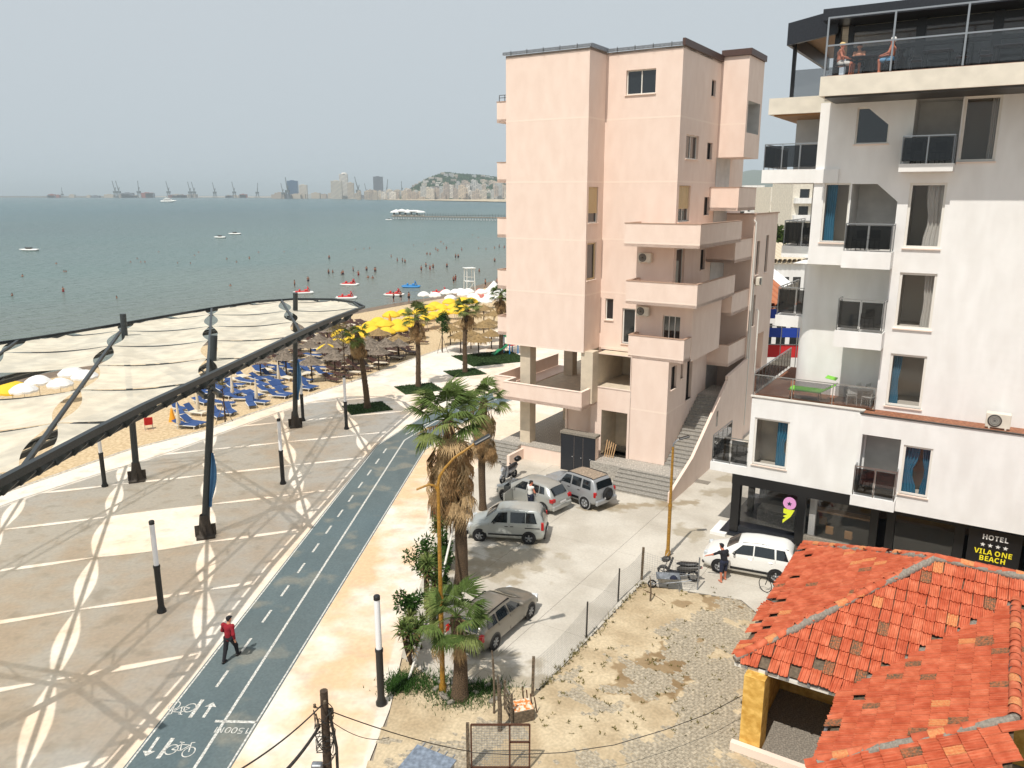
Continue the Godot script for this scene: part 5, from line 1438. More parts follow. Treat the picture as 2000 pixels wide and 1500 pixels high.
func house():
	var T := Vector3(7.0, 0, -22.06)
	var b := frame_at("tiled_house", "low old house with worn orange clay tile roof and yellow walls", "house", T)
	var EH := 2.85; var SL := 0.54
	# roof deck under the tiles
	var f := func(u: float, w: float, h: float) -> Vector3: return Vector3(u, h, -w)
	var hA := func(u: float, w: float) -> float: return EH + SL * u
	var hB := func(u: float, w: float) -> float: return EH + SL * w
	var hC := func(u: float, w: float) -> float: return EH + SL * (u - 3.2)
	var hN := func(u: float, w: float) -> float: return EH + SL * (9.8 - w)
	var faces := [
		[PackedVector2Array([Vector2(0, 0), Vector2(0, 9.8), Vector2(4.9, 4.9)]), hA, Vector2(0, 1), Vector2(1, 0)],
		[PackedVector2Array([Vector2(0, 0), Vector2(3.2, 0), Vector2(7.2, 4.0), Vector2(9.2, 2.0), Vector2(12, 2.0), Vector2(12, 4.9), Vector2(4.9, 4.9)]), hB, Vector2(1, 0), Vector2(0, 1)],
		[PackedVector2Array([Vector2(3.2, 0), Vector2(3.2, -3.5), Vector2(7.2, -2.4), Vector2(7.2, 4.0)]), hC, Vector2(0, 1), Vector2(1, 0)],
		[PackedVector2Array([Vector2(0, 9.8), Vector2(4.9, 4.9), Vector2(12, 4.9), Vector2(12, 9.8)]), hN, Vector2(1, 0), Vector2(0, -1)],
		[PackedVector2Array([Vector2(7.2, 4.0), Vector2(7.2, -2.4), Vector2(11.2, -2.4), Vector2(11.2, 0)]), func(u: float, w: float) -> float: return EH + SL * (11.2 - u), Vector2(0, 1), Vector2(-1, 0)],
		[PackedVector2Array([Vector2(3.0, -3.5), Vector2(2.6, -8.0), Vector2(7.2, -8.0), Vector2(7.2, -2.42)]), func(u: float, w: float) -> float: return 2.8 + 0.478 * (u - 3.0) + 0.18 * (w + 3.5), Vector2(-0.35, 0.94), Vector2(0.94, 0.35)]]
	var deck := MB.new()
	for q in faces:
		var P: PackedVector2Array = q[0]; var ix := Geometry2D.triangulate_polygon(P)
		for k in range(0, ix.size(), 3):
			var t := []
			for e in 3:
				var p := P[ix[k + e]]; var fh: Callable = q[1]
				t.append(Vector3(p.x, fh.call(p.x, p.y) - 0.06, -p.y))
			if (t[2] - t[0]).cross(t[1] - t[0]).y > 0: deck.tri(t[0], t[1], t[2])
			else: deck.tri(t[0], t[2], t[1])
	part("roof_deck", deck, M.wood_grey, b)
	# tiles
	var tm := [tile_mesh(0)]   # clay tile, 0.29 m wide
	var mats := []
	var tt := mottle("tilet", 512, 0.012, C8(214, 176, 150), C8(255, 255, 255), 123, 6, 2.0)
	for c in [C8(208, 116, 82), C8(205, 111, 78), C8(211, 120, 86), C8(201, 108, 76), C8(212, 125, 91), C8(206, 113, 80)]:
		mats.append(mat("tile%d" % mats.size(), c, 0.85, tt, 2.6, TX["b1"], 0.3))
	var dirty := [mat("tile_lichen", Color(1, 1, 1), 0.95, mottle("licht", 256, 0.03, C8(92, 84, 66), C8(182, 104, 66), 121, 5, 3.0), 0.6), mat("tile_pale", Color(1, 1, 1), 0.9, mottle("palet", 256, 0.03, C8(206, 150, 96), C8(196, 112, 70), 122, 5, 2.5), 0.6)]
	var nz := fn(0.35, 125, 3); var nl := fn(0.9, 126, 3)
	var r := RandomNumberGenerator.new(); r.seed = 31
	var all := []
	for fi in faces.size():
		var q: Array = faces[fi]
		var P: PackedVector2Array = q[0]; var ex: Vector2 = q[2].normalized(); var up: Vector2 = q[3].normalized(); var fh: Callable = q[1]
		var grow := Geometry2D.offset_polygon(P, 0.1)[0]
		var step := 0.46 * cos(atan(SL))
		for i in range(-60, 60):
			for j in range(-40, 40):
				var p := ex * (i * 0.297) + up * (j * step + 0.12) + (Vector2(3.2, 0) if fi in [2] else Vector2.ZERO)
				if not Geometry2D.is_point_in_polygon(p, P): continue
				var h0: float = fh.call(p.x, p.y)
				var dx: float = fh.call(p.x + ex.x * 0.1, p.y + ex.y * 0.1) - h0; var dy: float = fh.call(p.x + up.x * 0.1, p.y + up.y * 0.1) - h0
				var vx := Vector3(ex.x * 0.1, dx, -ex.y * 0.1).normalized(); var vz := -Vector3(up.x * 0.1, dy, -up.y * 0.1).normalized()
				var vy := vz.cross(vx)
				if vy.y < 0:
					vx = -vx; vy = -vy
				var B := Basis(vx, vy, vz).orthonormalized()
				B = B * Basis(Vector3.UP, r.randfn() * 0.022) * Basis(Vector3.RIGHT, r.randfn() * 0.012)
				var pos := Vector3(p.x, h0 + 0.012 + r.randf() * 0.012, -p.y) + vx * r.randfn() * 0.008 + vz * (r.randfn() * 0.012)
				# worn, slipped tiles along the eaves
				var eave := absf(h0 - EH) < 0.45
				if eave and r.randf() < 0.16:
					B = B * Basis(Vector3.UP, r.randfn() * 0.25); pos += vz * r.randf() * 0.12
				if eave and r.randf() < 0.1: continue
				var m: Material = mats[r.randi() % 6]
				var l := nl.get_noise_2d(p.x * 1.5 + 50, p.y * 1.5 + fi * 9)
				if l > 0.45 and r.randf() < 0.85: m = dirty[0]
				elif l < -0.5 and r.randf() < 0.5: m = dirty[1]
				elif r.randf() < 0.004: m = dirty[r.randi() % 2]
				all.append([Transform3D(B, pos), m, (b.transform * pos).distance_to(Vector3(0, CAM_H, 0)) + (0.0 if fi in [1, 2] else (2.0 if fi in [0, 5] else 60.0))])
	all.sort_custom(func(a, c): return a[2] < c[2])
	var rest := {}
	for k in all.size():
		if k < 300: part("roof_tile", tm[0], all[k][1], b, all[k][0])
		else:
			if not rest.has(all[k][1]): rest[all[k][1]] = SurfaceTool.new(); rest[all[k][1]].begin(Mesh.PRIMITIVE_TRIANGLES)
			rest[all[k][1]].append_from(tm[0], 0, all[k][0])
	for m in rest:
		var o := part("roof_tile_field", rest[m].commit(), m, b); o.set_meta("kind", "stuff")
	# hip and ridge caps bedded in mortar
	var cap := MB.new()
	var cp := []
	for k in 2:
		var row := []
		for j in 9:
			var t := PI * j / 8.0
			var rr := 0.15 if k == 0 else 0.125
			row.append(Vector3(cos(t) * rr, sin(t) * rr * 0.8, 0.2 - 0.4 * k))
		cp.append(row)
	cap.grid(cp)
	var cm := cap.mesh()
	for q in [[Vector3(0.02, EH, 0), Vector3(4.9, EH + SL * 4.9, -4.9)], [Vector3(0.02, EH, -9.8), Vector3(4.9, EH + SL * 4.9, -4.9)], [Vector3(4.9, EH + SL * 4.9, -4.9), Vector3(12, EH + SL * 4.9, -4.9)], [Vector3(7.2, EH + SL * 4, 2.4), Vector3(7.2, EH + SL * 4, -4.2)], [Vector3(3.2, EH, 3.5), Vector3(7.2, EH + SL * 4, 2.4)]]:
		var a: Vector3 = q[0]; var e: Vector3 = q[1]
		var L := a.distance_to(e); var n := int(L / 0.36)
		var mo := MB.new()
		var ctr := []; var rad := []
		for k in 22:
			ctr.append(a.lerp(e, k / 21.0) + Vector3(0.02 * sin(k * 2.3), 0.015, 0.07 + 0.03 * cos(k * 3.1))); rad.append(0.112 + 0.03 * sin(k * 5.7))
		mo.tube(ctr, rad, 8); part("mortar_bed", mo, M.mortar, b)
		var z := (a - e).normalized(); var x := Vector3.UP.cross(z).normalized(); var y := z.cross(x)
		for k in n:
			if r.randf() < 0.06: continue
			var p := a.lerp(e, (k + 0.5) / n) + Vector3(0, 0.05 + 0.01 * r.randf(), 0)
			part("ridge_tile", cm, mats[r.randi() % 6] if r.randf() > 0.15 else dirty[1], b, Transform3D(Basis(x, y, z).orthonormalized() * Basis(Vector3.UP, r.randfn() * 0.06), p))
	# valley flashing
	var vf := MB.new(); vf.bar(Vector3(3.3, EH + 0.03, -0.1), Vector3(7.2, EH + SL * 4 + 0.02, -4.0), 0.22, 0.03); part("valley", vf, M.mortar, b)
	# walls, pillar, veranda
	blk(b, "pillar", M.plaster_yellow, 0.42, 1.05, -0.4, 0.35, 0.0, 2.62)
	blk(b, "pillar_foot", M.band, 0.2, 3.4, -0.62, -0.42, 0.0, 0.3)
	blk(b, "wall", M.plaster_yellow, 0.5, 0.75, 0.36, 9.2, 0.0, 2.75)
	blk(b, "wall", M.plaster_yellow, 0.76, 11.5, 3.4, 3.65, 0.0, 2.75)
	blk(b, "wall", M.plaster_yellow, 3.9, 4.15, -3.0, 3.39, 0.0, 2.7)
	blk(b, "wall", M.plaster_yellow, 0.76, 11.5, 8.9, 9.2, 0.0, 2.75)
	blk(b, "veranda_floor", M.mortar, 0.76, 3.89, -0.4, 3.39, 0.0, 0.06)
	blk(b, "eave_beam", M.frame, 0.0, 3.1, -0.02, 0.1, 2.6, 2.7)
	for k in 5: blk(b, "rafter_end", M.galv, 0.35 + k * 0.62, 0.43 + k * 0.62, -0.12, 0.6, 2.68, 2.78)
	for k in 6:
		var rf := MB.new(); rf.bar(Vector3(-0.06, 2.76, -1.0 - k * 1.6), Vector3(0.6, 3.0, -1.0 - k * 1.6), 0.08, 0.08); part("rafter_end", rf, M.galv, b)
	var gu := MB.new(); gu.bar(Vector3(-0.1, 2.72, -4.0), Vector3(-0.1, 2.72, -9.6), 0.12, 0.05); part("gutter", gu, M.galv, b)
	gu = MB.new(); gu.bar(Vector3(3.08, 2.72, -0.2), Vector3(3.08, 2.72, 3.3), 0.08, 0.05); part("gutter", gu, M.galv, b)

# ---------- people: distance field of tapered bones, meshed as surface nets ---
func net(bones: Array, cell: float, k: float, mb: MB):
	# bones: [a, b, ra, rb]
	var lo := Vector3.ONE * 1e9; var hi := -lo
	for q in bones:
		var r: float = maxf(q[2], q[3]) + cell * 3
		for p in [q[0], q[1]]:
			lo = lo.min(p - Vector3.ONE * r); hi = hi.max(p + Vector3.ONE * r)
	var nx := int((hi.x - lo.x) / cell) + 2; var ny := int((hi.y - lo.y) / cell) + 2; var nz := int((hi.z - lo.z) / cell) + 2
	var F := PackedFloat32Array(); F.resize(nx * ny * nz); F.fill(1.0)
	for q in bones:
		var a: Vector3 = q[0]; var b: Vector3 = q[1]; var ra: float = q[2]; var rb: float = q[3]
		var m := maxf(ra, rb) + k + cell * 2.0
		var l := (a.min(b) - Vector3.ONE * m - lo) / cell; var h := (a.max(b) + Vector3.ONE * m - lo) / cell
		var ab := b - a; var L2 := maxf(ab.length_squared(), 1e-9)
		for z in range(maxi(0, int(l.z)), mini(nz, int(h.z) + 1)):
			for y in range(maxi(0, int(l.y)), mini(ny, int(h.y) + 1)):
				var base := (z * ny + y) * nx
				for x in range(maxi(0, int(l.x)), mini(nx, int(h.x) + 1)):
					var p := lo + Vector3(x, y, z) * cell
					var t := clampf((p - a).dot(ab) / L2, 0.0, 1.0)
					var d := (p - a - ab * t).length() - (ra + (rb - ra) * t)
					var o := F[base + x]
					var hh := maxf(k - absf(d - o), 0.0) / k
					F[base + x] = minf(d, o) - hh * hh * k * 0.25
	var idx := {}
	var vs := PackedVector3Array(); var ns := PackedVector3Array()
	var sy := nx; var sz := nx * ny
	for z in nz - 1:
		for y in ny - 1:
			for x in nx - 1:
				var i := z * sz + y * sy + x
				var c := 0
				var c0 := F[i]; var c1 := F[i + 1]; var c2 := F[i + sy]; var c3 := F[i + sy + 1]
				var c4 := F[i + sz]; var c5 := F[i + sz + 1]; var c6 := F[i + sz + sy]; var c7 := F[i + sz + sy + 1]
				if c0 < 0: c += 1
				if c1 < 0: c += 1
				if c2 < 0: c += 1
				if c3 < 0: c += 1
				if c4 < 0: c += 1
				if c5 < 0: c += 1
				if c6 < 0: c += 1
				if c7 < 0: c += 1
				if c == 0 or c == 8: continue
				var s := Vector3.ZERO; var n := 0
				var E := [[c0, c1, 0, 0, 0, 0], [c2, c3, 0, 1, 0, 0], [c4, c5, 0, 0, 1, 0], [c6, c7, 0, 1, 1, 0], [c0, c2, 0, 0, 0, 1], [c1, c3, 1, 0, 0, 1], [c4, c6, 0, 0, 1, 1], [c5, c7, 1, 0, 1, 1], [c0, c4, 0, 0, 0, 2], [c1, c5, 1, 0, 0, 2], [c2, c6, 0, 1, 0, 2], [c3, c7, 1, 1, 0, 2]]
				for e in E:
					if (e[0] < 0) != (e[1] < 0):
						var t: float = e[0] / (e[0] - e[1])
						var q := Vector3(e[2], e[3], e[4])
						q[e[5]] += t
						s += q; n += 1
				idx[i] = vs.size()
				vs.append(lo + (Vector3(x, y, z) + s / n) * cell)
				ns.append(Vector3(c1 + c3 + c5 + c7 - c0 - c2 - c4 - c6, c2 + c3 + c6 + c7 - c0 - c1 - c4 - c5, c4 + c5 + c6 + c7 - c0 - c1 - c2 - c3).normalized())
	for z in range(1, nz - 1):
		for y in range(1, ny - 1):
			for x in range(1, nx - 1):
				var i := z * sz + y * sy + x
				var a := F[i] < 0
				for ax in 3:
					var st: int = [1, sy, sz][ax]
					if a == (F[i + st] < 0): continue
					var u: int = [sy, sz, 1][ax]; var w: int = [sz, 1, sy][ax]
					var q := [idx[i - u - w], idx[i - w], idx[i], idx[i - u]]
					if a: q.reverse()
					for t in [[0, 1, 2], [0, 2, 3]]:
						for e in t: mb._p(vs[q[e]], ns[q[e]])
func pose_default() -> Dictionary:
	return {"pelvis": Vector3(0, 0.95, 0), "waist": Vector3(0, 1.1, 0), "chest": Vector3(0, 1.32, 0), "neck": Vector3(0, 1.48, 0.0), "head": Vector3(0, 1.64, -0.02),
		"shL": Vector3(-0.19, 1.42, 0), "elL": Vector3(-0.25, 1.14, 0.03), "haL": Vector3(-0.26, 0.9, -0.04), "shR": Vector3(0.19, 1.42, 0), "elR": Vector3(0.25, 1.14, 0.03), "haR": Vector3(0.26, 0.9, -0.04),
		"hiL": Vector3(-0.1, 0.92, 0), "knL": Vector3(-0.11, 0.5, -0.02), "anL": Vector3(-0.11, 0.08, 0.03), "hiR": Vector3(0.1, 0.92, 0), "knR": Vector3(0.11, 0.5, -0.02), "anR": Vector3(0.11, 0.08, 0.03)}
# spec: sleeves 0..1 (fraction of arm), legs 0..1 (fraction of leg), shirt/trousers/shoes/hair/skin materials
func person(label: String, at: Vector3, turn: float, over: Dictionary, s: Dictionary, cell := 0.02, group := "") -> Node3D:
	var J := pose_default()
	for k in over: J[k] = over[k]
	var o := thing("person", label, "person", at, turn, group)
	var hd: Vector3 = J.head
	var look: Vector3 = over.get("look", Vector3(0, 0, -1)).normalized()
	var side := look.cross(Vector3.UP).normalized()
	var bones := [[J.pelvis, J.waist, 0.125, 0.12], [J.waist, J.chest, 0.12, 0.14], [J.chest, J.neck, 0.12, 0.06], [J.neck, hd, 0.055, 0.06]]
	for k in ["L", "R"]:
		bones.append([J.chest, J["sh" + k], 0.1, 0.062]); bones.append([J["sh" + k], J["el" + k], 0.052, 0.042]); bones.append([J["el" + k], J["ha" + k], 0.042, 0.03])
		bones.append([J.pelvis, J["hi" + k], 0.11, 0.095]); bones.append([J["hi" + k], J["kn" + k], 0.09, 0.058]); bones.append([J["kn" + k], J["an" + k], 0.057, 0.04])
		var fd: Vector3 = over.get("toe" + k, Vector3(0, -0.04, -0.17))
		bones.append([J["an" + k] + Vector3(0, -0.035, 0.04), J["an" + k] + fd, 0.04, 0.034])
	var mb := MB.new()
	net(bones, cell, 0.05, mb)
	# head with brow, nose, jaw, ears
	var hb := [[hd + Vector3(0, 0.03, 0) - look * 0.015, hd + Vector3(0, 0.035, 0) + look * 0.025, 0.088, 0.082], [hd + Vector3(0, -0.06, 0) + look * 0.045, hd + look * 0.04, 0.045, 0.065], [hd + look * 0.1 + Vector3(0, 0.02, 0), hd + look * 0.118 + Vector3(0, -0.015, 0), 0.01, 0.016], [hd - Vector3(0, 0.12, 0), hd, 0.055, 0.06]]
	for e in [-1.0, 1.0]: hb.append([hd + side * 0.088 * e + Vector3(0, 0.03, 0), hd + side * 0.09 * e + Vector3(0, -0.015, 0), 0.018, 0.012])
	net(hb, cell * 0.6, 0.02, mb)
	# hands: palm, four fingers, thumb
	for k in ["L", "R"]:
		var w: Vector3 = J["ha" + k]; var d: Vector3 = (w - J["el" + k]).normalized()
		d = over.get("hand" + k, d)
		var acr := d.cross(Vector3.UP if absf(d.y) < 0.8 else Vector3.FORWARD).normalized()
		var pn := acr.cross(d).normalized()
		var fb := [[w, w + d * 0.08, 0.026, 0.03], [w + d * 0.05 - acr * 0.016, w + d * 0.08 - acr * 0.02, 0.018, 0.018], [w + d * 0.05 + acr * 0.016, w + d * 0.08 + acr * 0.02, 0.018, 0.018]]
		for e in 4:
			var root := w + d * 0.085 + acr * (e - 1.5) * 0.021
			var l: float = [0.062, 0.078, 0.074, 0.056][e]
			fb.append([root, root + d * l * 0.55 - pn * 0.008, 0.0095, 0.009]); fb.append([root + d * l * 0.55 - pn * 0.008, root + d * l * 0.92 - pn * 0.03, 0.009, 0.0075])
		fb.append([w + d * 0.03 - acr * 0.025, w + d * 0.075 - acr * 0.055 - pn * 0.01, 0.013, 0.01])
		net(fb, 0.0075 if cell < 0.03 else 0.015, 0.008, mb)
	part("body", mb, s.get("skin", M.skin), o)
	if s.has("shirt"):
		var sb := [[J.pelvis.lerp(J.waist, -0.1), J.waist, 0.145, 0.138], [J.waist, J.chest, 0.138, 0.155], [J.chest, J.neck.lerp(J.chest, 0.35), 0.135, 0.08]]
		for k in ["L", "R"]:
			var sl: float = s.get("sleeves", 0.4)
			sb.append([J.chest, J["sh" + k], 0.115, 0.08])
			if sl > 0.05: sb.append([J["sh" + k], J["sh" + k].lerp(J["el" + k], minf(sl * 2, 1.0)), 0.068, 0.06])
			if sl > 0.5: sb.append([J["el" + k], J["el" + k].lerp(J["ha" + k], sl * 2 - 1.0), 0.06, 0.048])
		var m2 := MB.new(); net(sb, cell, 0.05, m2); part("shirt", m2, s.shirt, o)
	if s.has("trousers"):
		var tb := [[J.pelvis, J.pelvis.lerp(J.waist, 0.5), 0.142, 0.132]]
		for k in ["L", "R"]:
			var lg: float = s.get("legs", 1.0)
			tb.append([J.pelvis, J["hi" + k], 0.13, 0.112])
			tb.append([J["hi" + k], J["hi" + k].lerp(J["kn" + k], minf(lg * 2, 1.0)), 0.11, 0.082])
			if lg > 0.5: tb.append([J["kn" + k], J["kn" + k].lerp(J["an" + k], lg * 2 - 1.0), 0.08, 0.06])
		var m3 := MB.new(); net(tb, cell, 0.04, m3); part("trousers", m3, s.trousers, o)
	if s.has("shoes"):
		var fb := []
		for k in ["L", "R"]:
			var fd: Vector3 = over.get("toe" + k, Vector3(0, -0.04, -0.17))
			fb.append([J["an" + k] + Vector3(0, -0.03, 0.05), J["an" + k] + fd, 0.05, 0.042])
		var m4 := MB.new(); net(fb, cell * 0.8, 0.02, m4); part("shoes", m4, s.shoes, o)
	if s.has("hair"):
		var m5 := MB.new()
		var cb := [[hd + Vector3(0, 0.055, 0) - look * 0.03, hd + Vector3(0, 0.06, 0) + look * 0.02, 0.09, 0.084], [hd + Vector3(0, 0.0, 0) - look * 0.05, hd + Vector3(0, 0.05, 0) - look * 0.03, 0.06, 0.08]]
		if s.has("brim"): cb.append([hd + Vector3(0, 0.075, 0) + look * 0.06, hd + Vector3(0, 0.06, 0) + look * 0.15, 0.05, 0.03])
		if s.has("hat"):
			for t in 10: cb.append([hd + Vector3(0, 0.07, 0), hd + Vector3(cos(t * TAU / 10) * 0.15, 0.055, sin(t * TAU / 10) * 0.15), 0.03, 0.018])
		net(cb, cell * 0.7, 0.02, m5); part("cap" if s.has("brim") or s.has("hat") else "hair", m5, s.hair, o)
	return o

func people(lf: Callable):
	# red shirt, walking down the bike path with his back to us
	person("man in dark red shirt and black trousers walking on the bike path", G(451, 1288), -0.25,
		{"anL": Vector3(-0.1, 0.085, 0.3), "knL": Vector3(-0.11, 0.5, 0.1), "anR": Vector3(0.1, 0.08, -0.3), "knR": Vector3(0.11, 0.5, -0.22), "pelvis": Vector3(0, 0.93, 0), "hiL": Vector3(-0.1, 0.9, 0), "hiR": Vector3(0.1, 0.9, 0), "elL": Vector3(-0.29, 1.15, -0.05), "haL": Vector3(-0.2, 0.98, -0.22), "elR": Vector3(0.27, 1.14, 0.1), "haR": Vector3(0.27, 0.92, 0.04), "chest": Vector3(0, 1.31, -0.03), "neck": Vector3(0, 1.47, -0.06), "head": Vector3(0, 1.62, -0.1), "look": Vector3(0.1, -0.15, -1), "toeL": Vector3(0, -0.045, -0.16)},
		{"shirt": M.cloth_red, "sleeves": 0.92, "trousers": M.cloth_black, "legs": 0.98, "shoes": M.black, "hair": M.cloth_black, "brim": true}, 0.017)
	# man beside the open car door
	person("man in white tank top and dark trousers at the open car door", Vector3(1.02, 0, -40.75), -0.9,
		{"elR": Vector3(0.27, 1.15, -0.06), "haR": Vector3(0.2, 1.0, -0.26), "elL": Vector3(-0.27, 1.2, -0.1), "haL": Vector3(-0.22, 1.15, -0.36), "head": Vector3(0, 1.63, -0.05), "look": Vector3(0.3, -0.2, -1)},
		{"shirt": M.cloth_white, "sleeves": 0.0, "trousers": M.cloth_navy, "legs": 0.95, "shoes": M.black, "hair": M.hair, "skin": M.skin_red}, 0.02)
	# man leaning on the white car
	person("man in black shirt and navy shorts leaning on the white car", Vector3(9.55, 0, -32.62), 0.35,
		{"waist": Vector3(0, 1.1, -0.04), "chest": Vector3(0, 1.3, -0.1), "neck": Vector3(0, 1.45, -0.18), "head": Vector3(0, 1.58, -0.26), "shL": Vector3(-0.19, 1.38, -0.12), "shR": Vector3(0.19, 1.38, -0.12), "elL": Vector3(-0.42, 1.24, -0.28), "haL": Vector3(-0.58, 1.14, -0.46), "elR": Vector3(0.28, 1.12, -0.14), "haR": Vector3(0.24, 1.02, -0.36), "anL": Vector3(-0.18, 0.08, 0.1), "anR": Vector3(0.16, 0.08, -0.08), "knL": Vector3(-0.15, 0.5, 0.02)},
		{"shirt": M.cloth_black, "sleeves": 0.42, "trousers": M.cloth_navy, "legs": 0.48, "hair": M.cloth_black, "brim": true, "skin": M.skin_red}, 0.02)
	# three people at a terrace table
	var sit := {"pelvis": Vector3(0, 0.55, 0), "waist": Vector3(0, 0.7, 0.02), "chest": Vector3(0, 0.92, 0.02), "neck": Vector3(0, 1.08, 0.0), "head": Vector3(0, 1.23, -0.02), "shL": Vector3(-0.18, 1.02, 0), "shR": Vector3(0.18, 1.02, 0), "elL": Vector3(-0.24, 0.78, -0.08), "elR": Vector3(0.24, 0.78, -0.08), "haL": Vector3(-0.14, 0.72, -0.32), "haR": Vector3(0.14, 0.72, -0.32), "hiL": Vector3(-0.09, 0.53, -0.02), "hiR": Vector3(0.09, 0.53, -0.02), "knL": Vector3(-0.11, 0.52, -0.42), "knR": Vector3(0.11, 0.52, -0.42), "anL": Vector3(-0.11, 0.08, -0.4), "anR": Vector3(0.11, 0.08, -0.4)}
	var r32 := deg_to_rad(-32)
	person("person in straw hat seated at the roof terrace railing", lf.call(3.35, 21.72, -1.25), r32 - PI / 2, sit, {"trousers": M.cloth_white, "legs": 0.4, "shirt": M.skin_red, "sleeves": 0.0, "hair": M.cloth_tan, "hat": true, "skin": M.skin_red}, 0.024)
	person("dark-haired person seated behind the roof terrace table", lf.call(3.9, 21.72, -0.45), r32 + PI, sit, {"trousers": M.cloth_navy, "legs": 0.4, "hair": M.hair, "skin": M.skin}, 0.024)
	var sit2 := sit.duplicate(); sit2["head"] = Vector3(0, 1.25, 0.02)
	person("blond person in light blue shorts seated on the roof terrace", lf.call(5.25, 21.72, -1.25), r32 + PI / 2, sit2, {"trousers": M.cloth_blue, "legs": 0.42, "hair": M.cloth_white, "skin": M.skin_red}, 0.024)

func bathers():
	# one standing bather in two poses; everyone else is a copy
	var src := []
	for k in 3:
		var o: Node3D = person("bather", Vector3(0, -50, 0), 0, [{}, {"haL": Vector3(-0.42, 1.25, -0.1), "elL": Vector3(-0.36, 1.2, 0.0)}, {"anL": Vector3(-0.14, 0.08, 0.2), "anR": Vector3(0.12, 0.08, -0.2), "haR": Vector3(0.3, 1.0, -0.2)}][k], {"trousers": [M.cloth_navy, M.cloth_red, M.cloth_black][k], "legs": 0.3, "hair": M.hair, "skin": M.skin_tan}, 0.036)
		src.append(o)
	var r := RandomNumberGenerator.new(); r.seed = 77
	var gname := "bathers in the sea"
	var used := [false, false, false]
	var place := func(p: Vector3, lab: String, grp: String):
		var k := r.randi() % 3
		var o: Node3D
		if not used[k]:
			used[k] = true; o = src[k]; o.position = p; o.rotation.y = r.randf() * TAU
		else: o = copy_of(src[k], "person", p, r.randf() * TAU)
		o.set_meta("label", lab); o.set_meta("group", grp); o.set_meta("category", "person")
	# [px, py of the waterline, depth of water]
	var L := [[124, 570, 0.75], [44, 540, 1.2], [24, 578, 1.2], [110, 515, 1.35], [125, 531, 1.3], [129, 531, 1.3], [228, 582, 1.35], [450, 558, 1.35], [275, 512, 1.4], [283, 512, 1.35], [310, 492, 1.4], [347, 514, 1.4], [372, 515, 1.35], [388, 493, 1.4], [443, 506, 1.3], [462, 512, 1.35], [487, 505, 1.1], [255, 512, 1.4], [268, 505, 1.4], [380, 499, 1.4],
		[643, 505, 0.7], [642, 535, 0.6], [650, 533, 1.0], [668, 536, 0.9], [670, 537, 0.55], [690, 531, 0.5], [700, 538, 0.6], [716, 529, 0.6], [732, 532, 0.5], [734, 530, 0.7], [719, 543, 1.1], [728, 544, 1.1], [694, 487, 1.35], [711, 486, 1.35], [722, 485, 1.3], [764, 502, 1.0], [776, 510, 0.8], [786, 512, 0.6], [791, 513, 0.7], [823, 530, 0.35], [832, 523, 0.4], [840, 528, 0.4], [846, 526, 0.3], [834, 497, 1.0], [840, 497, 1.1], [851, 487, 1.1], [855, 490, 1.0], [861, 473, 1.2], [866, 477, 1.3], [872, 486, 0.8], [873, 523, 0.5], [890, 504, 0.5], [895, 504, 0.5], [902, 489, 0.8], [923, 459, 1.35], [934, 464, 1.35], [935, 486, 1.2], [949, 487, 1.2], [966, 485, 1.1], [975, 484, 0.6], [985, 484, 0.9], [966, 511, 0.7], [886, 553, 0.25], [890, 550, 0.2], [576, 561, 0.3], [602, 551, 0.5], [505, 493, 1.4], [555, 492, 1.4], [600, 470, 1.45], [664, 452, 1.45], [780, 455, 1.45], [795, 455, 1.45], [838, 451, 1.45], [850, 453, 1.45], [895, 448, 1.45], [905, 450, 1.45], [912, 449, 1.45], [935, 448, 1.45], [947, 450, 1.45], [808, 479, 1.4], [830, 477, 1.4], [885, 475, 1.4], [936, 531, 0.9]]
	for q in L:
		var p := G(q[0], q[1], SEA)
		place.call(Vector3(p.x, SEA - q[2], p.z), "bather standing in the open shallow sea", gname)
	for q in [[769, 590], [783, 588], [799, 590], [948, 562], [971, 560], [975, 548]]:
		var p := G(q[0], q[1], SEA + 0.1)
		place.call(p, "beachgoer standing at the wet sand by the waterline", "beachgoers on the wet sand")

# ---------- vehicles ----------------------------------------------------------
# stations: [z, y_bottom, y_belt, half width, y_roof, half width of roof]; front is -z
var car_st := []
func car_sec(z: float) -> Array:
	var S := car_st
	var i := 0
	while i < S.size() - 2 and z > S[i + 1][0]: i += 1
	var t := clampf((z - S[i][0]) / (S[i + 1][0] - S[i][0]), 0, 1)
	var q := []
	for k in 6: q.append(lerpf(S[i][k], S[i + 1][k], t))
	return q
func car_pts(z: float) -> Array: # right half, from sill to roof centre
	var q := car_sec(z)
	var yb: float = q[1]; var yl: float = q[2]; var hw: float = q[3]; var yr: float = q[4]; var hr: float = q[5]
	return [Vector3(0, yb, z), Vector3(hw * 0.9, yb, z), Vector3(hw * 0.985, yb + 0.12, z), Vector3(hw, lerpf(yb, yl, 0.45), z), Vector3(hw * 0.99, lerpf(yb, yl, 0.8), z), Vector3(hw * 0.955, yl, z), Vector3(lerpf(hw * 0.955, hr, 0.5), lerpf(yl, yr - 0.07, 0.5), z), Vector3(hr, yr - 0.07, z), Vector3(hr * 0.86, yr - 0.02, z), Vector3(hr * 0.5, yr - 0.003, z), Vector3(0, yr, z)]
func car_side(z: float, t: float, s: float, off := 0.008) -> Vector3: # point on the side glass, t 0 belt .. 1 roof edge
	var P := car_pts(z)
	var p: Vector3 = P[5].lerp(P[7], t)
	var n: Vector3 = Vector3(P[7].y - P[5].y, P[5].x - P[7].x, 0).normalized()
	p += n * off
	return Vector3(p.x * s, p.y, p.z)
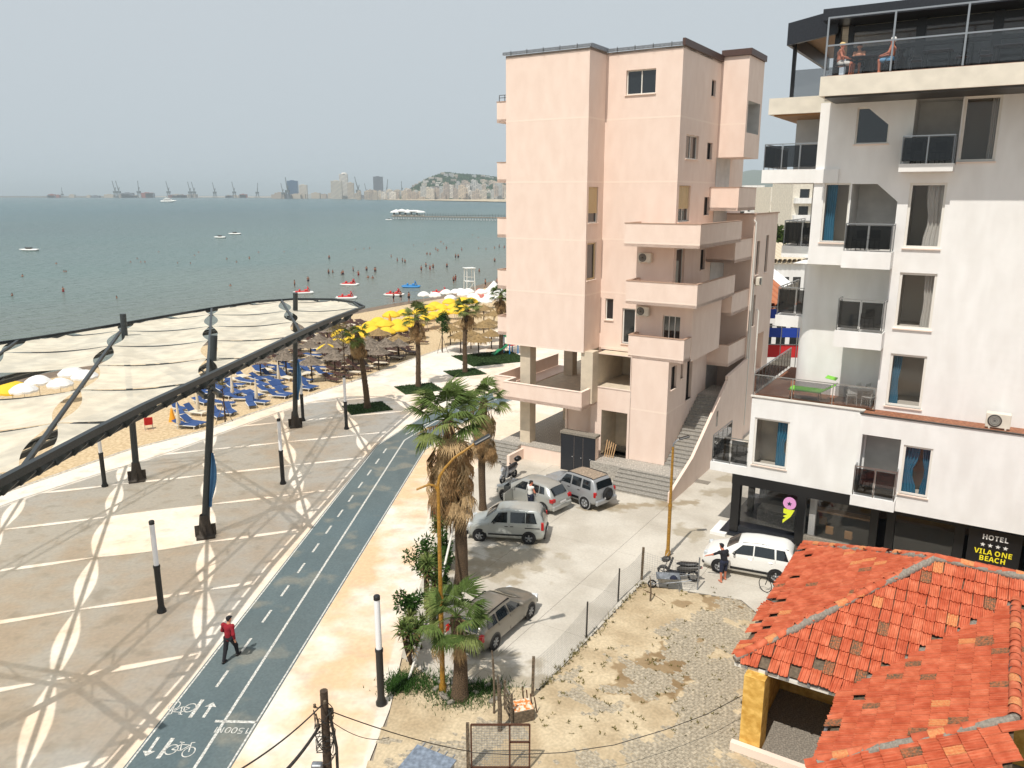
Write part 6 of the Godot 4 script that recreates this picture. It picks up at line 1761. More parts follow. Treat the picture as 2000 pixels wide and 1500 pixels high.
func car_top(z: float, f: float, off := 0.008) -> Vector3: # point on the upper skin, f -1..1 across
	var P := car_pts(z)
	var a := absf(f); var p: Vector3
	if a < 0.5: p = P[10].lerp(P[9], a / 0.5)
	elif a < 0.86: p = P[9].lerp(P[8], (a - 0.5) / 0.36)
	else: p = P[8].lerp(P[7], (a - 0.86) / 0.14)
	return Vector3(p.x * signf(f), p.y + off, p.z)
func make_car(label: String, at: Vector3, turn: float, st: Array, paint_: Material, o: Dictionary) -> Node3D:
	car_st = st
	var c := thing(o.get("name", "parked_car"), label, "car", at, turn, "cars parked in the yard")
	var zs := []
	for i in st.size() - 1:
		var n := maxi(1, int((st[i + 1][0] - st[i][0]) / 0.12))
		for k in n: zs.append(lerpf(st[i][0], st[i + 1][0], float(k) / n))
	zs.append(st[-1][0])
	var rows := []
	for z in zs:
		var P := car_pts(z)
		var row := []
		for p in P: row.append(p)
		for k in range(P.size() - 2, 0, -1): row.append(Vector3(-P[k].x, P[k].y, P[k].z))
		rows.append(row)
	var mb := MB.new()
	# smooth the loft along its length a little
	for pass_ in 2:
		var nr := rows.duplicate(true)
		for i in range(1, rows.size() - 1):
			for j in rows[i].size(): nr[i][j] = rows[i][j] * 0.5 + (rows[i - 1][j] + rows[i + 1][j]) * 0.25
		rows = nr
	mb.grid(rows, true)
	for e in [0, rows.size() - 1]:
		var row: Array = rows[e]
		var ctr := Vector3(0, (row[0].y + row[10].y) * 0.5, row[0].z)
		for j in row.size():
			if e == 0: mb.tri(ctr, row[(j + 1) % row.size()], row[j])
			else: mb.tri(ctr, row[j], row[(j + 1) % row.size()])
	var body := part("body", mb, paint_, c)
	# glass
	for s in [-1.0, 1.0]:
		for w in o.side:
			var g := MB.new()
			var n := 6
			for k in n:
				var a := lerpf(0, 1, float(k) / n); var b2 := lerpf(0, 1, float(k + 1) / n)
				# w: [z0 bottom, z1 bottom, z0 top, z1 top]
				var p0 := car_side(lerpf(w[0], w[1], a), 0.08, s, 0.012); var p1 := car_side(lerpf(w[0], w[1], b2), 0.08, s, 0.012)
				var p2 := car_side(lerpf(w[2], w[3], b2), 0.9, s, 0.012); var p3 := car_side(lerpf(w[2], w[3], a), 0.9, s, 0.012)
				g.quad_n(p0, p1, p2, p3, Vector3(s, 0, 0))
			part("side_window", g, M.window, c)
	for w in [["windscreen", o.screen], ["rear_window", o.rear]]:
		var g := MB.new(); var q: Array = w[1]; var P := []
		for i in 7:
			var row := []
			for j in 9: row.append(car_top(lerpf(q[0], q[1], i / 6.0), lerpf(-0.88, 0.88, j / 8.0), 0.012))
			P.append(row)
		g.grid(P); part(w[0], g, M.window, c)
	# wheels
	var wr: float = o.get("wheel_r", 0.31)
	for zz in [o.axles[0], o.axles[1]]:
		for s in [-1.0, 1.0]:
			var q := car_sec(zz)
			var x: float = (q[3] - 0.02) * s
			var arch := MB.new()
			arch.lathe([Vector2(0.0, 0.0), Vector2(wr + 0.055, 0.0), Vector2(wr + 0.055, 0.03), Vector2(0, 0.03)], Vector3(x - 0.005 * s, wr + 0.02, zz), 22, Basis(Vector3(0, 0, 1), -PI / 2 * s)); part("wheel_arch", arch, o.get("arch", M.black), c)
			var ty := MB.new()
			ty.lathe([Vector2(wr * 0.66, 0.0), Vector2(wr * 0.9, 0.0), Vector2(wr, 0.03), Vector2(wr, 0.17), Vector2(wr * 0.92, 0.2), Vector2(wr * 0.66, 0.195)], Vector3(0, 0, 0), 24, Basis(Vector3(0, 0, 1), -PI / 2 * s))
			var w := part("wheel", ty, M.tyre, c, Transform3D(Basis.IDENTITY, Vector3(x - 0.15 * s, wr, zz)))
			var rm := MB.new(); var rb := Basis(Vector3(0, 0, 1), -PI / 2 * s)
			rm.lathe([Vector2(wr * 0.67, 0.19), Vector2(wr * 0.62, 0.18), Vector2(wr * 0.6, 0.13), Vector2(0, 0.12)], Vector3.ZERO, 20, rb); part("rim_bowl", rm, M.rim_dark, w)
			var sp := MB.new()
			for k in o.get("spokes", 5):
				sp.bevel(Vector3(0.172 * s, 0, 0) + Basis(Vector3.RIGHT, TAU * k / o.get("spokes", 5)) * Vector3(0, wr * 0.34, 0), Vector3(0.03, wr * 0.58, wr * o.get("spoke_w", 0.2)), 0.008, Basis(Vector3.RIGHT, TAU * k / o.get("spokes", 5)))
			sp.lathe([Vector2(wr * 0.16, 0.16), Vector2(wr * 0.14, 0.195), Vector2(0, 0.197)], Vector3.ZERO, 12, rb)
			part("rim", sp, M.rim, w)
	# lamps, handles, mirrors, trims
	for s in [-1.0, 1.0]:
		for q in o.get("tail", []):
			var t := MB.new(); t.bevel(Vector3(q[0] * s, q[1], q[2]), Vector3(q[3], q[4], q[5]), 0.02); part("tail_light", t, M.lamp_red, c)
		for q in o.get("head", []):
			var t := MB.new(); t.bevel(Vector3(q[0] * s, q[1], q[2]), Vector3(q[3], q[4], q[5]), 0.03, Basis(Vector3.UP, 0.35 * s)); part("headlight", t, M.lamp_clear, c)
		var mz: float = o.mirror
		var mp := car_side(mz, 0.12, s, 0.1)
		var mr := MB.new(); mr.bevel(mp, Vector3(0.2, 0.13, 0.1), 0.03); part("mirror", mr, o.get("mirror_mat", paint_), c)
		for hz in o.handles:
			var q := car_sec(hz)
			var hm := MB.new(); hm.bevel(Vector3((q[3] * 0.985 + 0.012) * s, lerpf(q[1], q[2], 0.84), hz), Vector3(0.03, 0.035, 0.17), 0.01); part("door_handle", hm, o.get("handle_mat", M.black), c)
		for q in o.get("strips", []): # [z0, z1, y fraction, height]
			var s0 := car_sec(q[0]); var s1 := car_sec(q[1])
			var sm := MB.new(); sm.bar(Vector3((s0[3] + 0.006) * s, lerpf(s0[1], s0[2], q[2]), q[0]), Vector3((s1[3] + 0.006) * s, lerpf(s1[1], s1[2], q[2]), q[1]), 0.03, q[3]); part("side_moulding", sm, M.black, c)
		for q in o.get("seams", []): # door gaps
			var s0 := car_sec(q)
			var g := MB.new(); g.bar(Vector3((s0[3] * 0.992 + 0.004) * s, s0[1] + 0.14, q), Vector3((s0[3] * 0.965 + 0.004) * s, s0[2], q), 0.008, 0.012, Vector3(1, 0, 0)); part("door_gap", g, M.black, c)
		if o.has("rails"):
			var rr: Array = o.rails
			var q0 := car_top(rr[0], 0.9 * s, 0.05); var q1 := car_top(rr[1], 0.9 * s, 0.05)
			var g := MB.new(); g.tube([car_top(rr[0] - 0.08, 0.9 * s, 0.0), q0, q1, car_top(rr[1] + 0.08, 0.9 * s, 0.0)], [0.022], 6); part("roof_rail", g, M.black, c)
	for q in o.get("bumpers", []): # [z, y, half width, height, depth, material]
		var g := MB.new(); g.bevel(Vector3(0, q[1], q[0]), Vector3(q[2] * 2, q[3], q[4]), minf(0.06, q[3] * 0.4)); part("bumper", g, q[5], c)
	for q in o.get("plates", []):
		var g := MB.new(); g.bevel(Vector3(0, q[1], q[0]), Vector3(0.5, 0.11, 0.02), 0.004); part("number_plate", g, M.plate, c)
	if o.has("grille"):
		var q: Array = o.grille
		var g := MB.new(); g.bevel(Vector3(0, q[1], q[0]), Vector3(q[2], q[3], 0.06), 0.02); part("grille", g, M.black, c)
	return c
func cars():
	# front wheels at a, rear wheels at b (camera-side pair) -> pose of the car
	var seat := func(fa: Vector3, rb: Vector3, hw: float, near_right: bool) -> Array:
		var d := (fa - rb).normalized()             # forward
		var right := d.cross(Vector3.UP)
		var mid := (fa + rb) * 0.5
		var ctr := mid + (-right if near_right else right) * (hw - 0.1)
		return [ctr, atan2(-d.x, -d.z)]
	# small tall van, silver, nose left
	var q: Array = seat.call(G(939, 1056), G(1035, 1062), 0.86, false)
	make_car("silver boxy family van with dark side mouldings and sliding door", q[0], q[1], [[-2.0, 0.3, 0.6, 0.62, 0.66, 0.5], [-1.9, 0.24, 0.78, 0.78, 0.86, 0.6], [-1.5, 0.22, 0.9, 0.84, 1.02, 0.66], [-1.1, 0.22, 0.98, 0.86, 1.14, 0.66], [-0.45, 0.22, 1.02, 0.86, 1.66, 0.66], [0.2, 0.22, 1.03, 0.86, 1.74, 0.68], [1.5, 0.22, 1.05, 0.86, 1.74, 0.68], [1.82, 0.24, 1.05, 0.85, 1.66, 0.66], [1.95, 0.3, 1.05, 0.82, 1.06, 0.66], [1.98, 0.34, 0.9, 0.8, 0.94, 0.7]], M.car_silver2,
		{"side": [[-0.72, 0.1, -0.34, 0.1], [0.26, 1.0, 0.26, 1.0], [1.04, 1.6, 1.04, 1.44]], "screen": [-1.02, -0.5], "rear": [1.84, 1.94], "axles": [-1.3, 1.2], "wheel_r": 0.31, "spokes": 5, "spoke_w": 0.26, "tail": [[0.82, 0.98, 1.88, 0.08, 0.42, 0.14]], "head": [[0.62, 0.78, -1.78, 0.26, 0.2, 0.24]], "mirror": -0.55, "mirror_mat": M.black, "handles": [0.06, 0.34], "strips": [[-0.85, 1.0, 0.3, 0.07], [1.0, 1.75, 0.78, 0.03]], "seams": [-0.85, 0.2, 1.15], "bumpers": [[-1.96, 0.42, 0.76, 0.3, 0.16, M.black], [1.98, 0.42, 0.82, 0.34, 0.12, M.black]], "plates": [[2.05, 0.55], [-2.05, 0.42]], "grille": [-1.93, 0.64, 0.9, 0.16]})
	# compact people carrier, driver's door open
	q = seat.call(G(985, 977), G(1062, 1003), 0.88, false)
	var mc := make_car("silver compact people carrier with its driver's door open", q[0], q[1], [[-2.15, 0.28, 0.6, 0.6, 0.66, 0.46], [-2.02, 0.22, 0.72, 0.78, 0.8, 0.6], [-1.5, 0.2, 0.88, 0.86, 0.98, 0.66], [-1.2, 0.2, 0.94, 0.88, 1.06, 0.66], [-0.35, 0.2, 1.02, 0.89, 1.54, 0.62], [0.35, 0.2, 1.04, 0.89, 1.6, 0.62], [1.3, 0.2, 1.08, 0.88, 1.55, 0.6], [1.65, 0.22, 1.1, 0.86, 1.46, 0.6], [2.05, 0.26, 0.98, 0.8, 1.02, 0.64], [2.13, 0.32, 0.7, 0.76, 0.76, 0.6]], M.car_silver,
		{"side": [[-0.7, 0.2, -0.2, 0.2], [0.3, 1.1, 0.3, 1.0], [1.15, 1.5, 1.05, 1.36]], "screen": [-1.1, -0.42], "rear": [1.68, 2.0], "axles": [-1.42, 1.42], "wheel_r": 0.31, "spokes": 9, "spoke_w": 0.12, "tail": [[0.7, 0.84, 1.99, 0.3, 0.2, 0.24]], "head": [[0.62, 0.7, -1.95, 0.3, 0.16, 0.26]], "mirror": -0.6, "handles": [0.1, 0.95], "handle_mat": M.car_silver, "seams": [-0.78, 0.25, 1.1], "bumpers": [[2.1, 0.42, 0.8, 0.32, 0.16, M.car_silver], [-2.1, 0.4, 0.72, 0.28, 0.16, M.car_silver]], "plates": [[2.19, 0.7]], "grille": [-2.1, 0.6, 0.6, 0.12]})
	var od := MB.new(); od.bevel(Vector3(0.5, 0.62, 0), Vector3(1.0, 0.72, 0.07), 0.02)
	var od_n := part("open_door", od, M.car_silver, mc, Transform3D(Basis(Vector3.UP, PI + 0.25), Vector3(-0.9, 0, -0.75)))
	od = MB.new(); od.bevel(Vector3(0.55, 0.66, 0.04), Vector3(0.8, 0.6, 0.02), 0.008); part("door_lining", od, M.black, od_n)
	od = MB.new(); od.bevel(Vector3(0.58, 1.22, 0), Vector3(0.8, 0.44, 0.025), 0.01); part("side_window", od, M.window, od_n)
	# off-roader
	q = seat.call(G(1074, 967), G(1145, 994), 0.9, false)
	var suv := make_car("dusty silver off-road car with spare wheel on its back door", q[0], q[1], [[-2.15, 0.42, 0.8, 0.7, 0.88, 0.5], [-2.05, 0.36, 0.98, 0.84, 1.06, 0.66], [-1.2, 0.34, 1.06, 0.88, 1.16, 0.7], [-0.9, 0.34, 1.1, 0.89, 1.2, 0.68], [-0.3, 0.34, 1.14, 0.89, 1.74, 0.68], [0.2, 0.34, 1.14, 0.89, 1.8, 0.7], [1.7, 0.34, 1.15, 0.89, 1.78, 0.7], [1.9, 0.36, 1.15, 0.88, 1.7, 0.68], [2.08, 0.42, 1.1, 0.86, 1.16, 0.72], [2.12, 0.5, 0.95, 0.84, 1.0, 0.74]], M.car_silver3,
		{"side": [[-0.55, 0.22, -0.2, 0.22], [0.32, 0.98, 0.32, 0.98], [1.1, 1.72, 1.1, 1.62]], "screen": [-0.82, -0.36], "rear": [1.92, 2.05], "axles": [-1.35, 1.35], "wheel_r": 0.37, "spokes": 5, "spoke_w": 0.34, "tail": [[0.8, 0.98, 2.03, 0.14, 0.3, 0.16]], "head": [[0.62, 0.88, -2.03, 0.24, 0.2, 0.16]], "mirror": -0.5, "handles": [0.12, 0.88], "strips": [[-0.9, 0.9, 0.28, 0.12]], "seams": [-0.62, 0.27, 1.04], "rails": [-0.1, 1.6], "bumpers": [[2.16, 0.52, 0.86, 0.3, 0.18, M.car_silver3], [-2.16, 0.52, 0.86, 0.3, 0.18, M.car_silver3]], "plates": [[2.27, 0.72]], "grille": [-2.12, 0.86, 0.8, 0.2], "arch": M.car_silver3})
	var rf := MB.new(); var P := []
	for i in 9:
		var row := []
		for j in 9: row.append(car_top(lerpf(-0.15, 1.72, i / 8.0), lerpf(-0.84, 0.84, j / 8.0), 0.008))
		P.append(row)
	rf.grid(P); part("dusty_roof", rf, M.car_dust, suv)
	var sw := MB.new(); sw.lathe([Vector2(0.12, 0.1), Vector2(0.3, 0.1), Vector2(0.36, 0.06), Vector2(0.36, -0.08), Vector2(0.0, -0.1)], Vector3(0.1, 0.88, 2.2), 22, Basis(Vector3.RIGHT, PI / 2)); part("spare_wheel", sw, M.tyre, suv)
	sw = MB.new(); sw.lathe([Vector2(0.2, 0.1), Vector2(0.18, 0.13), Vector2(0, 0.135)], Vector3(0.1, 0.88, 2.2), 18, Basis(Vector3.RIGHT, PI / 2)); part("wheel_cover", sw, M.rim_dark, suv)
	# estate car
	q = seat.call(G(1033, 1206), G(964, 1267), 0.87, true)
	make_car("dusty grey-brown estate car parked beside the small palm", q[0], q[1], [[-2.25, 0.3, 0.52, 0.56, 0.6, 0.4], [-2.12, 0.22, 0.64, 0.76, 0.74, 0.56], [-1.6, 0.2, 0.8, 0.86, 0.9, 0.66], [-1.05, 0.2, 0.9, 0.88, 1.0, 0.68], [-0.25, 0.2, 0.96, 0.88, 1.4, 0.6], [0.4, 0.2, 0.98, 0.88, 1.45, 0.6], [1.5, 0.2, 1.0, 0.87, 1.42, 0.6], [1.85, 0.22, 1.0, 0.86, 1.32, 0.6], [2.22, 0.28, 0.94, 0.8, 0.98, 0.64], [2.3, 0.34, 0.7, 0.78, 0.76, 0.6]], M.car_bronze,
		{"side": [[-0.65, 0.22, -0.12, 0.22], [0.3, 1.05, 0.3, 0.98], [1.12, 1.78, 1.08, 1.55]], "screen": [-0.98, -0.3], "rear": [1.88, 2.18], "axles": [-1.35, 1.35], "wheel_r": 0.32, "spokes": 7, "spoke_w": 0.22, "tail": [[0.76, 0.82, 2.16, 0.16, 0.3, 0.2]], "head": [[0.58, 0.6, -2.06, 0.34, 0.16, 0.26]], "mirror": -0.55, "handles": [0.12, 0.95], "handle_mat": M.car_bronze, "strips": [], "seams": [-0.78, 0.26, 1.08], "rails": [-0.05, 1.5], "bumpers": [[2.28, 0.42, 0.8, 0.32, 0.14, M.car_bronze], [-2.22, 0.38, 0.7, 0.28, 0.14, M.car_bronze]], "plates": [[2.33, 0.72]], "grille": [-2.2, 0.52, 0.7, 0.1]})
	# white car
	q = seat.call(G(1405, 1117), G(1513, 1137), 0.88, false)
	var wc := make_car("white rounded family car with black side mouldings and front window down", q[0], q[1], [[-2.05, 0.28, 0.62, 0.66, 0.7, 0.5], [-1.92, 0.22, 0.82, 0.8, 0.92, 0.62], [-1.4, 0.2, 0.96, 0.87, 1.08, 0.68], [-1.1, 0.2, 1.0, 0.88, 1.14, 0.68], [-0.45, 0.2, 1.04, 0.89, 1.58, 0.64], [0.3, 0.2, 1.06, 0.89, 1.66, 0.66], [1.5, 0.2, 1.06, 0.89, 1.64, 0.66], [1.85, 0.22, 1.06, 0.88, 1.54, 0.64], [2.05, 0.28, 1.0, 0.84, 1.06, 0.68], [2.1, 0.34, 0.8, 0.8, 0.86, 0.64]], M.car_white,
		{"side": [[-0.72, 0.2, -0.28, 0.2], [0.26, 1.15, 0.26, 1.1], [1.22, 1.75, 1.18, 1.55]], "screen": [-1.02, -0.5], "rear": [1.88, 2.02], "axles": [-1.25, 1.25], "wheel_r": 0.31, "spokes": 5, "spoke_w": 0.24, "tail": [[0.8, 0.86, 2.0, 0.12, 0.3, 0.14]], "head": [[0.6, 0.8, -1.86, 0.28, 0.2, 0.2]], "mirror": -0.6, "mirror_mat": M.black, "handles": [0.1, 1.0], "handle_mat": M.steel, "strips": [[-0.75, 1.15, 0.24, 0.11]], "seams": [-0.82, 0.23, 1.18], "bumpers": [[-2.0, 0.36, 0.74, 0.18, 0.14, M.black], [2.08, 0.4, 0.82, 0.3, 0.12, M.car_white]], "plates": [[-2.08, 0.4]], "grille": [-1.99, 0.56, 0.5, 0.08]})
	var rl := MB.new()
	for f in [-0.9, 0.9]: rl.tube([car_top(-0.3, f, 0.006), car_top(0.5, f, 0.012), car_top(1.7, f, 0.006)], [0.012], 5)
	part("roof_seam", rl, M.black, wc)

func wheel2(parent: Node3D, at: Vector3, r: float, w: float):
	var B := Basis(Vector3(0, 0, 1), -PI / 2)
	var mb := MB.new(); mb.lathe([Vector2(r * 0.72, -w), Vector2(r * 0.92, -w), Vector2(r, 0), Vector2(r * 0.92, w), Vector2(r * 0.72, w), Vector2(r * 0.72, -w)], Vector3.ZERO, 22, B)
	var wn := part("wheel", mb, M.tyre, parent, Transform3D(Basis.IDENTITY, at))
	var s := MB.new()
	for k in 5: s.bar(Vector3.ZERO, Basis(Vector3.RIGHT, TAU * k / 5) * Vector3(0, r * 0.72, 0), 0.03, 0.04, Vector3.RIGHT)
	s.lathe([Vector2(0.05, -0.04), Vector2(0.05, 0.04), Vector2(0, 0.04)], Vector3.ZERO, 10, B)
	part("rim", s, M.rim, wn)
func loft(rows: Array) -> MB: # rows: [z, y_centre, half width, half height]
	var P := []
	for q in rows:
		var row := []
		for j in 14:
			var t := -TAU * j / 14
			row.append(Vector3(cos(t) * q[2], q[1] + sin(t) * q[3], q[0]))
		P.append(row)
	var mb := MB.new(); mb.grid(P, true); return mb
func scooter(at: Vector3, turn: float, label: String, shell: Material, top_box: bool):
	var o := thing("motor_scooter", label, "scooter", at, turn)
	wheel2(o, Vector3(0, 0.27, -0.72), 0.27, 0.06); wheel2(o, Vector3(0, 0.26, 0.62), 0.26, 0.07)
	part("rear_body", loft([[-0.12, 0.5, 0.05, 0.08], [0.05, 0.55, 0.14, 0.16], [0.4, 0.6, 0.17, 0.16], [0.75, 0.68, 0.14, 0.12], [0.98, 0.76, 0.05, 0.05]]), shell, o)
	part("seat", loft([[-0.15, 0.76, 0.06, 0.04], [0.05, 0.8, 0.15, 0.08], [0.4, 0.82, 0.17, 0.08], [0.72, 0.88, 0.14, 0.06], [0.86, 0.9, 0.06, 0.03]]), M.black, o)
	part("footboard", loft([[-0.52, 0.36, 0.12, 0.06], [-0.3, 0.32, 0.18, 0.06], [0.1, 0.33, 0.17, 0.07], [0.3, 0.36, 0.1, 0.05]]), M.charcoal, o)
	var sh := MB.new(); sh.slab([Vector2(-0.2, 0.35), Vector2(0.2, 0.35), Vector2(0.24, 0.7), Vector2(0.13, 1.02), Vector2(-0.13, 1.02), Vector2(-0.24, 0.7)], Transform3D(Basis(Vector3.RIGHT, 0.3), Vector3(0, 0.02, -0.68)), 0.1); part("front_shield", sh, shell, o)
	part("front_nose", loft([[-0.86, 0.86, 0.04, 0.05], [-0.72, 0.88, 0.13, 0.14], [-0.52, 0.92, 0.14, 0.13], [-0.42, 0.96, 0.08, 0.06]]), shell, o)
	part("front_mudguard", loft([[-1.0, 0.36, 0.05, 0.05], [-0.85, 0.5, 0.08, 0.08], [-0.68, 0.54, 0.08, 0.06], [-0.5, 0.46, 0.05, 0.05]]), shell, o)
	var f := MB.new()
	for x in [-0.09, 0.09]: f.tube([Vector3(x, 0.27, -0.72), Vector3(x * 0.7, 0.85, -0.56)], [0.025], 6)
	part("fork", f, M.steel, o)
	f = MB.new(); f.tube([Vector3(-0.36, 1.04, -0.36), Vector3(-0.14, 1.06, -0.48), Vector3(0.14, 1.06, -0.48), Vector3(0.36, 1.04, -0.36)], [0.018], 6); part("handlebar", f, M.black, o)
	for x in [-0.3, 0.3]:
		f = MB.new(); f.tube([Vector3(x, 1.05, -0.4), Vector3(x * 1.15, 1.22, -0.44)], [0.008], 5); f.bevel(Vector3(x * 1.2, 1.26, -0.44), Vector3(0.12, 0.08, 0.02), 0.008); part("mirror", f, M.black, o)
	var ws := MB.new(); ws.slab([Vector2(-0.15, 0), Vector2(0.15, 0), Vector2(0.12, 0.3), Vector2(-0.12, 0.3)], Transform3D(Basis(Vector3.RIGHT, 0.45), Vector3(0, 0.98, -0.66)), 0.008); part("windscreen", ws, M.tint, o)
	f = MB.new(); f.bevel(Vector3(0, 0.86, -0.83), Vector3(0.16, 0.1, 0.05), 0.02); part("headlight", f, M.lamp_clear, o)
	f = MB.new(); f.bevel(Vector3(0, 0.74, 0.98), Vector3(0.14, 0.06, 0.04), 0.015); part("tail_light", f, M.lamp_red, o)
	f = MB.new(); f.tube([Vector3(0.16, 0.3, 0.2), Vector3(0.18, 0.34, 0.5), Vector3(0.18, 0.42, 0.85)], [0.03, 0.055, 0.05], 8); part("exhaust", f, M.steel, o)
	f = MB.new(); f.tube([Vector3(-0.05, 0.3, 0.05), Vector3(-0.16, 0.02, 0.1)], [0.014], 5); part("kickstand", f, M.black, o)
	if top_box:
		part("top_box", loft([[0.82, 1.08, 0.1, 0.08], [0.88, 1.08, 0.2, 0.15], [1.14, 1.1, 0.21, 0.16], [1.24, 1.09, 0.12, 0.1]]), M.black, o)
func yard_things():
	var f := func(a: Vector3, b: Vector3) -> float: var d := a - b; return atan2(-d.x, -d.z)
	scooter((G(972, 950) + G(1015, 926)) * 0.5, f.call(G(972, 950), G(1015, 926)), "silver and black scooter with a round top box by the steps", M.car_silver3, true)
	scooter((G(1287, 1127) + G(1368, 1140)) * 0.5 + Vector3(0, 0, -0.1), f.call(G(1287, 1127), G(1368, 1140)), "dark grey scooter without top box behind the wheelbarrow", M.frame_dark, false)
	# bicycle half hidden by the roof
	var b := thing("bicycle", "black bicycle leaning beside the tiled roof's eave", "bicycle", G(1512, 1165), 0.6)
	for z in [-0.5, 0.5]:
		var w := MB.new(); var ring := []; for k in 25: ring.append(Vector3(0, 0.34 + sin(TAU * k / 24) * 0.33, z + cos(TAU * k / 24) * 0.33))
		w.tube(ring, [0.018], 5, false); part("wheel", w, M.tyre, b)
	var fr := MB.new(); for q in [[0, 0.34, 0.5, 0, 0.85, 0.2], [0, 0.85, 0.2, 0, 0.86, -0.35], [0, 0.86, -0.35, 0, 0.34, -0.5], [0, 0.34, 0.5, 0, 0.32, 0.05], [0, 0.32, 0.05, 0, 0.86, -0.32], [0, 0.32, 0.05, 0, 0.95, 0.24]]: fr.tube([Vector3(q[0], q[1], q[2]), Vector3(q[3], q[4], q[5])], [0.018], 6)
	part("frame", fr, M.black, b)
	fr = MB.new(); fr.tube([Vector3(-0.28, 1.0, -0.28), Vector3(0, 1.02, -0.38), Vector3(0.28, 1.0, -0.28)], [0.014], 5); part("handlebar", fr, M.black, b)
	fr = MB.new(); fr.bevel(Vector3(0, 0.97, 0.25), Vector3(0.14, 0.05, 0.26), 0.02); part("saddle", fr, M.black, b)
	# wheelbarrow
	var wb := thing("wheelbarrow", "worn grey wheelbarrow tipped on the sand beside the scooter", "wheelbarrow", G(1308, 1150), 1.45)
	var tr := MB.new()
	var lo := [Vector3(-0.22, 0.38, -0.4), Vector3(0.22, 0.38, -0.4), Vector3(0.22, 0.38, 0.25), Vector3(-0.22, 0.38, 0.25)]; var hi := [Vector3(-0.33, 0.62, -0.62), Vector3(0.33, 0.62, -0.62), Vector3(0.33, 0.62, 0.42), Vector3(-0.33, 0.62, 0.42)]
	tr.quad(lo[3], lo[2], lo[1], lo[0])
	for k in 4: tr.quad(lo[k], lo[(k + 1) % 4], hi[(k + 1) % 4], hi[k])
	part("tray", tr, M.galv, wb)
	tr = MB.new(); for x in [-0.26, 0.26]: tr.tube([Vector3(x * 0.3, 0.22, -0.8), Vector3(x, 0.42, 0.0), Vector3(x * 1.1, 0.6, 0.9)], [0.02], 6)
	part("handle", tr, M.galv, wb)
	tr = MB.new(); for x in [-0.24, 0.24]: tr.tube([Vector3(x, 0.42, 0.3), Vector3(x * 1.2, 0.0, 0.4)], [0.018], 6)
	part("leg", tr, M.galv, wb)
	wheel2(wb, Vector3(0, 0.2, -0.78), 0.2, 0.04)
	var bag := MB.new(); bag.lathe([Vector2(0.0, 0), Vector2(0.15, 0.02), Vector2(0.17, 0.12), Vector2(0.1, 0.22), Vector2(0, 0.24)], Vector3.ZERO, 10); single("bundle", bag, M.cloth_navy, "dark blue bundle lying in the wheelbarrow's tray", "bundle", Transform3D(Basis.IDENTITY, wb.transform * Vector3(0, 0.4, 0.15)))
	# chain-link fence
	var fence := thing("wire_fence", "sagging wire mesh fence on thin posts between yard and sandy lot", "fence")
	var posts := [G(1040, 1362), G(1145, 1245), G(1207, 1175), G(1253, 1132), G(1362, 1152)]
	for i in posts.size():
		var mb := MB.new(); var p: Vector3 = posts[i]
		if i in [0, 3]: mb.bar(p, p + Vector3(0.03, 1.58, 0), 0.1, 0.1); part("post", mb, M.wood_grey, fence)
		else: mb.tube([p, p + Vector3(0.02, 1.55, 0)], [0.035], 8); part("post", mb, M.galv if i == 4 else M.frame_dark, fence)
	for i in posts.size() - 1:
		var a: Vector3 = posts[i]; var e: Vector3 = posts[i + 1]; var L := a.distance_to(e)
		var mb := MB.new(); var n := int(L / 0.11)
		for k in n + 1:
			var p := a.lerp(e, float(k) / n)
			var top := 1.42 - 0.16 * sin(PI * k / n)
			mb.bar(p + Vector3(0, 0.02, 0), p + Vector3(0, top, 0), 0.005, 0.005)
		for k in 13:
			var last := a + Vector3(0, 0.05 + k * 0.11, 0)
			for j in range(1, 7):
				var t := j / 6.0
				var p := a.lerp(e, t) + Vector3(0, 0.05 + k * 0.11 * (1.0 - 0.11 * sin(PI * t)), 0)
				mb.bar(last, p, 0.005, 0.005); last = p
		part("mesh_panel", mb, M.galv, fence)
	# gate: frame with mesh
	var gl := G(921, 1502); var gr := G(1034, 1502)
	var gate := thing("mesh_gate", "rusty steel gate frame filled with square wire mesh", "gate", gl)
	var gw := gr.x - gl.x
	var fm := MB.new(); for q in [[0, 0.05, 0, 1.55], [gw * 0.66, 0.05, gw * 0.66, 1.55], [gw, 0.05, gw, 1.55], [0, 1.55, gw, 1.55], [0, 0.06, gw, 0.06], [gw * 0.66, 0.95, gw, 0.95]]: fm.bar(Vector3(q[0], q[1], 0), Vector3(q[2], q[3], 0), 0.05, 0.05, Vector3(0, 0, 1))
	part("gate_frame", fm, M.rust, gate)
	fm = MB.new()
	for k in 22: fm.bar(Vector3(gw * k / 22, 0.06, 0.0), Vector3(gw * k / 22, 1.54, 0.0), 0.006, 0.006, Vector3(0, 0, 1))
	for k in 18: fm.bar(Vector3(0, 0.08 + k * 0.083, 0.0), Vector3(gw, 0.08 + k * 0.083, 0.0), 0.006, 0.006, Vector3(0, 0, 1))
	part("wire_mesh", fm, M.galv, gate)
	fm = MB.new(); fm.bar(Vector3(-0.1, 0, 0), Vector3(-0.1, 1.6, 0), 0.1, 0.1); part("gate_post", fm, M.wood_grey, gate)
	for q in [[965, 1395, 2.1, "slim grey wooden post standing behind the mesh gate", 0.04], [976, 1428, 1.75, "thick grey wooden post with a metal stub by the gate", 0.075], [1270, 1175, 0.9, "short wooden stake standing at the mesh fence corner", 0.04]]:
		var p := G(q[0], q[1]); var mb := MB.new(); mb.tube([Vector3.ZERO, Vector3(0.01, q[2] * 0.5, 0), Vector3(-0.03, q[2], 0)], [q[4], q[4] * 0.95, q[4] * 0.85], 8); mb.tube([Vector3(-0.03, q[2], 0), Vector3(-0.06, q[2] + 0.3, 0)], [0.02], 6)
		single("wooden_post", mb, M.wood_grey, q[3], "post", Transform3D(Basis.IDENTITY, p))
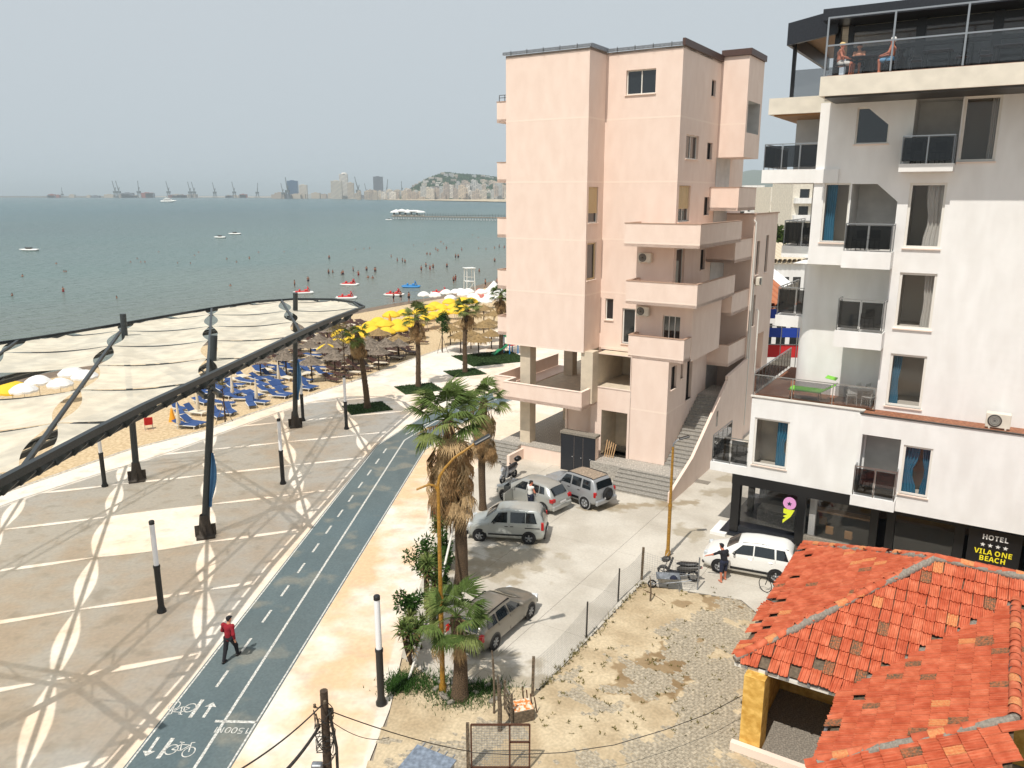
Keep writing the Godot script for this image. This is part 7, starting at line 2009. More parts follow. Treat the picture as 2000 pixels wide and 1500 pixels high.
	# crate and broken chair pile
	var cr := thing("wooden_crate", "old wooden crate topped with an orange stained board by the fence", "crate", G(1010, 1402), 0.3)
	for k in 4:
		var mb := MB.new(); mb.box(Vector3(-0.3, 0.2 + k * 0.24, -0.1), Vector3(0.03, 0.1, 0.9), Basis(Vector3.RIGHT, 0.05 * k)); part("slat", mb, M.wood_grey, cr)
	for z in [-0.5, 0.3]:
		var mb := MB.new(); mb.bar(Vector3(-0.28, 0, z), Vector3(-0.28, 1.15, z), 0.06, 0.06); part("upright", mb, M.wood_grey, cr)
	var cbx := MB.new(); cbx.bevel(Vector3(0.15, 0.24, 0.05), Vector3(0.7, 0.46, 0.6), 0.02); part("box", cbx, M.wood_grey, cr)
	cbx = MB.new(); cbx.bevel(Vector3(0.15, 0.49, 0.05), Vector3(0.66, 0.03, 0.56), 0.01, Basis(Vector3.RIGHT, 0.06)); part("lid", cbx, mat("crate_lid", Color(1, 1, 1), 0.8, mottle("lidt", 128, 0.03, C8(224, 214, 196), C8(214, 120, 50), 131, 4, 3.0), 0.7), cr)
	for k in 4:
		var mb := MB.new(); mb.tube([Vector3(0.35 + 0.12 * k, 0, -0.3 + 0.1 * k), Vector3(0.3 + 0.1 * k, 0.9 - 0.08 * k, -0.35 + 0.12 * k)], [0.022], 6); part("broken_stick", mb, M.rust, cr)
	# utility pole with wires
	var up := Vector3(-3.55, 0, -13.0)
	var po := thing("utility_pole", "weathered wooden utility pole with tangled cables and insulators", "utility pole", up)
	var mb2 := MB.new(); mb2.tube([Vector3.ZERO, Vector3(-0.02, 4, 0), Vector3(0.03, 7.98, 0)], [0.13, 0.1, 0.075], 10); part("pole", mb2, M.pole_wood, po)
	var r := RandomNumberGenerator.new(); r.seed = 3
	for k in 9:
		var a := r.randf() * TAU; var y := r.randf_range(7.15, 7.8)
		var i := MB.new(); i.lathe([Vector2(0.02, 0), Vector2(0.035, 0.02), Vector2(0.02, 0.05), Vector2(0.03, 0.07), Vector2(0, 0.09)], Vector3(cos(a) * 0.16, y, sin(a) * 0.16), 8); i.bar(Vector3(0, y, 0), Vector3(cos(a) * 0.16, y, sin(a) * 0.16), 0.015, 0.015); part("insulator", i, M.wood_grey, po)
	for k in 12:
		var pts := []; var a := r.randf() * TAU; var y := r.randf_range(6.6, 7.7)
		for j in 9: pts.append(Vector3(cos(a + j * 0.7) * (0.14 + 0.06 * r.randf()), y - j * 0.06 * r.randf(), sin(a + j * 0.7) * (0.14 + 0.06 * r.randf())))
		var i := MB.new(); i.tube(pts, [0.009], 5); part("cable_loop", i, M.wire, po)
	var cbp := MB.new(); cbp.tube([Vector3(0.12, 7.6, 0.05), Vector3(0.22, 6.8, 0.06), Vector3(0.2, 5.5, 0.05), Vector3(0.15, 3.0, 0.05)], [0.03], 6); part("cable_loop", cbp, M.wire, po)
	cbp = MB.new(); cbp.bevel(Vector3(-0.14, 6.2, 0.18), Vector3(0.2, 0.7, 0.14), 0.02); part("junction_box", cbp, M.galv, po)
	var wires := [[Vector3(0, 7.7, 0), ATZ(440, 1520, -9.0), 0.1, 0.014, "thin cable from the utility pole down over the bike path"], [Vector3(-0.1, 7.2, 0), ATZ(470, 1580, -8.0), 0.15, 0.03, "thick black cable hanging from the utility pole"], [Vector3(0.1, 7.55, 0), ATZ(920, 1468, -18.0), 0.1, 0.012, "overhead wire from the utility pole towards the gate"], [Vector3(0.1, 7.35, 0), ATZ(760, 1440, -16.5), 0.2, 0.008, "slack thin wire below the utility pole's top"]]
	for q in wires:
		var a: Vector3 = up + q[0]; var e: Vector3 = q[1]; var pts := []
		for j in 13: pts.append(a.lerp(e, j / 12.0) - Vector3(0, q[2] * 4.0 * (j / 12.0) * (1 - j / 12.0), 0))
		var mb := MB.new(); mb.tube(pts, [q[3]], 5); single("overhead_wire", mb, M.wire, q[4], "wire")
	var pts2 := []
	for q in [[920, 1470], [1000, 1474], [1100, 1470], [1200, 1455], [1300, 1425], [1380, 1395], [1466, 1350]]: pts2.append(G(q[0], q[1], 1.2))
	var mw := MB.new(); mw.tube(pts2, [0.012], 5); single("overhead_wire", mw, M.wire, "slack wire sagging from the gate to the house's yellow pillar", "wire")
	# sheet-metal roof and a hose
	var s := thing("metal_shed", "small shed with a grey-blue sheet metal roof behind the gate", "shed", Vector3(-2.3, 0, -18.4), -0.5)
	var sb := MB.new(); sb.slab([Vector2(-0.65, 2.0), Vector2(0.65, 2.0), Vector2(0.65, 2.05), Vector2(-0.65, 2.05)], Transform3D(Basis(Vector3.RIGHT, 0.12), Vector3(0, 0, -0.7)), 1.5); part("roof_sheet", sb, mat("shed_roof", C8(150, 162, 178), 0.5, TX["g1"], 1.2, null, 1.0, 0.3), s)
	for k in 5:
		var rb := MB.new(); rb.bar(Vector3(-0.5 + k * 0.25, 2.02, -0.62), Vector3(-0.5 + k * 0.25, 1.86, 0.72), 0.03, 0.03); part("roof_rib", rb, M.galv, s)
	sb = MB.new(); sb.ab(Vector3(-0.55, 0, -0.5), Vector3(0.55, 1.88, 0.6)); part("wall", sb, M.galv, s)
	var hs := MB.new(); hs.tube([G(1245, 1148), G(1270, 1158, 0.03), G(1300, 1177)], [0.025], 6); single("pipe", hs, M.rust, "rusty pipe lying on the sand by the fence corner", "pipe")
	# standing advertising board
	var ab := thing("sign_board", "framed poster board standing beside the planting strip", "sign", G(853, 1016), 0.45)
	var am := MB.new(); am.bevel(Vector3(0, 0.85, 0), Vector3(0.62, 1.3, 0.05), 0.015); part("frame", am, M.black, ab)
	var im := Image.create(64, 128, false, Image.FORMAT_RGB8)
	im.fill(C8(34, 38, 46)); im.fill_rect(Rect2i(6, 12, 52, 22), C8(196, 176, 120)); im.fill_rect(Rect2i(6, 38, 52, 38), C8(70, 82, 108)); im.fill_rect(Rect2i(26, 36, 22, 44), C8(222, 226, 232)); im.fill_rect(Rect2i(8, 80, 48, 40), C8(168, 46, 44)); im.fill_rect(Rect2i(18, 84, 20, 20), C8(228, 206, 196))
	var nzz := fn(0.12, 5, 3)
	for y in 128:
		for x in 64:
			var c := im.get_pixel(x, y); im.set_pixel(x, y, c * (0.85 + 0.5 * absf(nzz.get_noise_2d(x * 3, y * 3))))
	var pm := StandardMaterial3D.new(); pm.albedo_texture = ImageTexture.create_from_image(im); pm.roughness = 0.5; pm.cull_mode = BaseMaterial3D.CULL_DISABLED
	am = MB.new(); am.quv(Vector3(-0.27, 0.24, 0.028), Vector3(0.27, 0.24, 0.028), Vector3(0.27, 1.46, 0.028), Vector3(-0.27, 1.46, 0.028), Vector2(0, 1), Vector2(1, 1), Vector2(1, 0), Vector2(0, 0)); part("poster", am, pm, ab)
	for x in [-0.25, 0.25]:
		am = MB.new(); am.bar(Vector3(x, 0, 0.02), Vector3(x, 0.25, 0), 0.04, 0.04); am.bar(Vector3(x, 0, -0.35), Vector3(x, 1.2, -0.04), 0.03, 0.03); part("leg", am, M.black, ab)

# ---------- palms, shrubs, trees ----------------------------------------------
func fan_leaf(seed_: int, n: int, spread: float, droop: float, petiole: float, r0: float) -> ArrayMesh:
	# stalk along +z from the origin, fan of folded segments at its end, drooping by -y
	var r := RandomNumberGenerator.new(); r.seed = seed_
	var mb := MB.new()
	var hub := Vector3(0, -petiole * 0.12 * droop, petiole)
	mb.tube([Vector3.ZERO, Vector3(0, 0.02, petiole * 0.5), hub], [0.022, 0.016, 0.012], 4, false)
	for k in n:
		var t := lerpf(-spread, spread, (k + 0.5) / n) + r.randfn() * 0.02
		var L := r0 * (0.86 + 0.2 * r.randf()) * (1.0 - 0.18 * absf(t) / spread)
		var d := Vector3(sin(t), 0, cos(t))
		var side := Vector3(cos(t), 0, -sin(t)) * (L * spread / n * 0.62)
		var m1 := hub + d * L * 0.55 + Vector3(0, -droop * L * 0.06 + 0.05 * cos(t * 2), 0)
		var tip := hub + d * L * (1.0 - 0.12 * droop) + Vector3(0, -droop * L * (0.28 + 0.2 * r.randf()), 0)
		var up := Vector3(0, 0.02, 0)
		mb.tri(hub, m1 - side, m1 + up); mb.tri(hub, m1 + up, m1 + side)
		mb.tri(m1 - side, tip, m1 + up); mb.tri(m1 + up, tip, m1 + side)
	return mb.mesh()
var leaf_green := []
var leaf_dead := []
func palm_leaves():
	for k in 4: leaf_green.append(fan_leaf(10 + k, 30, 1.75, 0.5 + 0.3 * k, 0.8, 0.85))
	for k in 3: leaf_dead.append(fan_leaf(30 + k, 22, 0.5, 0.9, 0.6, 1.35))
# crown: [count, elevation from, elevation to, scale]
func palm(label: String, at: Vector3, h: float, r_base: float, r_top: float, green: Array, dead: int, skirt: float, seed_: int, lean := Vector3.ZERO, group := "fan palms", shag := 0.5) -> Node3D:
	var o := thing("palm_tree", label, "palm tree", at, 0.0, group)
	var r := RandomNumberGenerator.new(); r.seed = seed_
	var pts := []; var rad := []
	for k in 13:
		var t := k / 12.0
		pts.append(Vector3(lean.x * t * t, h * t, lean.z * t * t) + Vector3(0.03 * sin(t * 7 + seed_), 0, 0.03 * cos(t * 5))); rad.append(lerpf(r_base, r_top, minf(1.0, t * 1.6)) * (1.25 if k == 0 else 1.0) + 0.012 * sin(k * 3.1))
	var mb := MB.new(); mb.tube(pts, rad, 12); part("trunk", mb, M.bark, o)
	# old leaf bases along the trunk
	var sb := MB.new()
	for k in int(h * 26 * shag):
		var t := lerpf(1.0 - shag, 1.0, r.randf()); var a := r.randf() * TAU
		var p := Vector3(lean.x * t * t, h * t, lean.z * t * t); var d := Vector3(cos(a), 0, sin(a))
		var q := p + d * r_top * 0.9
		var tip := q + d * r.randf_range(0.06, 0.2) + Vector3(0, r.randf_range(-0.16, 0.12), 0)
		var s := Vector3(-d.z, 0, d.x) * r.randf_range(0.03, 0.06)
		sb.tri(q - s, tip, q + s); sb.tri(q - s + Vector3(0, -0.05, 0), tip, q + s + Vector3(0, -0.05, 0))
	if sb.v.size() > 0: part("leaf_bases", sb, M.bark_dark, o)
	var top: Vector3 = pts[12]
	for k in green[0]:
		var a = TAU * k * 0.381966 + r.randfn() * 0.15
		var el := lerpf(green[1], green[2], (k + 0.5) / green[0]) + r.randfn() * 0.08
		var sc: float = green[3] * r.randf_range(0.85, 1.12)
		var B := Basis(Vector3.UP, a) * Basis(Vector3.RIGHT, -el) * Basis(Vector3(0, 0, 1), r.randfn() * 0.25)
		part("frond", leaf_green[mini(3, int(4.0 * (1.0 - float(k) / green[0])))] if true else null, [M.leaf, M.leaf2, M.leaf3, M.leaf][r.randi() % 4] if el > -0.35 or r.randf() < 0.6 else M.leaf_dry, o, Transform3D(B.scaled(Vector3.ONE * sc), top + Vector3(0, 0.02 * k / green[0], 0)))
	for k in dead:
		var a := r.randf() * TAU; var t := r.randf()
		var el := -1.05 - 0.4 * r.randf()
		var B := Basis(Vector3.UP, a) * Basis(Vector3.RIGHT, -el) * Basis(Vector3(0, 0, 1), r.randfn() * 0.3)
		var p := top - Vector3(lean.x, 0, lean.z) * 0.12 * t + Vector3(0, -0.1 - skirt * t, 0) + Basis(Vector3.UP, a) * Vector3(0, 0, r_top * (0.7 + 1.2 * r.randf()))
		part("dead_frond", leaf_dead[r.randi() % 3], M.leaf_dry if r.randf() < 0.6 else M.leaf_dry2, o, Transform3D(B.scaled(Vector3.ONE * green[3] * r.randf_range(0.65, 1.0)), p))
	return o
func leaf_ball(mb: MB, ctr: Vector3, rad: Vector3, n: int, size: float, r: RandomNumberGenerator, aspect := 2.6):
	for k in n:
		var d := Vector3(r.randfn(), r.randfn(), r.randfn()).normalized()
		var p := ctr + d * rad * pow(r.randf(), 0.45)
		var dir := (d + Vector3(r.randfn(), r.randfn() + 0.3, r.randfn()) * 0.6).normalized()
		var s := dir.cross(Vector3(r.randfn(), r.randfn(), r.randfn())).normalized() * size * 0.5 / aspect * 2.0
		var l := size * r.randf_range(0.7, 1.3)
		mb.tri(p - s, p + dir * l * 0.5 + s * 0.2, p + s); mb.tri(p - s * 0.8 + dir * l * 0.25, p + dir * l, p + s * 0.8 + dir * l * 0.25)
func small_tree(label: String, at: Vector3, h: float, crown: Array, leaf: Material, seed_: int, staked := false, n := 900, size := 0.16):
	var o := thing("young_tree", label, "tree", at, 0.0)
	var r := RandomNumberGenerator.new(); r.seed = seed_
	var mb := MB.new(); mb.tube([Vector3.ZERO, Vector3(0.04, h * 0.4, 0.02), Vector3(0, h * 0.75, 0)], [0.06, 0.05, 0.03], 7)
	var tk := part("trunk", mb, M.bark_dark, o)
	for k in 9:
		var a := r.randf() * TAU; var y := lerpf(h * 0.4, h * 0.72, r.randf())
		var l := MB.new(); var e := Vector3(cos(a) * crown[0] * 0.75, y + crown[1] * r.randf_range(0.2, 0.8), sin(a) * crown[0] * 0.75)
		l.tube([Vector3(0, y, 0), Vector3(0, y, 0).lerp(e, 0.5) + Vector3(0, 0.08, 0), e], [0.025, 0.018, 0.008], 5); part("limb", l, M.bark_dark, tk)
	var cb := MB.new()
	for k in 16:
		var d := Vector3(r.randfn(), r.randfn(), r.randfn()).normalized() * pow(r.randf(), 0.5)
		leaf_ball(cb, Vector3(0, h - crown[1], 0) + d * Vector3(crown[0], crown[1], crown[0]) * 0.8, Vector3(0.32, 0.28, 0.32) * crown[0], n / 16, size, r)
	part("crown", cb, leaf, o)
	if staked:
		for a in [0.3, 2.4, 4.5]:
			var s := MB.new(); s.tube([Vector3(cos(a) * 0.75, 0, sin(a) * 0.75), Vector3(0, h * 0.42, 0)], [0.025], 5); part("stake", s, M.wood_grey, o)
func spiky(parent: Node3D, at: Vector3, n: int, L: float, m: Material, r: RandomNumberGenerator, w := 0.03):
	var mb := MB.new()
	for k in n:
		var a := r.randf() * TAU; var el := r.randf_range(-0.3, 1.4); var l := L * r.randf_range(0.7, 1.1)
		var d := Vector3(cos(a) * cos(el), sin(el), sin(a) * cos(el)); var s := Vector3(-sin(a), 0, cos(a)) * w
		var mid := at + d * l * 0.5 + Vector3(0, 0.02, 0); var tip := at + d * l - Vector3(0, l * 0.14, 0)
		mb.tri(at - s * 0.6, mid - s, at + s * 0.6); mb.tri(mid - s, mid + s, at + s * 0.6); mb.tri(mid - s, tip, mid + s)
	part("leaf_head", mb, m, parent)
func planting():
	palm_leaves()
	palm("tall shaggy fan palm with a heavy skirt of dead fronds in the yard", G(903, 1143), 7.75, 0.3, 0.24, [24, 1.4, -0.8, 1.35], 120, 2.7, 5, Vector3(-0.5, 0, 0.1), "fan palms", 0.75)
	palm("fan palm close behind the tallest palm with a ragged trunk", G(942, 995), 6.3, 0.19, 0.2, [16, 1.2, -0.8, 1.0], 90, 2.2, 8, Vector3(0.12, 0, 0), "fan palms", 0.55)
	palm("small fan palm with bright green fronds beside the estate car", G(900, 1362), 3.1, 0.3, 0.2, [20, 1.35, -0.9, 0.95], 5, 0.2, 11, Vector3(-0.1, 0, 0), "fan palms", 0.3)
	palm("slender palm with drooping brown fronds on a grass square by the plaza's rounded end", G(717, 797), 6.2, 0.26, 0.2, [14, 0.9, -1.0, 0.85], 60, 0.8, 14, Vector3(-0.6, 0, 0), "promenade palms on grass squares", 0.95)
	palm("slender green palm on the middle grass square of the promenade", G(818, 755), 6.5, 0.24, 0.2, [20, 1.3, -0.7, 1.0], 34, 0.8, 17, Vector3(0, 0, 0), "promenade palms on grass squares", 0.95)
	palm("slender green palm on the grass square nearest the thatched parasols", G(908, 727), 6.3, 0.24, 0.2, [20, 1.3, -0.7, 1.0], 26, 0.8, 20, Vector3(0.25, 0, 0), "promenade palms on grass squares", 0.95)
	palm("palm half hidden behind the pink block beside the playground", G(979, 692), 6.6, 0.24, 0.2, [20, 1.3, -0.7, 1.0], 26, 0.8, 23, Vector3(0, 0, 0), "promenade palms on grass squares", 0.9)
	small_tree("young staked tree with a dark leafy crown on the beach edge", G(864, 692, -0.2), 5.2, [1.25, 1.5], M.leaf_dark, 41, true, 1400)
	small_tree("thin half-dead tree with brownish leaves in front of the loungers", G(674, 748, -0.1), 6.6, [1.7, 1.5], M.leaf_brown, 43, true, 700, 0.14)
	small_tree("thin brown sapling tied to stakes beside the blue loungers", G(440, 825, -0.15), 3.6, [0.4, 0.5], M.leaf_brown, 44, true, 80)
	# grass squares
	for q in [[717, 797, 1.7], [818, 759, 1.8], [908, 728, 1.7], [960, 700, 3.4]]:
		var c := G(q[0], q[1]); var mb := MB.new(); var r := RandomNumberGenerator.new(); r.seed = int(q[0])
		var hw: float = q[2]
		for k in int(hw * hw * 900):
			var u := r.randf_range(-hw, hw); var v := r.randf_range(-hw, hw) * 0.9
			var p := Vector3(c.x + u * 0.9 + v * 0.44, 0.0, c.z - u * 0.44 + v * 0.9)
			var a := r.randf() * TAU; var s := Vector3(cos(a), 0, sin(a)) * 0.035
			mb.tri(p - s, p + Vector3(r.randfn() * 0.05, r.randf_range(0.06, 0.16), r.randfn() * 0.05), p + s)
		var pl := PackedVector2Array()
		for e in [[-1, -1], [1, -1], [1, 1], [-1, 1]]: pl.append(Vector2(c.x + e[0] * hw * 0.9 + e[1] * hw * 0.9 * 0.44, c.z - e[0] * hw * 0.44 + e[1] * hw * 0.9 * 0.9))
		mb.sheet(pl, 0.02)
		var o := single("grass_square", mb, M.grass, ["square of dark grass round the brown-fronded palm", "square of dark grass round the middle promenade palm", "square of dark grass round the farther promenade palm", "large lawn beside the playground and pink block"][[1.7, 1.8, 1.7, 3.4].find(q[2]) if q[0] != 908 else 2], "grass")
		o.set_meta("kind", "stuff")
	# planting strip between pavement and yard
	var r := RandomNumberGenerator.new(); r.seed = 61
	for q in [[872, 1075, 2.0, "round leafy shrub on a bare stem beside the tall palm's trunk", 0.5], [868, 1110, 1.2, "low dark shrub in a tub at the tall palm's foot", 0.5], [830, 1190, 2.6, "leafy shrub among dead stalks beside the yellow lamp", 0.55], [803, 1255, 2.0, "small ball-shaped tree on a thin stem beside the pavement", 0.42], [862, 1180, 1.6, "bushy shrub behind the yellow lamp post", 0.4], [880, 1050, 2.9, "upright green plant beside the poster board", 0.35]]:
		var p := G(q[0], q[1]); var o := thing("shrub", q[3], "shrub", p, 0.0, "plants of the strip")
		var mb := MB.new(); mb.tube([Vector3.ZERO, Vector3(0.03, q[2] * 0.6, 0), Vector3(0, q[2] * 0.85, 0)], [0.045, 0.035, 0.02], 6); part("stem", mb, M.bark_dark, o)
		var cb := MB.new()
		for k in 9: leaf_ball(cb, Vector3(r.randfn() * 0.4, q[2] * 0.85 + r.randfn() * 0.3, r.randfn() * 0.4) * Vector3(q[4], 1, q[4]) , Vector3.ONE * q[4] * 0.55, 90, 0.14, r, 3.2)
		part("crown", cb, M.leaf_dark if q[2] != 2.9 else M.leaf2, o)
	for q in [[798, 1300, 1.75, "spiky yucca with several heads on brown stalks by the pavement"], [850, 1235, 2.1, "clump of dead brown stalks with spiky tops in the strip"], [835, 1215, 2.8, "tall yucca with grey dead leaves in the strip"], [848, 1150, 2.4, "yucca with brown trailing leaves behind the thin stem tree"], [862, 1085, 2.0, "short yucca with dead leaves near the poster board"], [818, 1262, 1.6, "low yucca with pale tips beside the leaning pole"]]:
		var p := G(q[0], q[1]); var o := thing("yucca", q[3], "yucca", p, 0.0, "yuccas of the strip")
		for k in 4:
			var e := Vector3(r.randfn() * 0.22, q[2] * r.randf_range(0.55, 0.95), r.randfn() * 0.22)
			var mb := MB.new(); mb.tube([Vector3(r.randfn() * 0.08, 0, r.randfn() * 0.08), e * 0.5, e], [0.06, 0.05, 0.045], 6); part("stalk", mb, M.bark_dark, o)
			spiky(o, e, 46, 0.55, [M.leaf2, M.leaf, M.leaf3][k % 3], r)
			spiky(o, e - Vector3(0, 0.22, 0), 26, 0.42, M.leaf_dry2 if k % 2 else M.leaf_dry, r)
	var pz := G(843, 1215); var po := thing("purple_plant", "dark purple spiky plant under the yellow lamp", "plant", pz); spiky(po, Vector3(0.3, 1.5, 0), 40, 0.5, M.leaf_purple, r); var pst := MB.new(); pst.tube([Vector3.ZERO, Vector3(0.3, 1.5, 0)], [0.05], 6); part("stem", pst, M.bark_dark, po)
	# white pipe leaning along the strip
	var pp := MB.new(); pp.tube([G(797, 1330), Vector3(-2.9, 1.6, -30.2), Vector3(-2.55, 2.9, -32.2)], [0.05], 8); single("leaning_pole", pp, M.frame, "pale pole leaning along the planting strip to the tall palm", "pole")
	# tub planter
	var tub := MB.new(); tub.lathe([Vector2(0, 0), Vector2(0.34, 0), Vector2(0.42, 0.35), Vector2(0.4, 0.42), Vector2(0.36, 0.38), Vector2(0, 0.36)], Vector3.ZERO, 14); single("tub", tub, M.charcoal, "black rubber tub at the foot of the tall palm", "planter", Transform3D(Basis.IDENTITY, G(866, 1108)))
	# weeds and rubble at the strip's end
	var wm := MB.new()
	for k in 5200:
		var q: Array = [[820, 1335, 1.0, 0.55], [900, 1365, 0.9, 0.5], [945, 1350, 0.8, 0.4], [780, 1340, 0.4, 0.4]][k % 4]
		var c := G(q[0], q[1]); var p := c + Vector3(r.randfn() * q[2] * 0.6, 0, r.randfn() * q[3] * 0.7)
		var a := r.randf() * TAU; var l := r.randf_range(0.08, 0.34); var s := Vector3(-sin(a), 0, cos(a)) * 0.016
		wm.tri(p - s, p + Vector3(cos(a) * l * 0.6, l * 0.8, sin(a) * l * 0.6), p + s)
	var wo := single("ground_cover", wm, M.leaf_dark, "patch of dark green weeds round the small palm's foot", "weeds"); wo.set_meta("kind", "stuff")
	for k in 14:
		var p := G([700, 685, 690, 1000, 985, 1015, 930, 970][k % 8] + (k * 7) % 40 + (160 if k % 8 < 3 else -60), 1335 + (k * 13) % 45)
		var mb := MB.new(); mb.bevel(Vector3(0, 0.06, 0), Vector3(0.22 + 0.05 * (k % 3), 0.14, 0.16), 0.03, Basis(Vector3.UP, k)); single("stone", mb, M.mortar, "pale rubble stone at the sandy edge of the strip", "stone", Transform3D(Basis.IDENTITY, p), "rubble stones")

# ---------- beach -------------------------------------------------------------
func on_sand(px: float, py: float, dh := 0.0) -> Vector3:
	var p := G(px, py, -0.5)
	for k in 4:
		p = G(px, py, sand_y(Vector2(p.x, p.z)) + dh)
	return Vector3(p.x, p.y - dh, p.z)
func beach_umbrella(label: String, group: String, m: Material, rad: float, h: float) -> Node3D:
	var o := thing("beach_umbrella", label, "umbrella", Vector3.ZERO, 0, group)
	var mb := MB.new(); mb.tube([Vector3(0, -0.3, 0), Vector3(0, h, 0)], [0.03], 8); part("pole", mb, M.frame, o)
	var cm := MB.new(); var P := []
	for i in 6:
		var t := i / 5.0; var row := []
		for j in 24:
			var a := -TAU * j / 24
			var rr := rad * t * (1.0 - 0.05 * t * (0.5 - 0.5 * cos(a * 8)))
			row.append(Vector3(cos(a) * rr, h + 0.08 - 0.68 * t * t * rad / 1.3 + 0.05 * t * cos(a * 8), sin(a) * rr))
		P.append(row)
	P.reverse(); cm.grid(P, true)
	var c := part("canopy", cm, m, o)
	var vm := MB.new()
	for j in 24:
		var a: Vector3 = P[0][j]; var b: Vector3 = P[0][(j + 1) % 24]
		vm.quad_n(a, b, b + Vector3(0, -0.16, 0), a + Vector3(0, -0.16, 0), (a + b) * Vector3(1, 0, 1))
	part("valance", vm, m, c)
	return o
func thatch(label: String, group: String, m: Material, rad: float, h: float, rise: float, fringe: float, seed_: int) -> Node3D:
	var o := thing("thatched_umbrella", label, "umbrella", Vector3.ZERO, 0, group)
	var mb := MB.new(); mb.tube([Vector3(0, -0.3, 0), Vector3(0, h + rise, 0)], [0.07], 8); part("pole", mb, M.pole_wood, o)
	var cm := MB.new(); cm.lathe([Vector2(rad, h), Vector2(rad * 0.55, h + rise * 0.38), Vector2(rad * 0.2, h + rise * 0.78), Vector2(0.06, h + rise), Vector2(0.0, h + rise + 0.1)], Vector3.ZERO, 18)
	var r := RandomNumberGenerator.new(); r.seed = seed_
	for k in 240:
		var a := r.randf() * TAU; var t := sqrt(r.randf()); var d := Vector3(cos(a), 0, sin(a)); var s := Vector3(-sin(a), 0, cos(a)) * r.randf_range(0.03, 0.07)
		var p := d * rad * t * 0.98 + Vector3(0, h + rise * pow(1.0 - t, 1.2) + 0.03, 0)
		cm.tri(p - s, p + d * 0.22 + Vector3(0, -rise * 0.12 - (fringe if t > 0.85 else 0.0) + 0.03, 0), p + s)
	part("thatch", cm, m, o)
	return o
func lounger(label: String, group: String, m: Material, fm: Material, back: float) -> Node3D:
	var o := thing("beach_lounger", label, "sun lounger", Vector3.ZERO, 0, group)
	var mb := MB.new(); mb.bevel(Vector3(0, 0.32, -0.35), Vector3(0.62, 0.06, 1.3), 0.02); part("bed", mb, m, o)
	mb = MB.new(); mb.bevel(Vector3(0, 0.34 + sin(back) * 0.36, 0.32 + cos(back) * 0.34), Vector3(0.62, 0.05, 0.72), 0.02, Basis(Vector3.RIGHT, -back)); part("backrest", mb, m, o)
	mb = MB.new()
	for x in [-0.33, 0.33]: mb.bar(Vector3(x, 0.3, -1.0), Vector3(x, 0.3, 0.7), 0.04, 0.05)
	part("frame", mb, fm, o)
	for x in [-0.3, 0.3]:
		for z in [-0.85, 0.5]:
			var l := MB.new(); l.bar(Vector3(x, 0, z), Vector3(x, 0.3, z), 0.04, 0.04); part("leg", l, fm, o)
	return o
func scatter(src: Node3D, called: String, pts: Array, turn: Callable, jitter := 0.0, sc := 1.0):
	var r := RandomNumberGenerator.new(); r.seed = pts.size()
	for i in pts.size():
		var p := on_sand(pts[i][0], pts[i][1])
		var t: float = turn.call(i, r)
		if i == 0:
			src.transform = Transform3D(Basis(Vector3.UP, t).scaled(Vector3.ONE * sc), p)
		else:
			var o := copy_of(src, called, p, t, sc * r.randf_range(0.92, 1.06))
			var bk := o.get_node_or_null("backrest")
			if bk and called == "beach_lounger" and sc < 1.051 and r.randf() < 0.3: (o.get_node("bed") as MeshInstance3D).material_override = M.cream_cloth
			if bk: # each backrest set at its own slope
				var an := r.randf_range(-0.35, 0.45)
				bk.transform = Transform3D(Basis(Vector3.RIGHT, -an), Vector3(0, 0.34, 0.32) - Basis(Vector3.RIGHT, -an) * Vector3(0, 0.34, 0.32))
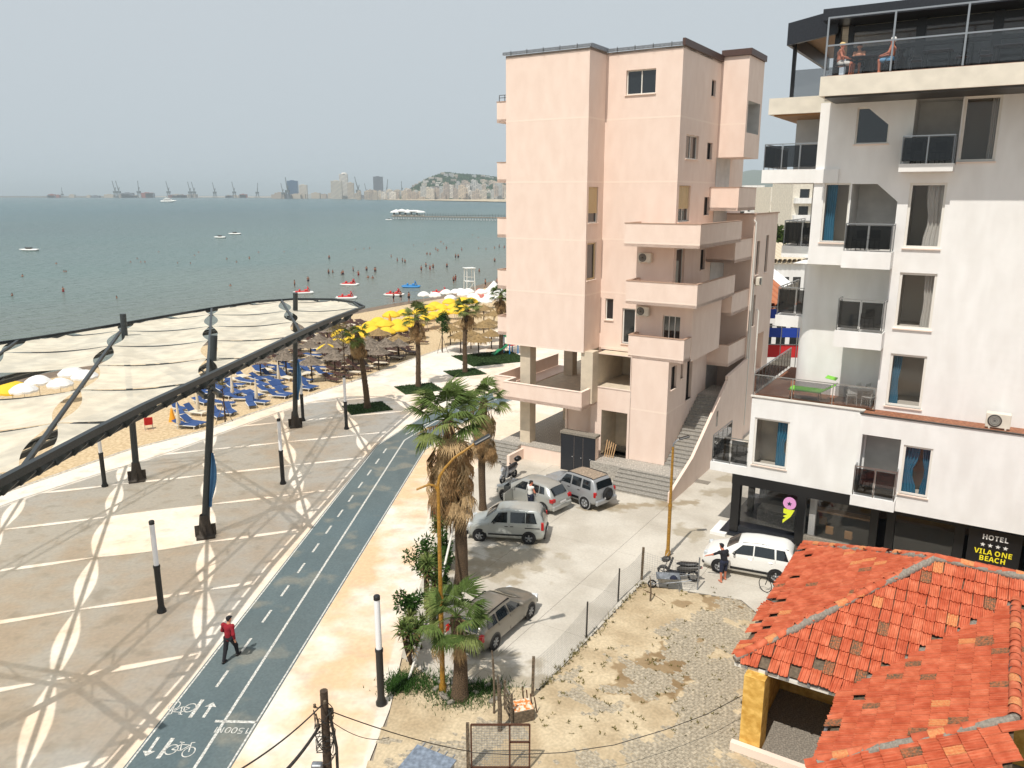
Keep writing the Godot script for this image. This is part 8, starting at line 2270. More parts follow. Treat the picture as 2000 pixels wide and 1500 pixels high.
func beach():
	var anyt := func(i: int, r: RandomNumberGenerator) -> float: return r.randf() * TAU
	# parasols: pixel gives the foot of the pole
	var yl := []
	for q in [[905, 598], [878, 600], [850, 606], [862, 612], [888, 612], [838, 615], [866, 622], [892, 622], [848, 628], [820, 622], [835, 632], [790, 625], [765, 630], [740, 640], [800, 638], [778, 645], [752, 650], [725, 650], [700, 660], [730, 662], [705, 672], [668, 672], [690, 682], [660, 690], [756, 664], [780, 658], [812, 650], [640, 700], [905, 612], [920, 600]]: yl.append([q[0], q[1] + 12])
	scatter(beach_umbrella("yellow fabric beach parasol in the crowded block near the water", "yellow parasols on the beach", M.yellow_cloth, 1.15, 2.25), "beach_umbrella", yl, anyt)
	var wl := []
	for q in [[828, 586], [850, 588], [872, 582], [880, 592], [905, 586], [900, 577], [925, 590], [940, 582], [955, 592], [930, 600], [948, 602], [968, 586], [915, 580], [890, 580], [975, 598]]: wl.append([q[0], q[1] + 10])
	scatter(beach_umbrella("white fabric beach parasol beside the lifeguard tower", "white parasols on the beach", M.white_cloth, 1.05, 2.2), "beach_umbrella", wl, anyt)
	scatter(beach_umbrella("white beach parasol seen through the canopy's open bay", "white parasols left of the canopy", M.white_cloth, 1.1, 2.2), "beach_umbrella", [[80, 782], [122, 786], [144, 765], [170, 772], [52, 800]], anyt)
	single_umb([28, 795])
	var gl := []
	for q in [[560, 660], [590, 648], [640, 655], [575, 690], [545, 700], [608, 690], [510, 720], [560, 718], [610, 728], [640, 700], [646, 688], [672, 672], [662, 690], [700, 690], [690, 705], [725, 690], [755, 690], [720, 680], [780, 685], [740, 705], [685, 660], [625, 675], [540, 680], [580, 672], [655, 716]]: gl.append([q[0], q[1] + 18])
	scatter(thatch("grey thatched parasol with a pointed top among brown loungers", "grey thatched parasols", M.thatch, 1.15, 1.75, 0.75, 0.05, 3), "thatched_umbrella", gl, anyt)
	var sl := []
	for q in [[740, 665], [778, 678], [905, 640], [925, 625], [945, 650], [920, 665], [955, 640], [900, 672], [935, 680], [960, 665], [880, 655], [965, 622], [945, 612]]: sl.append([q[0], q[1] + 20])
	scatter(thatch("large straw parasol with a shaggy fringe behind the palms", "straw parasols with fringes", M.straw, 1.45, 1.95, 0.65, 0.35, 5), "thatched_umbrella", sl, anyt)
	# loungers
	var bl := []; var bw := []
	var pb := PackedVector2Array([Vector2(320, 850), Vector2(350, 795), Vector2(430, 745), Vector2(560, 712), Vector2(640, 690), Vector2(635, 742), Vector2(560, 792), Vector2(460, 838), Vector2(370, 858)])
	var pw := PackedVector2Array([Vector2(480, 730), Vector2(590, 640), Vector2(700, 630), Vector2(830, 640), Vector2(815, 690), Vector2(720, 735), Vector2(650, 765), Vector2(640, 740), Vector2(640, 688), Vector2(560, 708)])
	for row in 16:
		for k in 64:
			var e := along(sand_edge.slice(1, 9), k / 63.0)
			var d := (along_match(e) - e).normalized()
			var q := e + d * (2.2 + row * 2.35) + d.orthogonal() * (0.35 * sin(k * 2.1 + row))
			var pos := Vector3(q.x, sand_y(q), q.y)
			var v := pos - Vector3(0, CAM_H, 0)
			var dep := -v.y * sin(PITCH) - v.z * cos(PITCH)
			var px := Vector2(1000 + FPX * v.x / dep, 750 - FPX * (v.y * cos(PITCH) - v.z * sin(PITCH)) / dep)
			if (k * 7 + row * 13 + (k * row) % 5) % 10 < 3: continue
			if Geometry2D.is_point_in_polygon(px, pb): bl.append(px)
			elif Geometry2D.is_point_in_polygon(px, pw): bw.append(px)
	var turn_b := func(i: int, r: RandomNumberGenerator) -> float: return -2.1 + r.randfn() * 0.22
	scatter(lounger("blue sun lounger standing in rows under the canopy's edge", "blue loungers in rows", M.blue_cloth, M.white_plastic, 0.35), "beach_lounger", bl, turn_b, 0.0, 1.05)
	scatter(lounger("dark brown sun lounger among the grey thatched parasols", "brown loungers in rows", M.brown_plastic, M.brown_plastic, 0.5), "beach_lounger", bw, turn_b, 0.0, 1.05)
	# folded parasols
	for q in [[502, 790], [545, 752], [588, 765], [455, 778], [388, 812], [350, 840], [430, 760]]:
		var o := thing("folded_umbrella", "folded cream beach umbrella standing among the blue loungers", "umbrella", on_sand(q[0], q[1]), 0, "folded cream umbrellas")
		var mb := MB.new(); mb.lathe([Vector2(0.03, 0), Vector2(0.03, 0.5), Vector2(0.17, 0.55), Vector2(0.13, 1.2), Vector2(0.07, 1.9), Vector2(0.02, 2.25), Vector2(0, 2.3)], Vector3.ZERO, 8); part("cloth", mb, M.cream_cloth, o)
		mb = MB.new(); mb.tube([Vector3(0, -0.2, 0), Vector3(0, 2.35, 0)], [0.025], 6); part("pole", mb, M.frame, o)
	var of := thing("folded_umbrella", "folded orange beach umbrella on the sand beside the blue loungers", "umbrella", on_sand(337, 823))
	var om := MB.new(); om.lathe([Vector2(0.3, 0), Vector2(0.2, 0.4), Vector2(0.1, 0.9), Vector2(0, 1.15)], Vector3.ZERO, 8); part("cloth", om, M.orange_cloth, of)
	var ot := thing("folded_umbrella", "orange folded umbrella standing among the straw parasols", "umbrella", on_sand(762, 645))
	om = MB.new(); om.lathe([Vector2(0.03, 0), Vector2(0.25, 0.5), Vector2(0.2, 1.4), Vector2(0.05, 2.2), Vector2(0, 2.3)], Vector3.ZERO, 8); part("cloth", om, M.orange_cloth, ot)
	var rc := thing("beach_chair", "red folding beach chair alone on the sand", "chair", on_sand(291, 838), 0.5)
	om = MB.new(); om.bevel(Vector3(0, 0.4, 0), Vector3(0.6, 0.05, 0.5), 0.02); part("seat", om, M.red_cloth, rc); om = MB.new(); om.bevel(Vector3(0, 0.72, 0.3), Vector3(0.6, 0.6, 0.05), 0.02, Basis(Vector3.RIGHT, 0.3)); part("backrest", om, M.red_cloth, rc)
	for x in [-0.27, 0.27]:
		om = MB.new(); om.bar(Vector3(x, 0, -0.25), Vector3(x, 0.45, 0.3), 0.03, 0.03); om.bar(Vector3(x, 0, 0.35), Vector3(x, 0.42, -0.25), 0.03, 0.03); part("leg", om, M.steel, rc)
	# lifeguard tower
	var lp := on_sand(917, 572); var lt := thing("lifeguard_tower", "white wooden lifeguard tower at the water's edge", "tower", lp, 0.4)
	for x in [-0.7, 0.7]:
		for z in [-0.7, 0.7]:
			var mb := MB.new(); mb.bar(Vector3(x * 1.2, 0, z * 1.2), Vector3(x, 4.6, z), 0.12, 0.12); part("leg", mb, M.white_plastic, lt)
	var pm := MB.new(); pm.bevel(Vector3(0, 2.2, 0), Vector3(1.7, 0.1, 1.7), 0.02); part("platform", pm, M.white_plastic, lt)
	pm = MB.new(); pm.bevel(Vector3(0, 4.65, 0), Vector3(2.0, 0.1, 2.0), 0.02); part("roof", pm, M.white_plastic, lt)
	for z in [-0.75, 0.75]:
		pm = MB.new(); pm.bar(Vector3(-0.75, 3.0, z), Vector3(0.75, 3.0, z), 0.06, 0.06); pm.bar(Vector3(-0.8, 0.2, z), Vector3(0.75, 2.1, z), 0.06, 0.06); part("rail", pm, M.white_plastic, lt)
	# big inflatable / marquee at the right
	var tp := on_sand(965, 585); var tent := thing("beach_marquee", "white and red pointed beach marquee behind the lifeguard tower", "tent", tp)
	pm = MB.new(); pm.lathe([Vector2(2.2, 0.2), Vector2(2.2, 1.2), Vector2(1.0, 2.2), Vector2(0.1, 3.2), Vector2(0, 3.25)], Vector3.ZERO, 8); part("roof", pm, M.white_cloth, tent)
	pm = MB.new(); pm.lathe([Vector2(1.2, 0.1), Vector2(1.2, 1.0), Vector2(0.1, 2.0), Vector2(0, 2.0)], Vector3(-2.6, 0, 0.6), 8); part("awning", pm, mat("pale_red", C8(206, 120, 110), 0.8), tent)
	# playground slide
	var pg := thing("playground_slide", "green and red playground slide on the lawn by the pink block", "slide", G(998, 690), 0.6)
	pm = MB.new(); pm.bevel(Vector3(0, 1.0, 0), Vector3(1.2, 0.1, 1.2), 0.02); part("platform", pm, M.red_plastic, pg)
	for x in [-0.55, 0.55]:
		for z in [-0.55, 0.55]:
			pm = MB.new(); pm.bar(Vector3(x, 0, z), Vector3(x, 1.9, z), 0.1, 0.1); part("post", pm, M.blue_plastic, pg)
	pm = MB.new(); pm.slab([Vector2(-0.8, 1.9), Vector2(0.8, 1.9), Vector2(0, 2.6)], Transform3D(Basis.IDENTITY, Vector3(0, 0, -0.7)), 1.4); part("roof", pm, M.green_dark, pg)
	pm = MB.new(); pm.bar(Vector3(-0.5, 1.05, 0), Vector3(-2.4, 0.15, 0), 0.6, 0.08); part("slide", pm, M.green_dark, pg)
	pm = MB.new(); pm.bar(Vector3(0.6, 1.05, 0.2), Vector3(2.6, 0.2, 0.4), 0.6, 0.08); part("slide", pm, M.red_plastic, pg)
func single_umb(q: Array):
	var o := beach_umbrella("yellow and green beach parasol seen through the canopy's open bay", "", M.yellow_cloth, 1.5, 2.2)
	o.position = on_sand(q[0], q[1])

# ---------- boats -------------------------------------------------------------
func pedal_boat(at: Vector3, turn: float, label: String, hull: Material, top: Material):
	var o := thing("pedal_boat", label, "pedal boat", at, turn)
	for x in [-0.6, 0.6]:
		var l := loft([[-1.9, 0.28, 0.03, 0.04], [-1.5, 0.16, 0.22, 0.2], [0, 0.12, 0.28, 0.24], [1.4, 0.14, 0.26, 0.22], [1.8, 0.2, 0.12, 0.1]])
		for k in l.v.size(): l.v[k].x += x
		part("hull", l, hull, o)
	var mb := MB.new(); mb.bevel(Vector3(0, 0.38, -0.2), Vector3(1.5, 0.12, 2.6), 0.04); part("deck", mb, top, o)
	for x in [-0.38, 0.38]:
		mb = MB.new(); mb.bevel(Vector3(x, 0.62, 0.5), Vector3(0.6, 0.16, 0.6), 0.05); mb.bevel(Vector3(x, 0.9, 0.8), Vector3(0.6, 0.55, 0.12), 0.05, Basis(Vector3.RIGHT, 0.25)); part("seat", mb, top, o)
	mb = MB.new(); mb.bevel(Vector3(0, 0.62, -0.7), Vector3(0.9, 0.4, 0.3), 0.08); part("pedal_box", mb, top, o)
	mb = MB.new(); mb.slab([Vector2(-0.3, 0), Vector2(0.3, 0), Vector2(0.25, 0.9), Vector2(-0.25, 0.9)], Transform3D(Basis(Vector3.RIGHT, -0.5), Vector3(0, 0.5, 1.1)), 0.1); part("slide", mb, top, o)
func boats():
	for q in [[593, 573, 1.9, "red and white pedal boat with a slide beyond the canopy's tip", 0], [683, 557, 1.5, "red and white pedal boat lying off the shore in open water", 0], [803, 561, 1.6, "bright blue pedal boat floating off the beach", 1], [770, 577, 1.5, "red pedal boat with a long white hull at the waterline", 0], [860, 574, 1.6, "red pedal boat pulled up beside the white parasols", 0], [677, 583, 1.7, "red and blue pedal boat just behind the canopy's tip", 0]]:
		pedal_boat(G(q[0], q[1], SEA), q[2], q[3], M.white_plastic if q[4] == 0 else M.blue_plastic, M.red_plastic if q[4] == 0 else M.blue_plastic)
	# small motor boats
	for q in [[56, 490, 6.5, "small white motor boat heading across the bay on its own"], [429, 465, 5.0, "small white boat with people beside another boat"], [458, 458, 6.0, "low white boat just beyond another small boat"], [759, 430, 5.0, "tiny white boat lying near the pier's head"]]:
		var o := thing("motor_boat", q[3], "boat", G(q[0], q[1], SEA), 1.5)
		var L: float = q[2] * 0.5
		part("hull", loft([[-L, 0.5, 0.05, 0.1], [-L * 0.6, 0.35, 0.6, 0.35], [L * 0.3, 0.3, 0.9, 0.4], [L, 0.35, 0.8, 0.35], [L * 1.01, 0.35, 0.1, 0.1]]), M.white_plastic, o)
		var mb := MB.new(); mb.bevel(Vector3(0, 0.9, 0.2), Vector3(1.0, 0.5, L * 0.6), 0.1); part("cabin", mb, M.frame_dark, o)
		mb = MB.new(); mb.slab([Vector2(-0.5, 0), Vector2(0.5, 0), Vector2(0.4, 0.5), Vector2(-0.4, 0.5)], Transform3D(Basis(Vector3.RIGHT, -0.5), Vector3(0, 0.9, -L * 0.25)), 0.03); part("windscreen", mb, M.tint, o)
	# yacht
	var y := thing("motor_yacht", "large white motor yacht with dark windows far out in the bay", "yacht", G(329, 395, SEA), -1.62)
	var s := 1.35
	part("hull", loft([[-16 * s, 3.2 * s, 0.1, 0.3], [-10 * s, 2.0 * s, 2.4 * s, 1.8 * s], [0, 1.5 * s, 3.2 * s, 2.0 * s], [13 * s, 1.4 * s, 3.0 * s, 1.8 * s], [14 * s, 1.4 * s, 0.5, 0.5]]), M.white_plastic, y)
	var yb := MB.new(); yb.bevel(Vector3(0, 4.6 * s, 1 * s), Vector3(4.6, 2.2, 15) * s, 0.8); part("cabin", yb, M.white_plastic, y)
	yb = MB.new(); yb.box(Vector3(0, 4.5 * s, 1 * s), Vector3(4.7, 0.8, 12) * s); part("window", yb, M.window, y)
	yb = MB.new(); yb.bevel(Vector3(0, 6.6 * s, 1.5 * s), Vector3(3.6, 1.6, 8) * s, 0.5); part("flybridge", yb, M.white_plastic, y)
	yb = MB.new(); yb.bar(Vector3(0, 7 * s, 3 * s), Vector3(0, 10.5 * s, 4 * s), 0.4 * s, 0.3 * s); part("mast", yb, M.white_plastic, y)

# ---------- far shore: port, towers, town, hill, pier -------------------------
func far_h(py: float, dist_z: float) -> float: return ATZ(1000, py, dist_z).y
# a distant building whose base stands on the far shore, drawn between pixel columns
func far_building(called: String, label: String, x0: float, x1: float, top: float, z: float, m: Material, group: String, base := 0.0, depth := 18.0, floors := true, cat := "building"):
	var a := ATZ(x0, 385, z); var b := ATZ(x1, 385, z); var y := ATZ((x0 + x1) * 0.5, top, z).y
	var o := thing(called, label, cat, Vector3((a.x + b.x) * 0.5, base, z), 0.0, group)
	var w := b.x - a.x
	var mb := MB.new(); mb.ab(Vector3(-w * 0.5, -2, 0), Vector3(w * 0.5, y - base, -depth)); part("wall", mb, m, o)
	if floors and y - base > 8:
		var wb := MB.new(); var n := int((y - base) / 3.6)
		var bays := maxi(2, int(w / 5.0))
		for k in n:
			for j in bays:
				if (j * 7 + k * 3 + int(x0)) % 5 == 0: continue
				var cx := -w * 0.5 + w * (j + 0.5) / bays
				wb.box(Vector3(cx, 2.2 + k * 3.6, 0.12), Vector3(w / bays * 0.55, 1.6, 0.3))
		part("windows", wb, M.far_glass, o)
	mb = MB.new(); mb.ab(Vector3(-w * 0.2, y - base, -2), Vector3(w * 0.15, y - base + 2.4, -depth * 0.6)); part("roof_house", mb, m, o)
	return o
func crane(px: float, top: float, z: float, lean: float, label: String):
	var p := ATZ(px, 384, z); var h := ATZ(px, top, z).y
	var o := thing("harbour_crane", label, "crane", Vector3(p.x, 0, z), 0.0, "harbour cranes")
	var mb := MB.new(); var hw := h * 0.1
	for x in [-hw, hw]:
		for zz in [-hw, hw]: mb.bar(Vector3(x, 0, zz), Vector3(x * 0.5, h * 0.3, zz * 0.5), h * 0.022, h * 0.022)
	part("portal", mb, M.crane_steel, o)
	mb = MB.new(); mb.ab(Vector3(-hw * 0.9, h * 0.28, -hw), Vector3(hw * 0.9, h * 0.4, hw)); part("machine_house", mb, M.crane_steel, o)
	mb = MB.new(); mb.bar(Vector3(0, h * 0.36, 0), Vector3(-lean * h, h, 0), h * 0.03, h * 0.03); mb.bar(Vector3(hw * 0.3, h * 0.4, 0), Vector3(-lean * h * 0.96, h * 0.96, 0), h * 0.012, h * 0.012); part("jib", mb, M.crane_steel, o)
	mb = MB.new(); mb.bar(Vector3(0, h * 0.4, 0), Vector3(hw * 0.6, h * 0.62, 0), h * 0.03, h * 0.03); part("mast", mb, M.crane_steel, o)
func far():
	var fc := [C8(206, 196, 180), C8(190, 176, 158), C8(218, 212, 202), C8(176, 162, 148), C8(200, 184, 164), C8(186, 186, 182)]
	var fm := []
	for c in fc: fm.append(mat("far%d" % fm.size(), c, 0.9))
	mat("far_glass", C8(84, 90, 96), 0.4); mat("crane_steel", C8(84, 92, 92), 0.7); mat("hill_green", C8(104, 112, 88), 0.95, TX["g1"], 60.0)
	mat("far_beach", C8(214, 196, 164), 0.95, TX["g3"], 60.0); mat("container_red", C8(150, 76, 60), 0.8); mat("far_blue", C8(56, 92, 128), 0.25); mat("far_grey", C8(110, 114, 122), 0.4)
	# low land
	var land := PackedVector2Array()
	for q in [[-300, 384.2], [0, 384.5], [200, 385.0], [330, 385.4], [520, 386.4], [640, 387.2], [740, 388.5], [760, 391], [985, 394.5], [1100, 398]]: land.append(V2(G(q[0], q[1], SEA)))
	land.append(Vector2(700, -9000)); land.append(Vector2(-5000, -9500))
	var mb := MB.new(); mb.prism(land, SEA - 1.0, 0.4); struct("far_shore", mb, M.dust)
	var bs := PackedVector2Array()
	for q in [[745, 389.4], [985, 394.2], [1100, 397.6], [1100, 392], [985, 389.2], [760, 387.6]]: bs.append(V2(G(q[0], q[1], 0.4)))
	mb = MB.new(); mb.sheet(bs, 0.6); struct("far_beach", mb, M.far_beach)
	# breakwater
	mb = MB.new(); mb.bar(ATZ(0, 383.5, -5200) * Vector3(1, 0, 1) + Vector3(0, 3, 0), ATZ(230, 383.5, -4800) * Vector3(1, 0, 1) + Vector3(0, 3, 0), 30, 8); single("breakwater", mb, M.mortar, "long low breakwater at the left end of the port", "breakwater")
	# hill with trees
	var hz := -3300.0
	var hn := fn(0.004, 141, 4)
	var P := []
	for i in 41:
		var row := []
		for j in 13:
			var px := lerpf(770, 1130, i / 40.0); var p := ATZ(px, 380, hz)
			var t := i / 40.0; var d := j / 12.0
			var prof: float = 0.0
			for q in [[770, 0], [800, 0.35], [830, 0.8], [860, 1.0], [900, 0.9], [940, 0.86], [985, 0.72], [1060, 0.5], [1130, 0.1]]:
				pass
			var K := [[770, 0.0], [800, 0.4], [830, 0.8], [862, 1.0], [900, 0.92], [940, 0.86], [985, 0.74], [1060, 0.5], [1131, 0.1]]
			for k in K.size() - 1:
				if px >= K[k][0] and px <= K[k + 1][0]: prof = lerpf(K[k][1], K[k + 1][1], (px - K[k][0]) / (K[k + 1][0] - K[k][0]))
			var y := 104.0 * prof * pow(sin(PI * 0.5 * minf(1.0, d * 1.25)), 0.8) + 7 * hn.get_noise_2d(p.x, d * 900) * prof
			row.append(Vector3(p.x, y, hz + 250 - d * 700))
		P.append(row)
	mb = MB.new(); mb.grid(P); struct("town_hill", mb, M.hill_green)
	var r := RandomNumberGenerator.new(); r.seed = 90
	var tr := MB.new()
	for k in 3600:
		var i := r.randi_range(0, 39); var j := r.randi_range(2, 10)
		var q: Vector3 = P[i][j].lerp(P[i + 1][j + 1], r.randf())
		if q.y < 18: continue
		var s := r.randf_range(3.0, 7.0)
		for e in 5:
			var a := r.randf() * TAU; var b := a + 2.0
			var c := q + Vector3(r.randfn() * 3, s * 0.6 * r.randf(), r.randfn() * 2)
			tr.tri(c + Vector3(cos(a) * s, 0, sin(a) * s * 0.6), c + Vector3(r.randfn(), s * 1.3, r.randfn()), c + Vector3(cos(b) * s, 0, sin(b) * s * 0.6))
	var to := single("hillside_wood", tr, M.leaf_dark, "dark green wood covering the hill above the far town", "wood"); to.set_meta("kind", "stuff")
	# skyline towers
	far_building("blue_tower", "slanted blue glass tower block under a crane in the port town", 562, 582, 353, -3700, M.far_blue, "")
	far_building("office_block", "pale striped block beside the blue glass tower", 585, 600, 361, -3700, fm[0], "")
	far_building("apartment_tower", "pale round-topped tower, tallest of the white group", 664, 680, 340, -3500, fm[2], "")
	far_building("apartment_tower", "pale tower block left of the round-topped tower", 647, 668, 353, -3450, fm[0], "")
	far_building("apartment_tower", "stepped pale tower block right of the round-topped tower", 679, 691, 357, -3450, fm[4], "")
	far_building("office_tower", "dark grey stepped office tower standing alone in the town", 730, 748, 345, -3500, M.far_grey, "")
	var dome := MB.new(); dome.lathe([Vector2(12, 0), Vector2(11.5, 4), Vector2(8, 6), Vector2(0, 6.5)], Vector3.ZERO, 16); single("tower_dome", dome, fm[2], "white round cap on the tallest pale tower", "roof", Transform3D(Basis.IDENTITY, ATZ(672, 340, -3509)))
	# town
	var used := 0
	for k in 150:
		var t := r.randf()
		var px := lerpf(690, 990, pow(t, 0.8)); var z := -3300 + r.randf() * 500
		var w := r.randf_range(6, 14)
		var rise := clampf((px - 780) / 120.0, 0, 1)
		var top := lerpf(380, lerpf(372, 352, rise), r.randf()) - r.randf() * 3
		var base := 0.0
		if px > 800: base = clampf((386 - top) * 1.2 - 14, 0, 70) * r.randf()
		far_building("town_house", "pale flat-roofed block of the far town on the bay", px, px + w, top, z, fm[r.randi() % 6], "blocks of the far town", base, 15, true); used += 1
	for k in 150: # villas and blocks climbing the hill
		var i := r.randi_range(3, 38); var j := r.randi_range(1, 7)
		var q: Vector3 = P[i][j]
		if q.y < 12 or r.randf() < 0.25: continue
		var w := r.randf_range(10, 24); var hh := r.randf_range(7, 20)
		var o := thing("hillside_house", "pale house standing on the wooded hill above the far town", "building", Vector3(q.x, q.y - 2, q.z + 6), 0.0, "houses on the hill")
		mb = MB.new(); mb.ab(Vector3(-w * 0.5, 0, 0), Vector3(w * 0.5, hh, -10)); part("wall", mb, fm[r.randi() % 6], o)
		mb = MB.new()
		for e in int(hh / 3.6):
			for d in int(w / 5): mb.box(Vector3(-w * 0.5 + 2.5 + d * 5, 2 + e * 3.6, 0.1), Vector3(2.4, 1.5, 0.3))
		part("windows", mb, M.far_glass, o)
	for k in 34:
		var px := 520 + r.randf() * 230; var z := -3600 - r.randf() * 300
		far_building("port_shed", "low shed or stack of goods along the port quay", px, px + r.randf_range(8, 26), 384 - r.randf_range(2, 8), z, [M.container_red, fm[1], fm[3], fm[5], M.far_grey][r.randi() % 5], "sheds along the port quay", 0, 20, false, "shed")
	for k in 26:
		var px := 40 + r.randf() * 470
		far_building("port_shed", "low shed or stack of goods along the port quay", px, px + r.randf_range(6, 24), 384 - r.randf_range(1.5, 5 if absf(px - 250) > 55 else 9), -4600, [M.container_red, fm[1], M.far_grey, fm[3]][r.randi() % 4], "sheds along the port quay", 0, 20, false, "shed")
	for q in [[226, 353, 0.12], [233, 353, 0.12], [272, 353, 0.0], [330, 354, 0.1], [372, 355, 0.1], [380, 355, 0.12], [420, 356, 0.1], [458, 355, 0.1], [503, 357, -0.08], [122, 366, 0.0], [553, 358, 0.1], [562, 346, 0.06], [700, 345, 0.14], [755, 350, -0.1], [716, 358, 0.1], [785, 354, 0.0]]:
		crane(q[0], q[1], -4300.0 if q[0] < 520 else -3550.0, q[2], "grey jib crane standing on the far port quay")
	# pier with pavilion
	var a := G(768, 427, SEA); var b := G(1010, 431, SEA)
	var pier := thing("pier", "long dark pier on piles reaching into the bay", "pier")
	mb = MB.new(); mb.bar(Vector3(a.x, 0.9, a.z), Vector3(b.x, 0.9, b.z), 7, 0.6); part("deck", mb, M.mortar, pier)
	var n := 46
	for k in n:
		var p := a.lerp(b, (k + 0.5) / n)
		mb = MB.new(); mb.bar(Vector3(p.x, SEA - 2, p.z + 2.8), Vector3(p.x, 0.7, p.z + 2.8), 0.9, 0.9); part("pile", mb, M.white_wall, pier)
		mb = MB.new(); mb.bar(Vector3(p.x, 1.2, p.z), Vector3(p.x, 3.6, p.z), 0.25, 0.25); part("lamp", mb, M.frame_dark, pier)
	mb = MB.new(); mb.bar(Vector3(a.x, 2.2, a.z + 3.3), Vector3(b.x, 2.2, b.z + 3.3), 0.15, 0.2); part("rail", mb, M.frame_dark, pier)
	var pv := thing("pier_pavilion", "white tented pavilion at the head of the pier", "pavilion", Vector3(a.x, 1.2, a.z))
	pv.scale = Vector3(1.0, 0.75, 1.0)
	for k in 5:
		mb = MB.new(); mb.lathe([Vector2(5, 3.4 + (k % 2)), Vector2(3.4, 4.6 + (k % 2)), Vector2(0.6, 6.6 - absf(k - 1) * 0.5), Vector2(0, 6.9 - absf(k - 1) * 0.5)], Vector3(2.5 + k * 4.4, 0, 0), 8); part("tent_roof", mb, M.white_cloth, pv)
		mb = MB.new(); mb.ab(Vector3(0.5 + k * 4.4, 0, -2), Vector3(1.2 + k * 4.4, 3.6, 2)); part("pillar", mb, M.frame_dark, pv)
	mb = MB.new(); mb.ab(Vector3(0, 0, -3), Vector3(24, 1.2, 3)); part("base_wall", mb, M.cream, pv)
	# inland: mountain and blocks seen between the two buildings
	P = []
	for i in 25:
		var row := []
		for j in 6:
			var px := lerpf(1380, 1720, i / 24.0); var p := ATZ(px, 380, -5200)
			row.append(Vector3(p.x, (60 + 130 * pow(sin(PI * i / 24.0), 1.2) + 14 * hn.get_noise_2d(p.x, 0)) * sin(PI * 0.5 * j / 5.0), -5000 - j * 160))
		P.append(row)
	mb = MB.new(); mb.grid(P); struct("mountain", mb, M.hill_green)
	inland()
func inland():
	var r := RandomNumberGenerator.new(); r.seed = 17
	mat("tile_far", C8(176, 110, 76), 0.9); mat("corrugated", C8(204, 190, 166), 0.8); mat("dark_roof", C8(62, 58, 54), 0.9)
	# blocks of flats: [x0, x1, top, z, material]
	for q in [[1452, 1492, 362, -330, "tall pale block of flats farthest down the side street"], [1488, 1510, 374, -300, "narrow cream block of flats with stacked balconies"], [1505, 1560, 365, -190, "cream block of flats with small windows behind the hotel"], [1548, 1640, 356, -150, "white block of flats with long balconies behind the hotel"], [1420, 1462, 372, -260, "pale block of flats hidden mostly by the pink block"]]:
		var z: float = q[3]; var a := ATZ(q[0], 385, z); var b := ATZ(q[1], 385, z); var y := ATZ(q[0], q[2], z).y
		var o := thing("block_of_flats", q[4], "building", Vector3(a.x, 0, z), 0.0, "blocks behind the hotel")
		var w := b.x - a.x; var X := Vector3(1, 0, 0); var Zp := Vector3(0, 0, 1)
		var holes := []; var n := int(y / 3.1); var bays := maxi(2, int(w / 3.0))
		for k in n:
			for j in bays: holes.append([w * (j + 0.3) / bays, w * (j + 0.72) / bays, k * 3.1 + 0.9, k * 3.1 + 2.5, 0.3, false])
		var mb := MB.new(); wall(mb, null, Vector3(0, 0, 0), X, Zp, w, 0, y, holes)
		mb.quad_n(Vector3(0, 0, 0), Vector3(0, 0, -12), Vector3(0, y, -12), Vector3(0, y, 0), -X); mb.quad_n(Vector3(w, 0, 0), Vector3(w, 0, -12), Vector3(w, y, -12), Vector3(w, y, 0), X); mb.quad_n(Vector3(0, y, 0), Vector3(w, y, 0), Vector3(w, y, -12), Vector3(0, y, -12), Vector3.UP)
		part("wall", mb, M.cream if z > -200 else M.white_wall, o)
		for h in holes:
			var g := MB.new(); g.quad_n(Vector3(h[0], h[2], -0.28), Vector3(h[1], h[2], -0.28), Vector3(h[1], h[3], -0.28), Vector3(h[0], h[3], -0.28), Zp); part("window", g, M.window, o)
		for k in n:
			for j in range(0, bays, 2):
				mb = MB.new(); mb.ab(Vector3(w * (j + 0.05) / bays, k * 3.1 - 0.1, 0.01), Vector3(w * (j + 0.95) / bays, k * 3.1 + 0.9, 1.1)); part("balcony", mb, M.white_wall, o)
	# low roofs, stalls and frames in the side street
	var X2 := [[1498, 1575, 505, -100, "corrugated", "wavy cream corrugated roof between hotel and pink block"], [1500, 1560, 560, -82, "white_wall", "low white building with dark windows in the side street"], [1485, 1575, 590, -70, "tile_far", "old terracotta tiled roof beside the hotel"]]
	for q in X2:
		var p := ATZ(q[0], q[2], q[3]); var e := ATZ(q[1], q[2], q[3]); var w := e.x - p.x; var h := p.y
		var o := thing("low_building", q[5], "building", Vector3(p.x, 0, q[3]), 0)
		var mb := MB.new(); mb.ab(Vector3(0, 0, 0), Vector3(w, h - 0.4, -9)); part("wall", mb, M.white_wall, o)
		for k in int(w / 0.6):
			mb = MB.new(); mb.tube([Vector3(0.3 + k * 0.6, h - 0.3, 0.5), Vector3(0.3 + k * 0.6, h + 1.2, -9)], [0.33], 6, false); part("roof_sheet", mb, M[q[4]], o)
		for k in 3:
			mb = MB.new(); mb.ab(Vector3(w * (0.1 + 0.3 * k), h * 0.35, 0.02), Vector3(w * (0.3 + 0.3 * k), h * 0.75, -0.05)); part("window", mb, M.window, o)
	# sports stall with blue and red panels
	var base := ATZ(1490, 690, -62.0)
	var st := thing("market_stall", "tiered steel stall with blue and red panels in the side street", "stall", Vector3(base.x, 0, -62.0), -0.1)
	var y0 := base.y
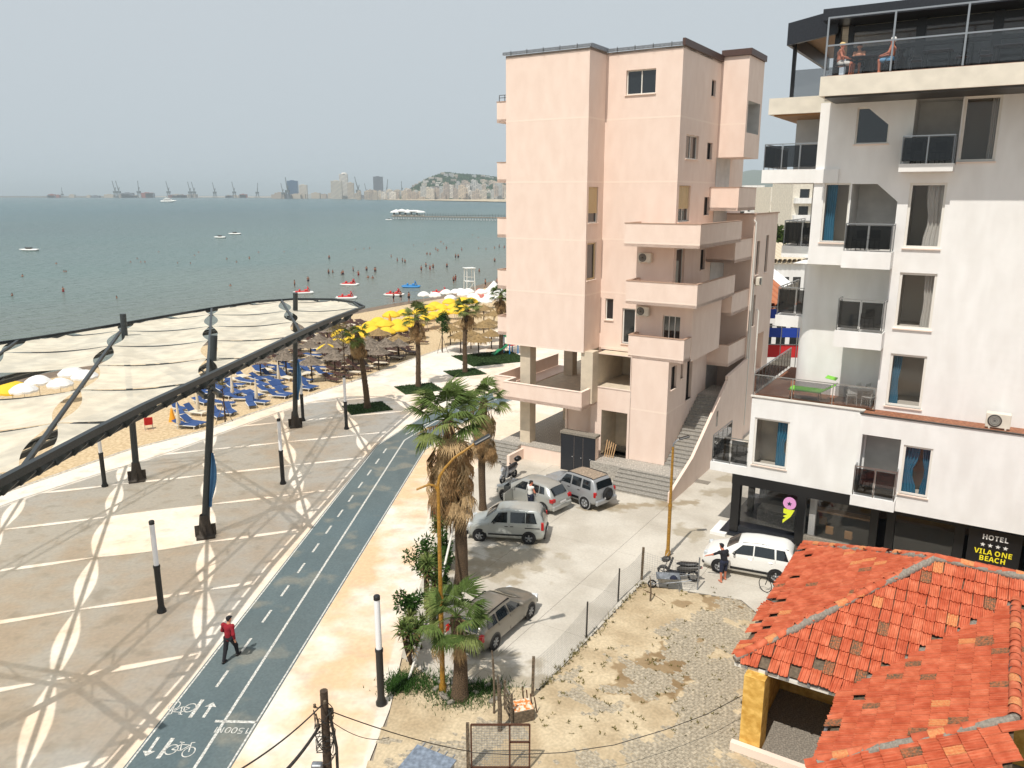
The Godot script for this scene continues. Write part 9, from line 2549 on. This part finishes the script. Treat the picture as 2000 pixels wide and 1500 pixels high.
	for q in [[0.0, "red_cloth", 1.0], [1.5, "blue_deep", 0.75], [3.0, "blue_deep", 0.75]]:
		for k in 3:
			var mb := MB.new(); mb.box(Vector3(0.7 + k * 1.25, y0 + q[0] + 0.2, 0), Vector3(1.18, q[2], 0.04)); part("panel", mb, M[q[1]], st)
		var mb2 := MB.new(); mb2.bar(Vector3(0, y0 + q[0] + 0.75, 0.05), Vector3(4.0, y0 + q[0] + 0.75, 0.05), 0.06, 0.06); part("rail", mb2, M.steel, st)
	for k in 4:
		var mb := MB.new(); mb.bar(Vector3(0.05 + k * 1.25, 0, 0.05), Vector3(0.05 + k * 1.25, y0 + 4.0, 0.05), 0.06, 0.06); part("post", mb, M.steel, st)
	# trees in the street
	small_tree("leafy street tree standing between the blocks behind the pink building", Vector3(ATZ(1517, 400, -120).x, 0, -120.0), ATZ(1517, 405, -120).y, [2.4, 4.5], M.leaf2, 55, false, 1800, 0.5)
	var lm := MB.new()
	for k in 9: lm.bar(Vector3(0, k * 1.6, 0), Vector3(0.0, k * 1.6 + 1.6, 0.0), 0.5, 0.5)
	for k in 30: lm.bar(Vector3(-0.3, k * 0.48, 0.3), Vector3(0.3, k * 0.48 + 0.48, 0.3), 0.06, 0.06)
	single("lattice_mast", lm, M.mortar, "narrow stone-clad pillar beside the hotel's left balconies", "pillar", Transform3D(Basis.IDENTITY, Vector3(ATZ(1580, 600, -58).x, 0, -58)))

func _ready():
	# camera
	var cam := Camera3D.new(); cam.name = "camera"
	cam.fov = rad_to_deg(2.0 * atan(750.0 / FPX))
	cam.position = Vector3(0, CAM_H, 0); cam.rotation.x = -PITCH
	cam.near = 0.1; cam.far = 40000.0
	add_child(cam); cam.current = true
	# sky and exposure
	var env := Environment.new()
	env.background_mode = Environment.BG_SKY
	var sk := ProceduralSkyMaterial.new()
	sk.sky_top_color = C8(187, 194, 200); sk.sky_horizon_color = C8(180, 190, 196); sk.sky_curve = 0.12
	sk.ground_horizon_color = C8(160, 165, 160); sk.ground_bottom_color = C8(120, 115, 105)
	sk.sun_angle_max = 0.0
	env.sky = Sky.new(); env.sky.sky_material = sk
	env.tonemap_mode = Environment.TONE_MAPPER_LINEAR
	env.tonemap_exposure = 1.2
	env.fog_enabled = true; env.fog_density = 0.00013; env.fog_light_color = C8(196, 208, 214)
	env.sdfgi_enabled = true; env.ssao_enabled = true; env.ssil_enabled = true
	var we := WorldEnvironment.new(); we.name = "world_environment"; we.environment = env; add_child(we)
	# sun
	var sun := DirectionalLight3D.new(); sun.name = "sun"
	sun.light_energy = 1.06; sun.light_color = C8(255, 248, 238); sun.light_angular_distance = 0.5; sun.shadow_enabled = true
	var el := deg_to_rad(59.0); var az := deg_to_rad(31.5)
	add_child(sun)
	sun.look_at_from_position(Vector3.ZERO, Vector3(sin(az) * cos(el), -sin(el), -cos(az) * cos(el)), Vector3.UP)
	materials()
	mat("galv_dark", C8(120, 124, 122), 0.5); mat("rust_dark", C8(70, 62, 54), 0.7, TX["g1"], 0.5); mat("coping", C8(176, 146, 126), 0.8); mat("wood_pale", C8(196, 160, 118), 0.9); mat("green_dark", C8(30, 130, 84), 0.5); mat("blue_deep", C8(24, 62, 160), 0.6)
	ground(); promenade(); yard()
	var hgt = sandy_lot()
	pink_building()
	var lf = hotel()
	house()
	far()
	canopy(); lamps()
	cars(); yard_things()
	planting(); fan_weeds(hgt)
	beach(); boats()
	people(lf); bathers()
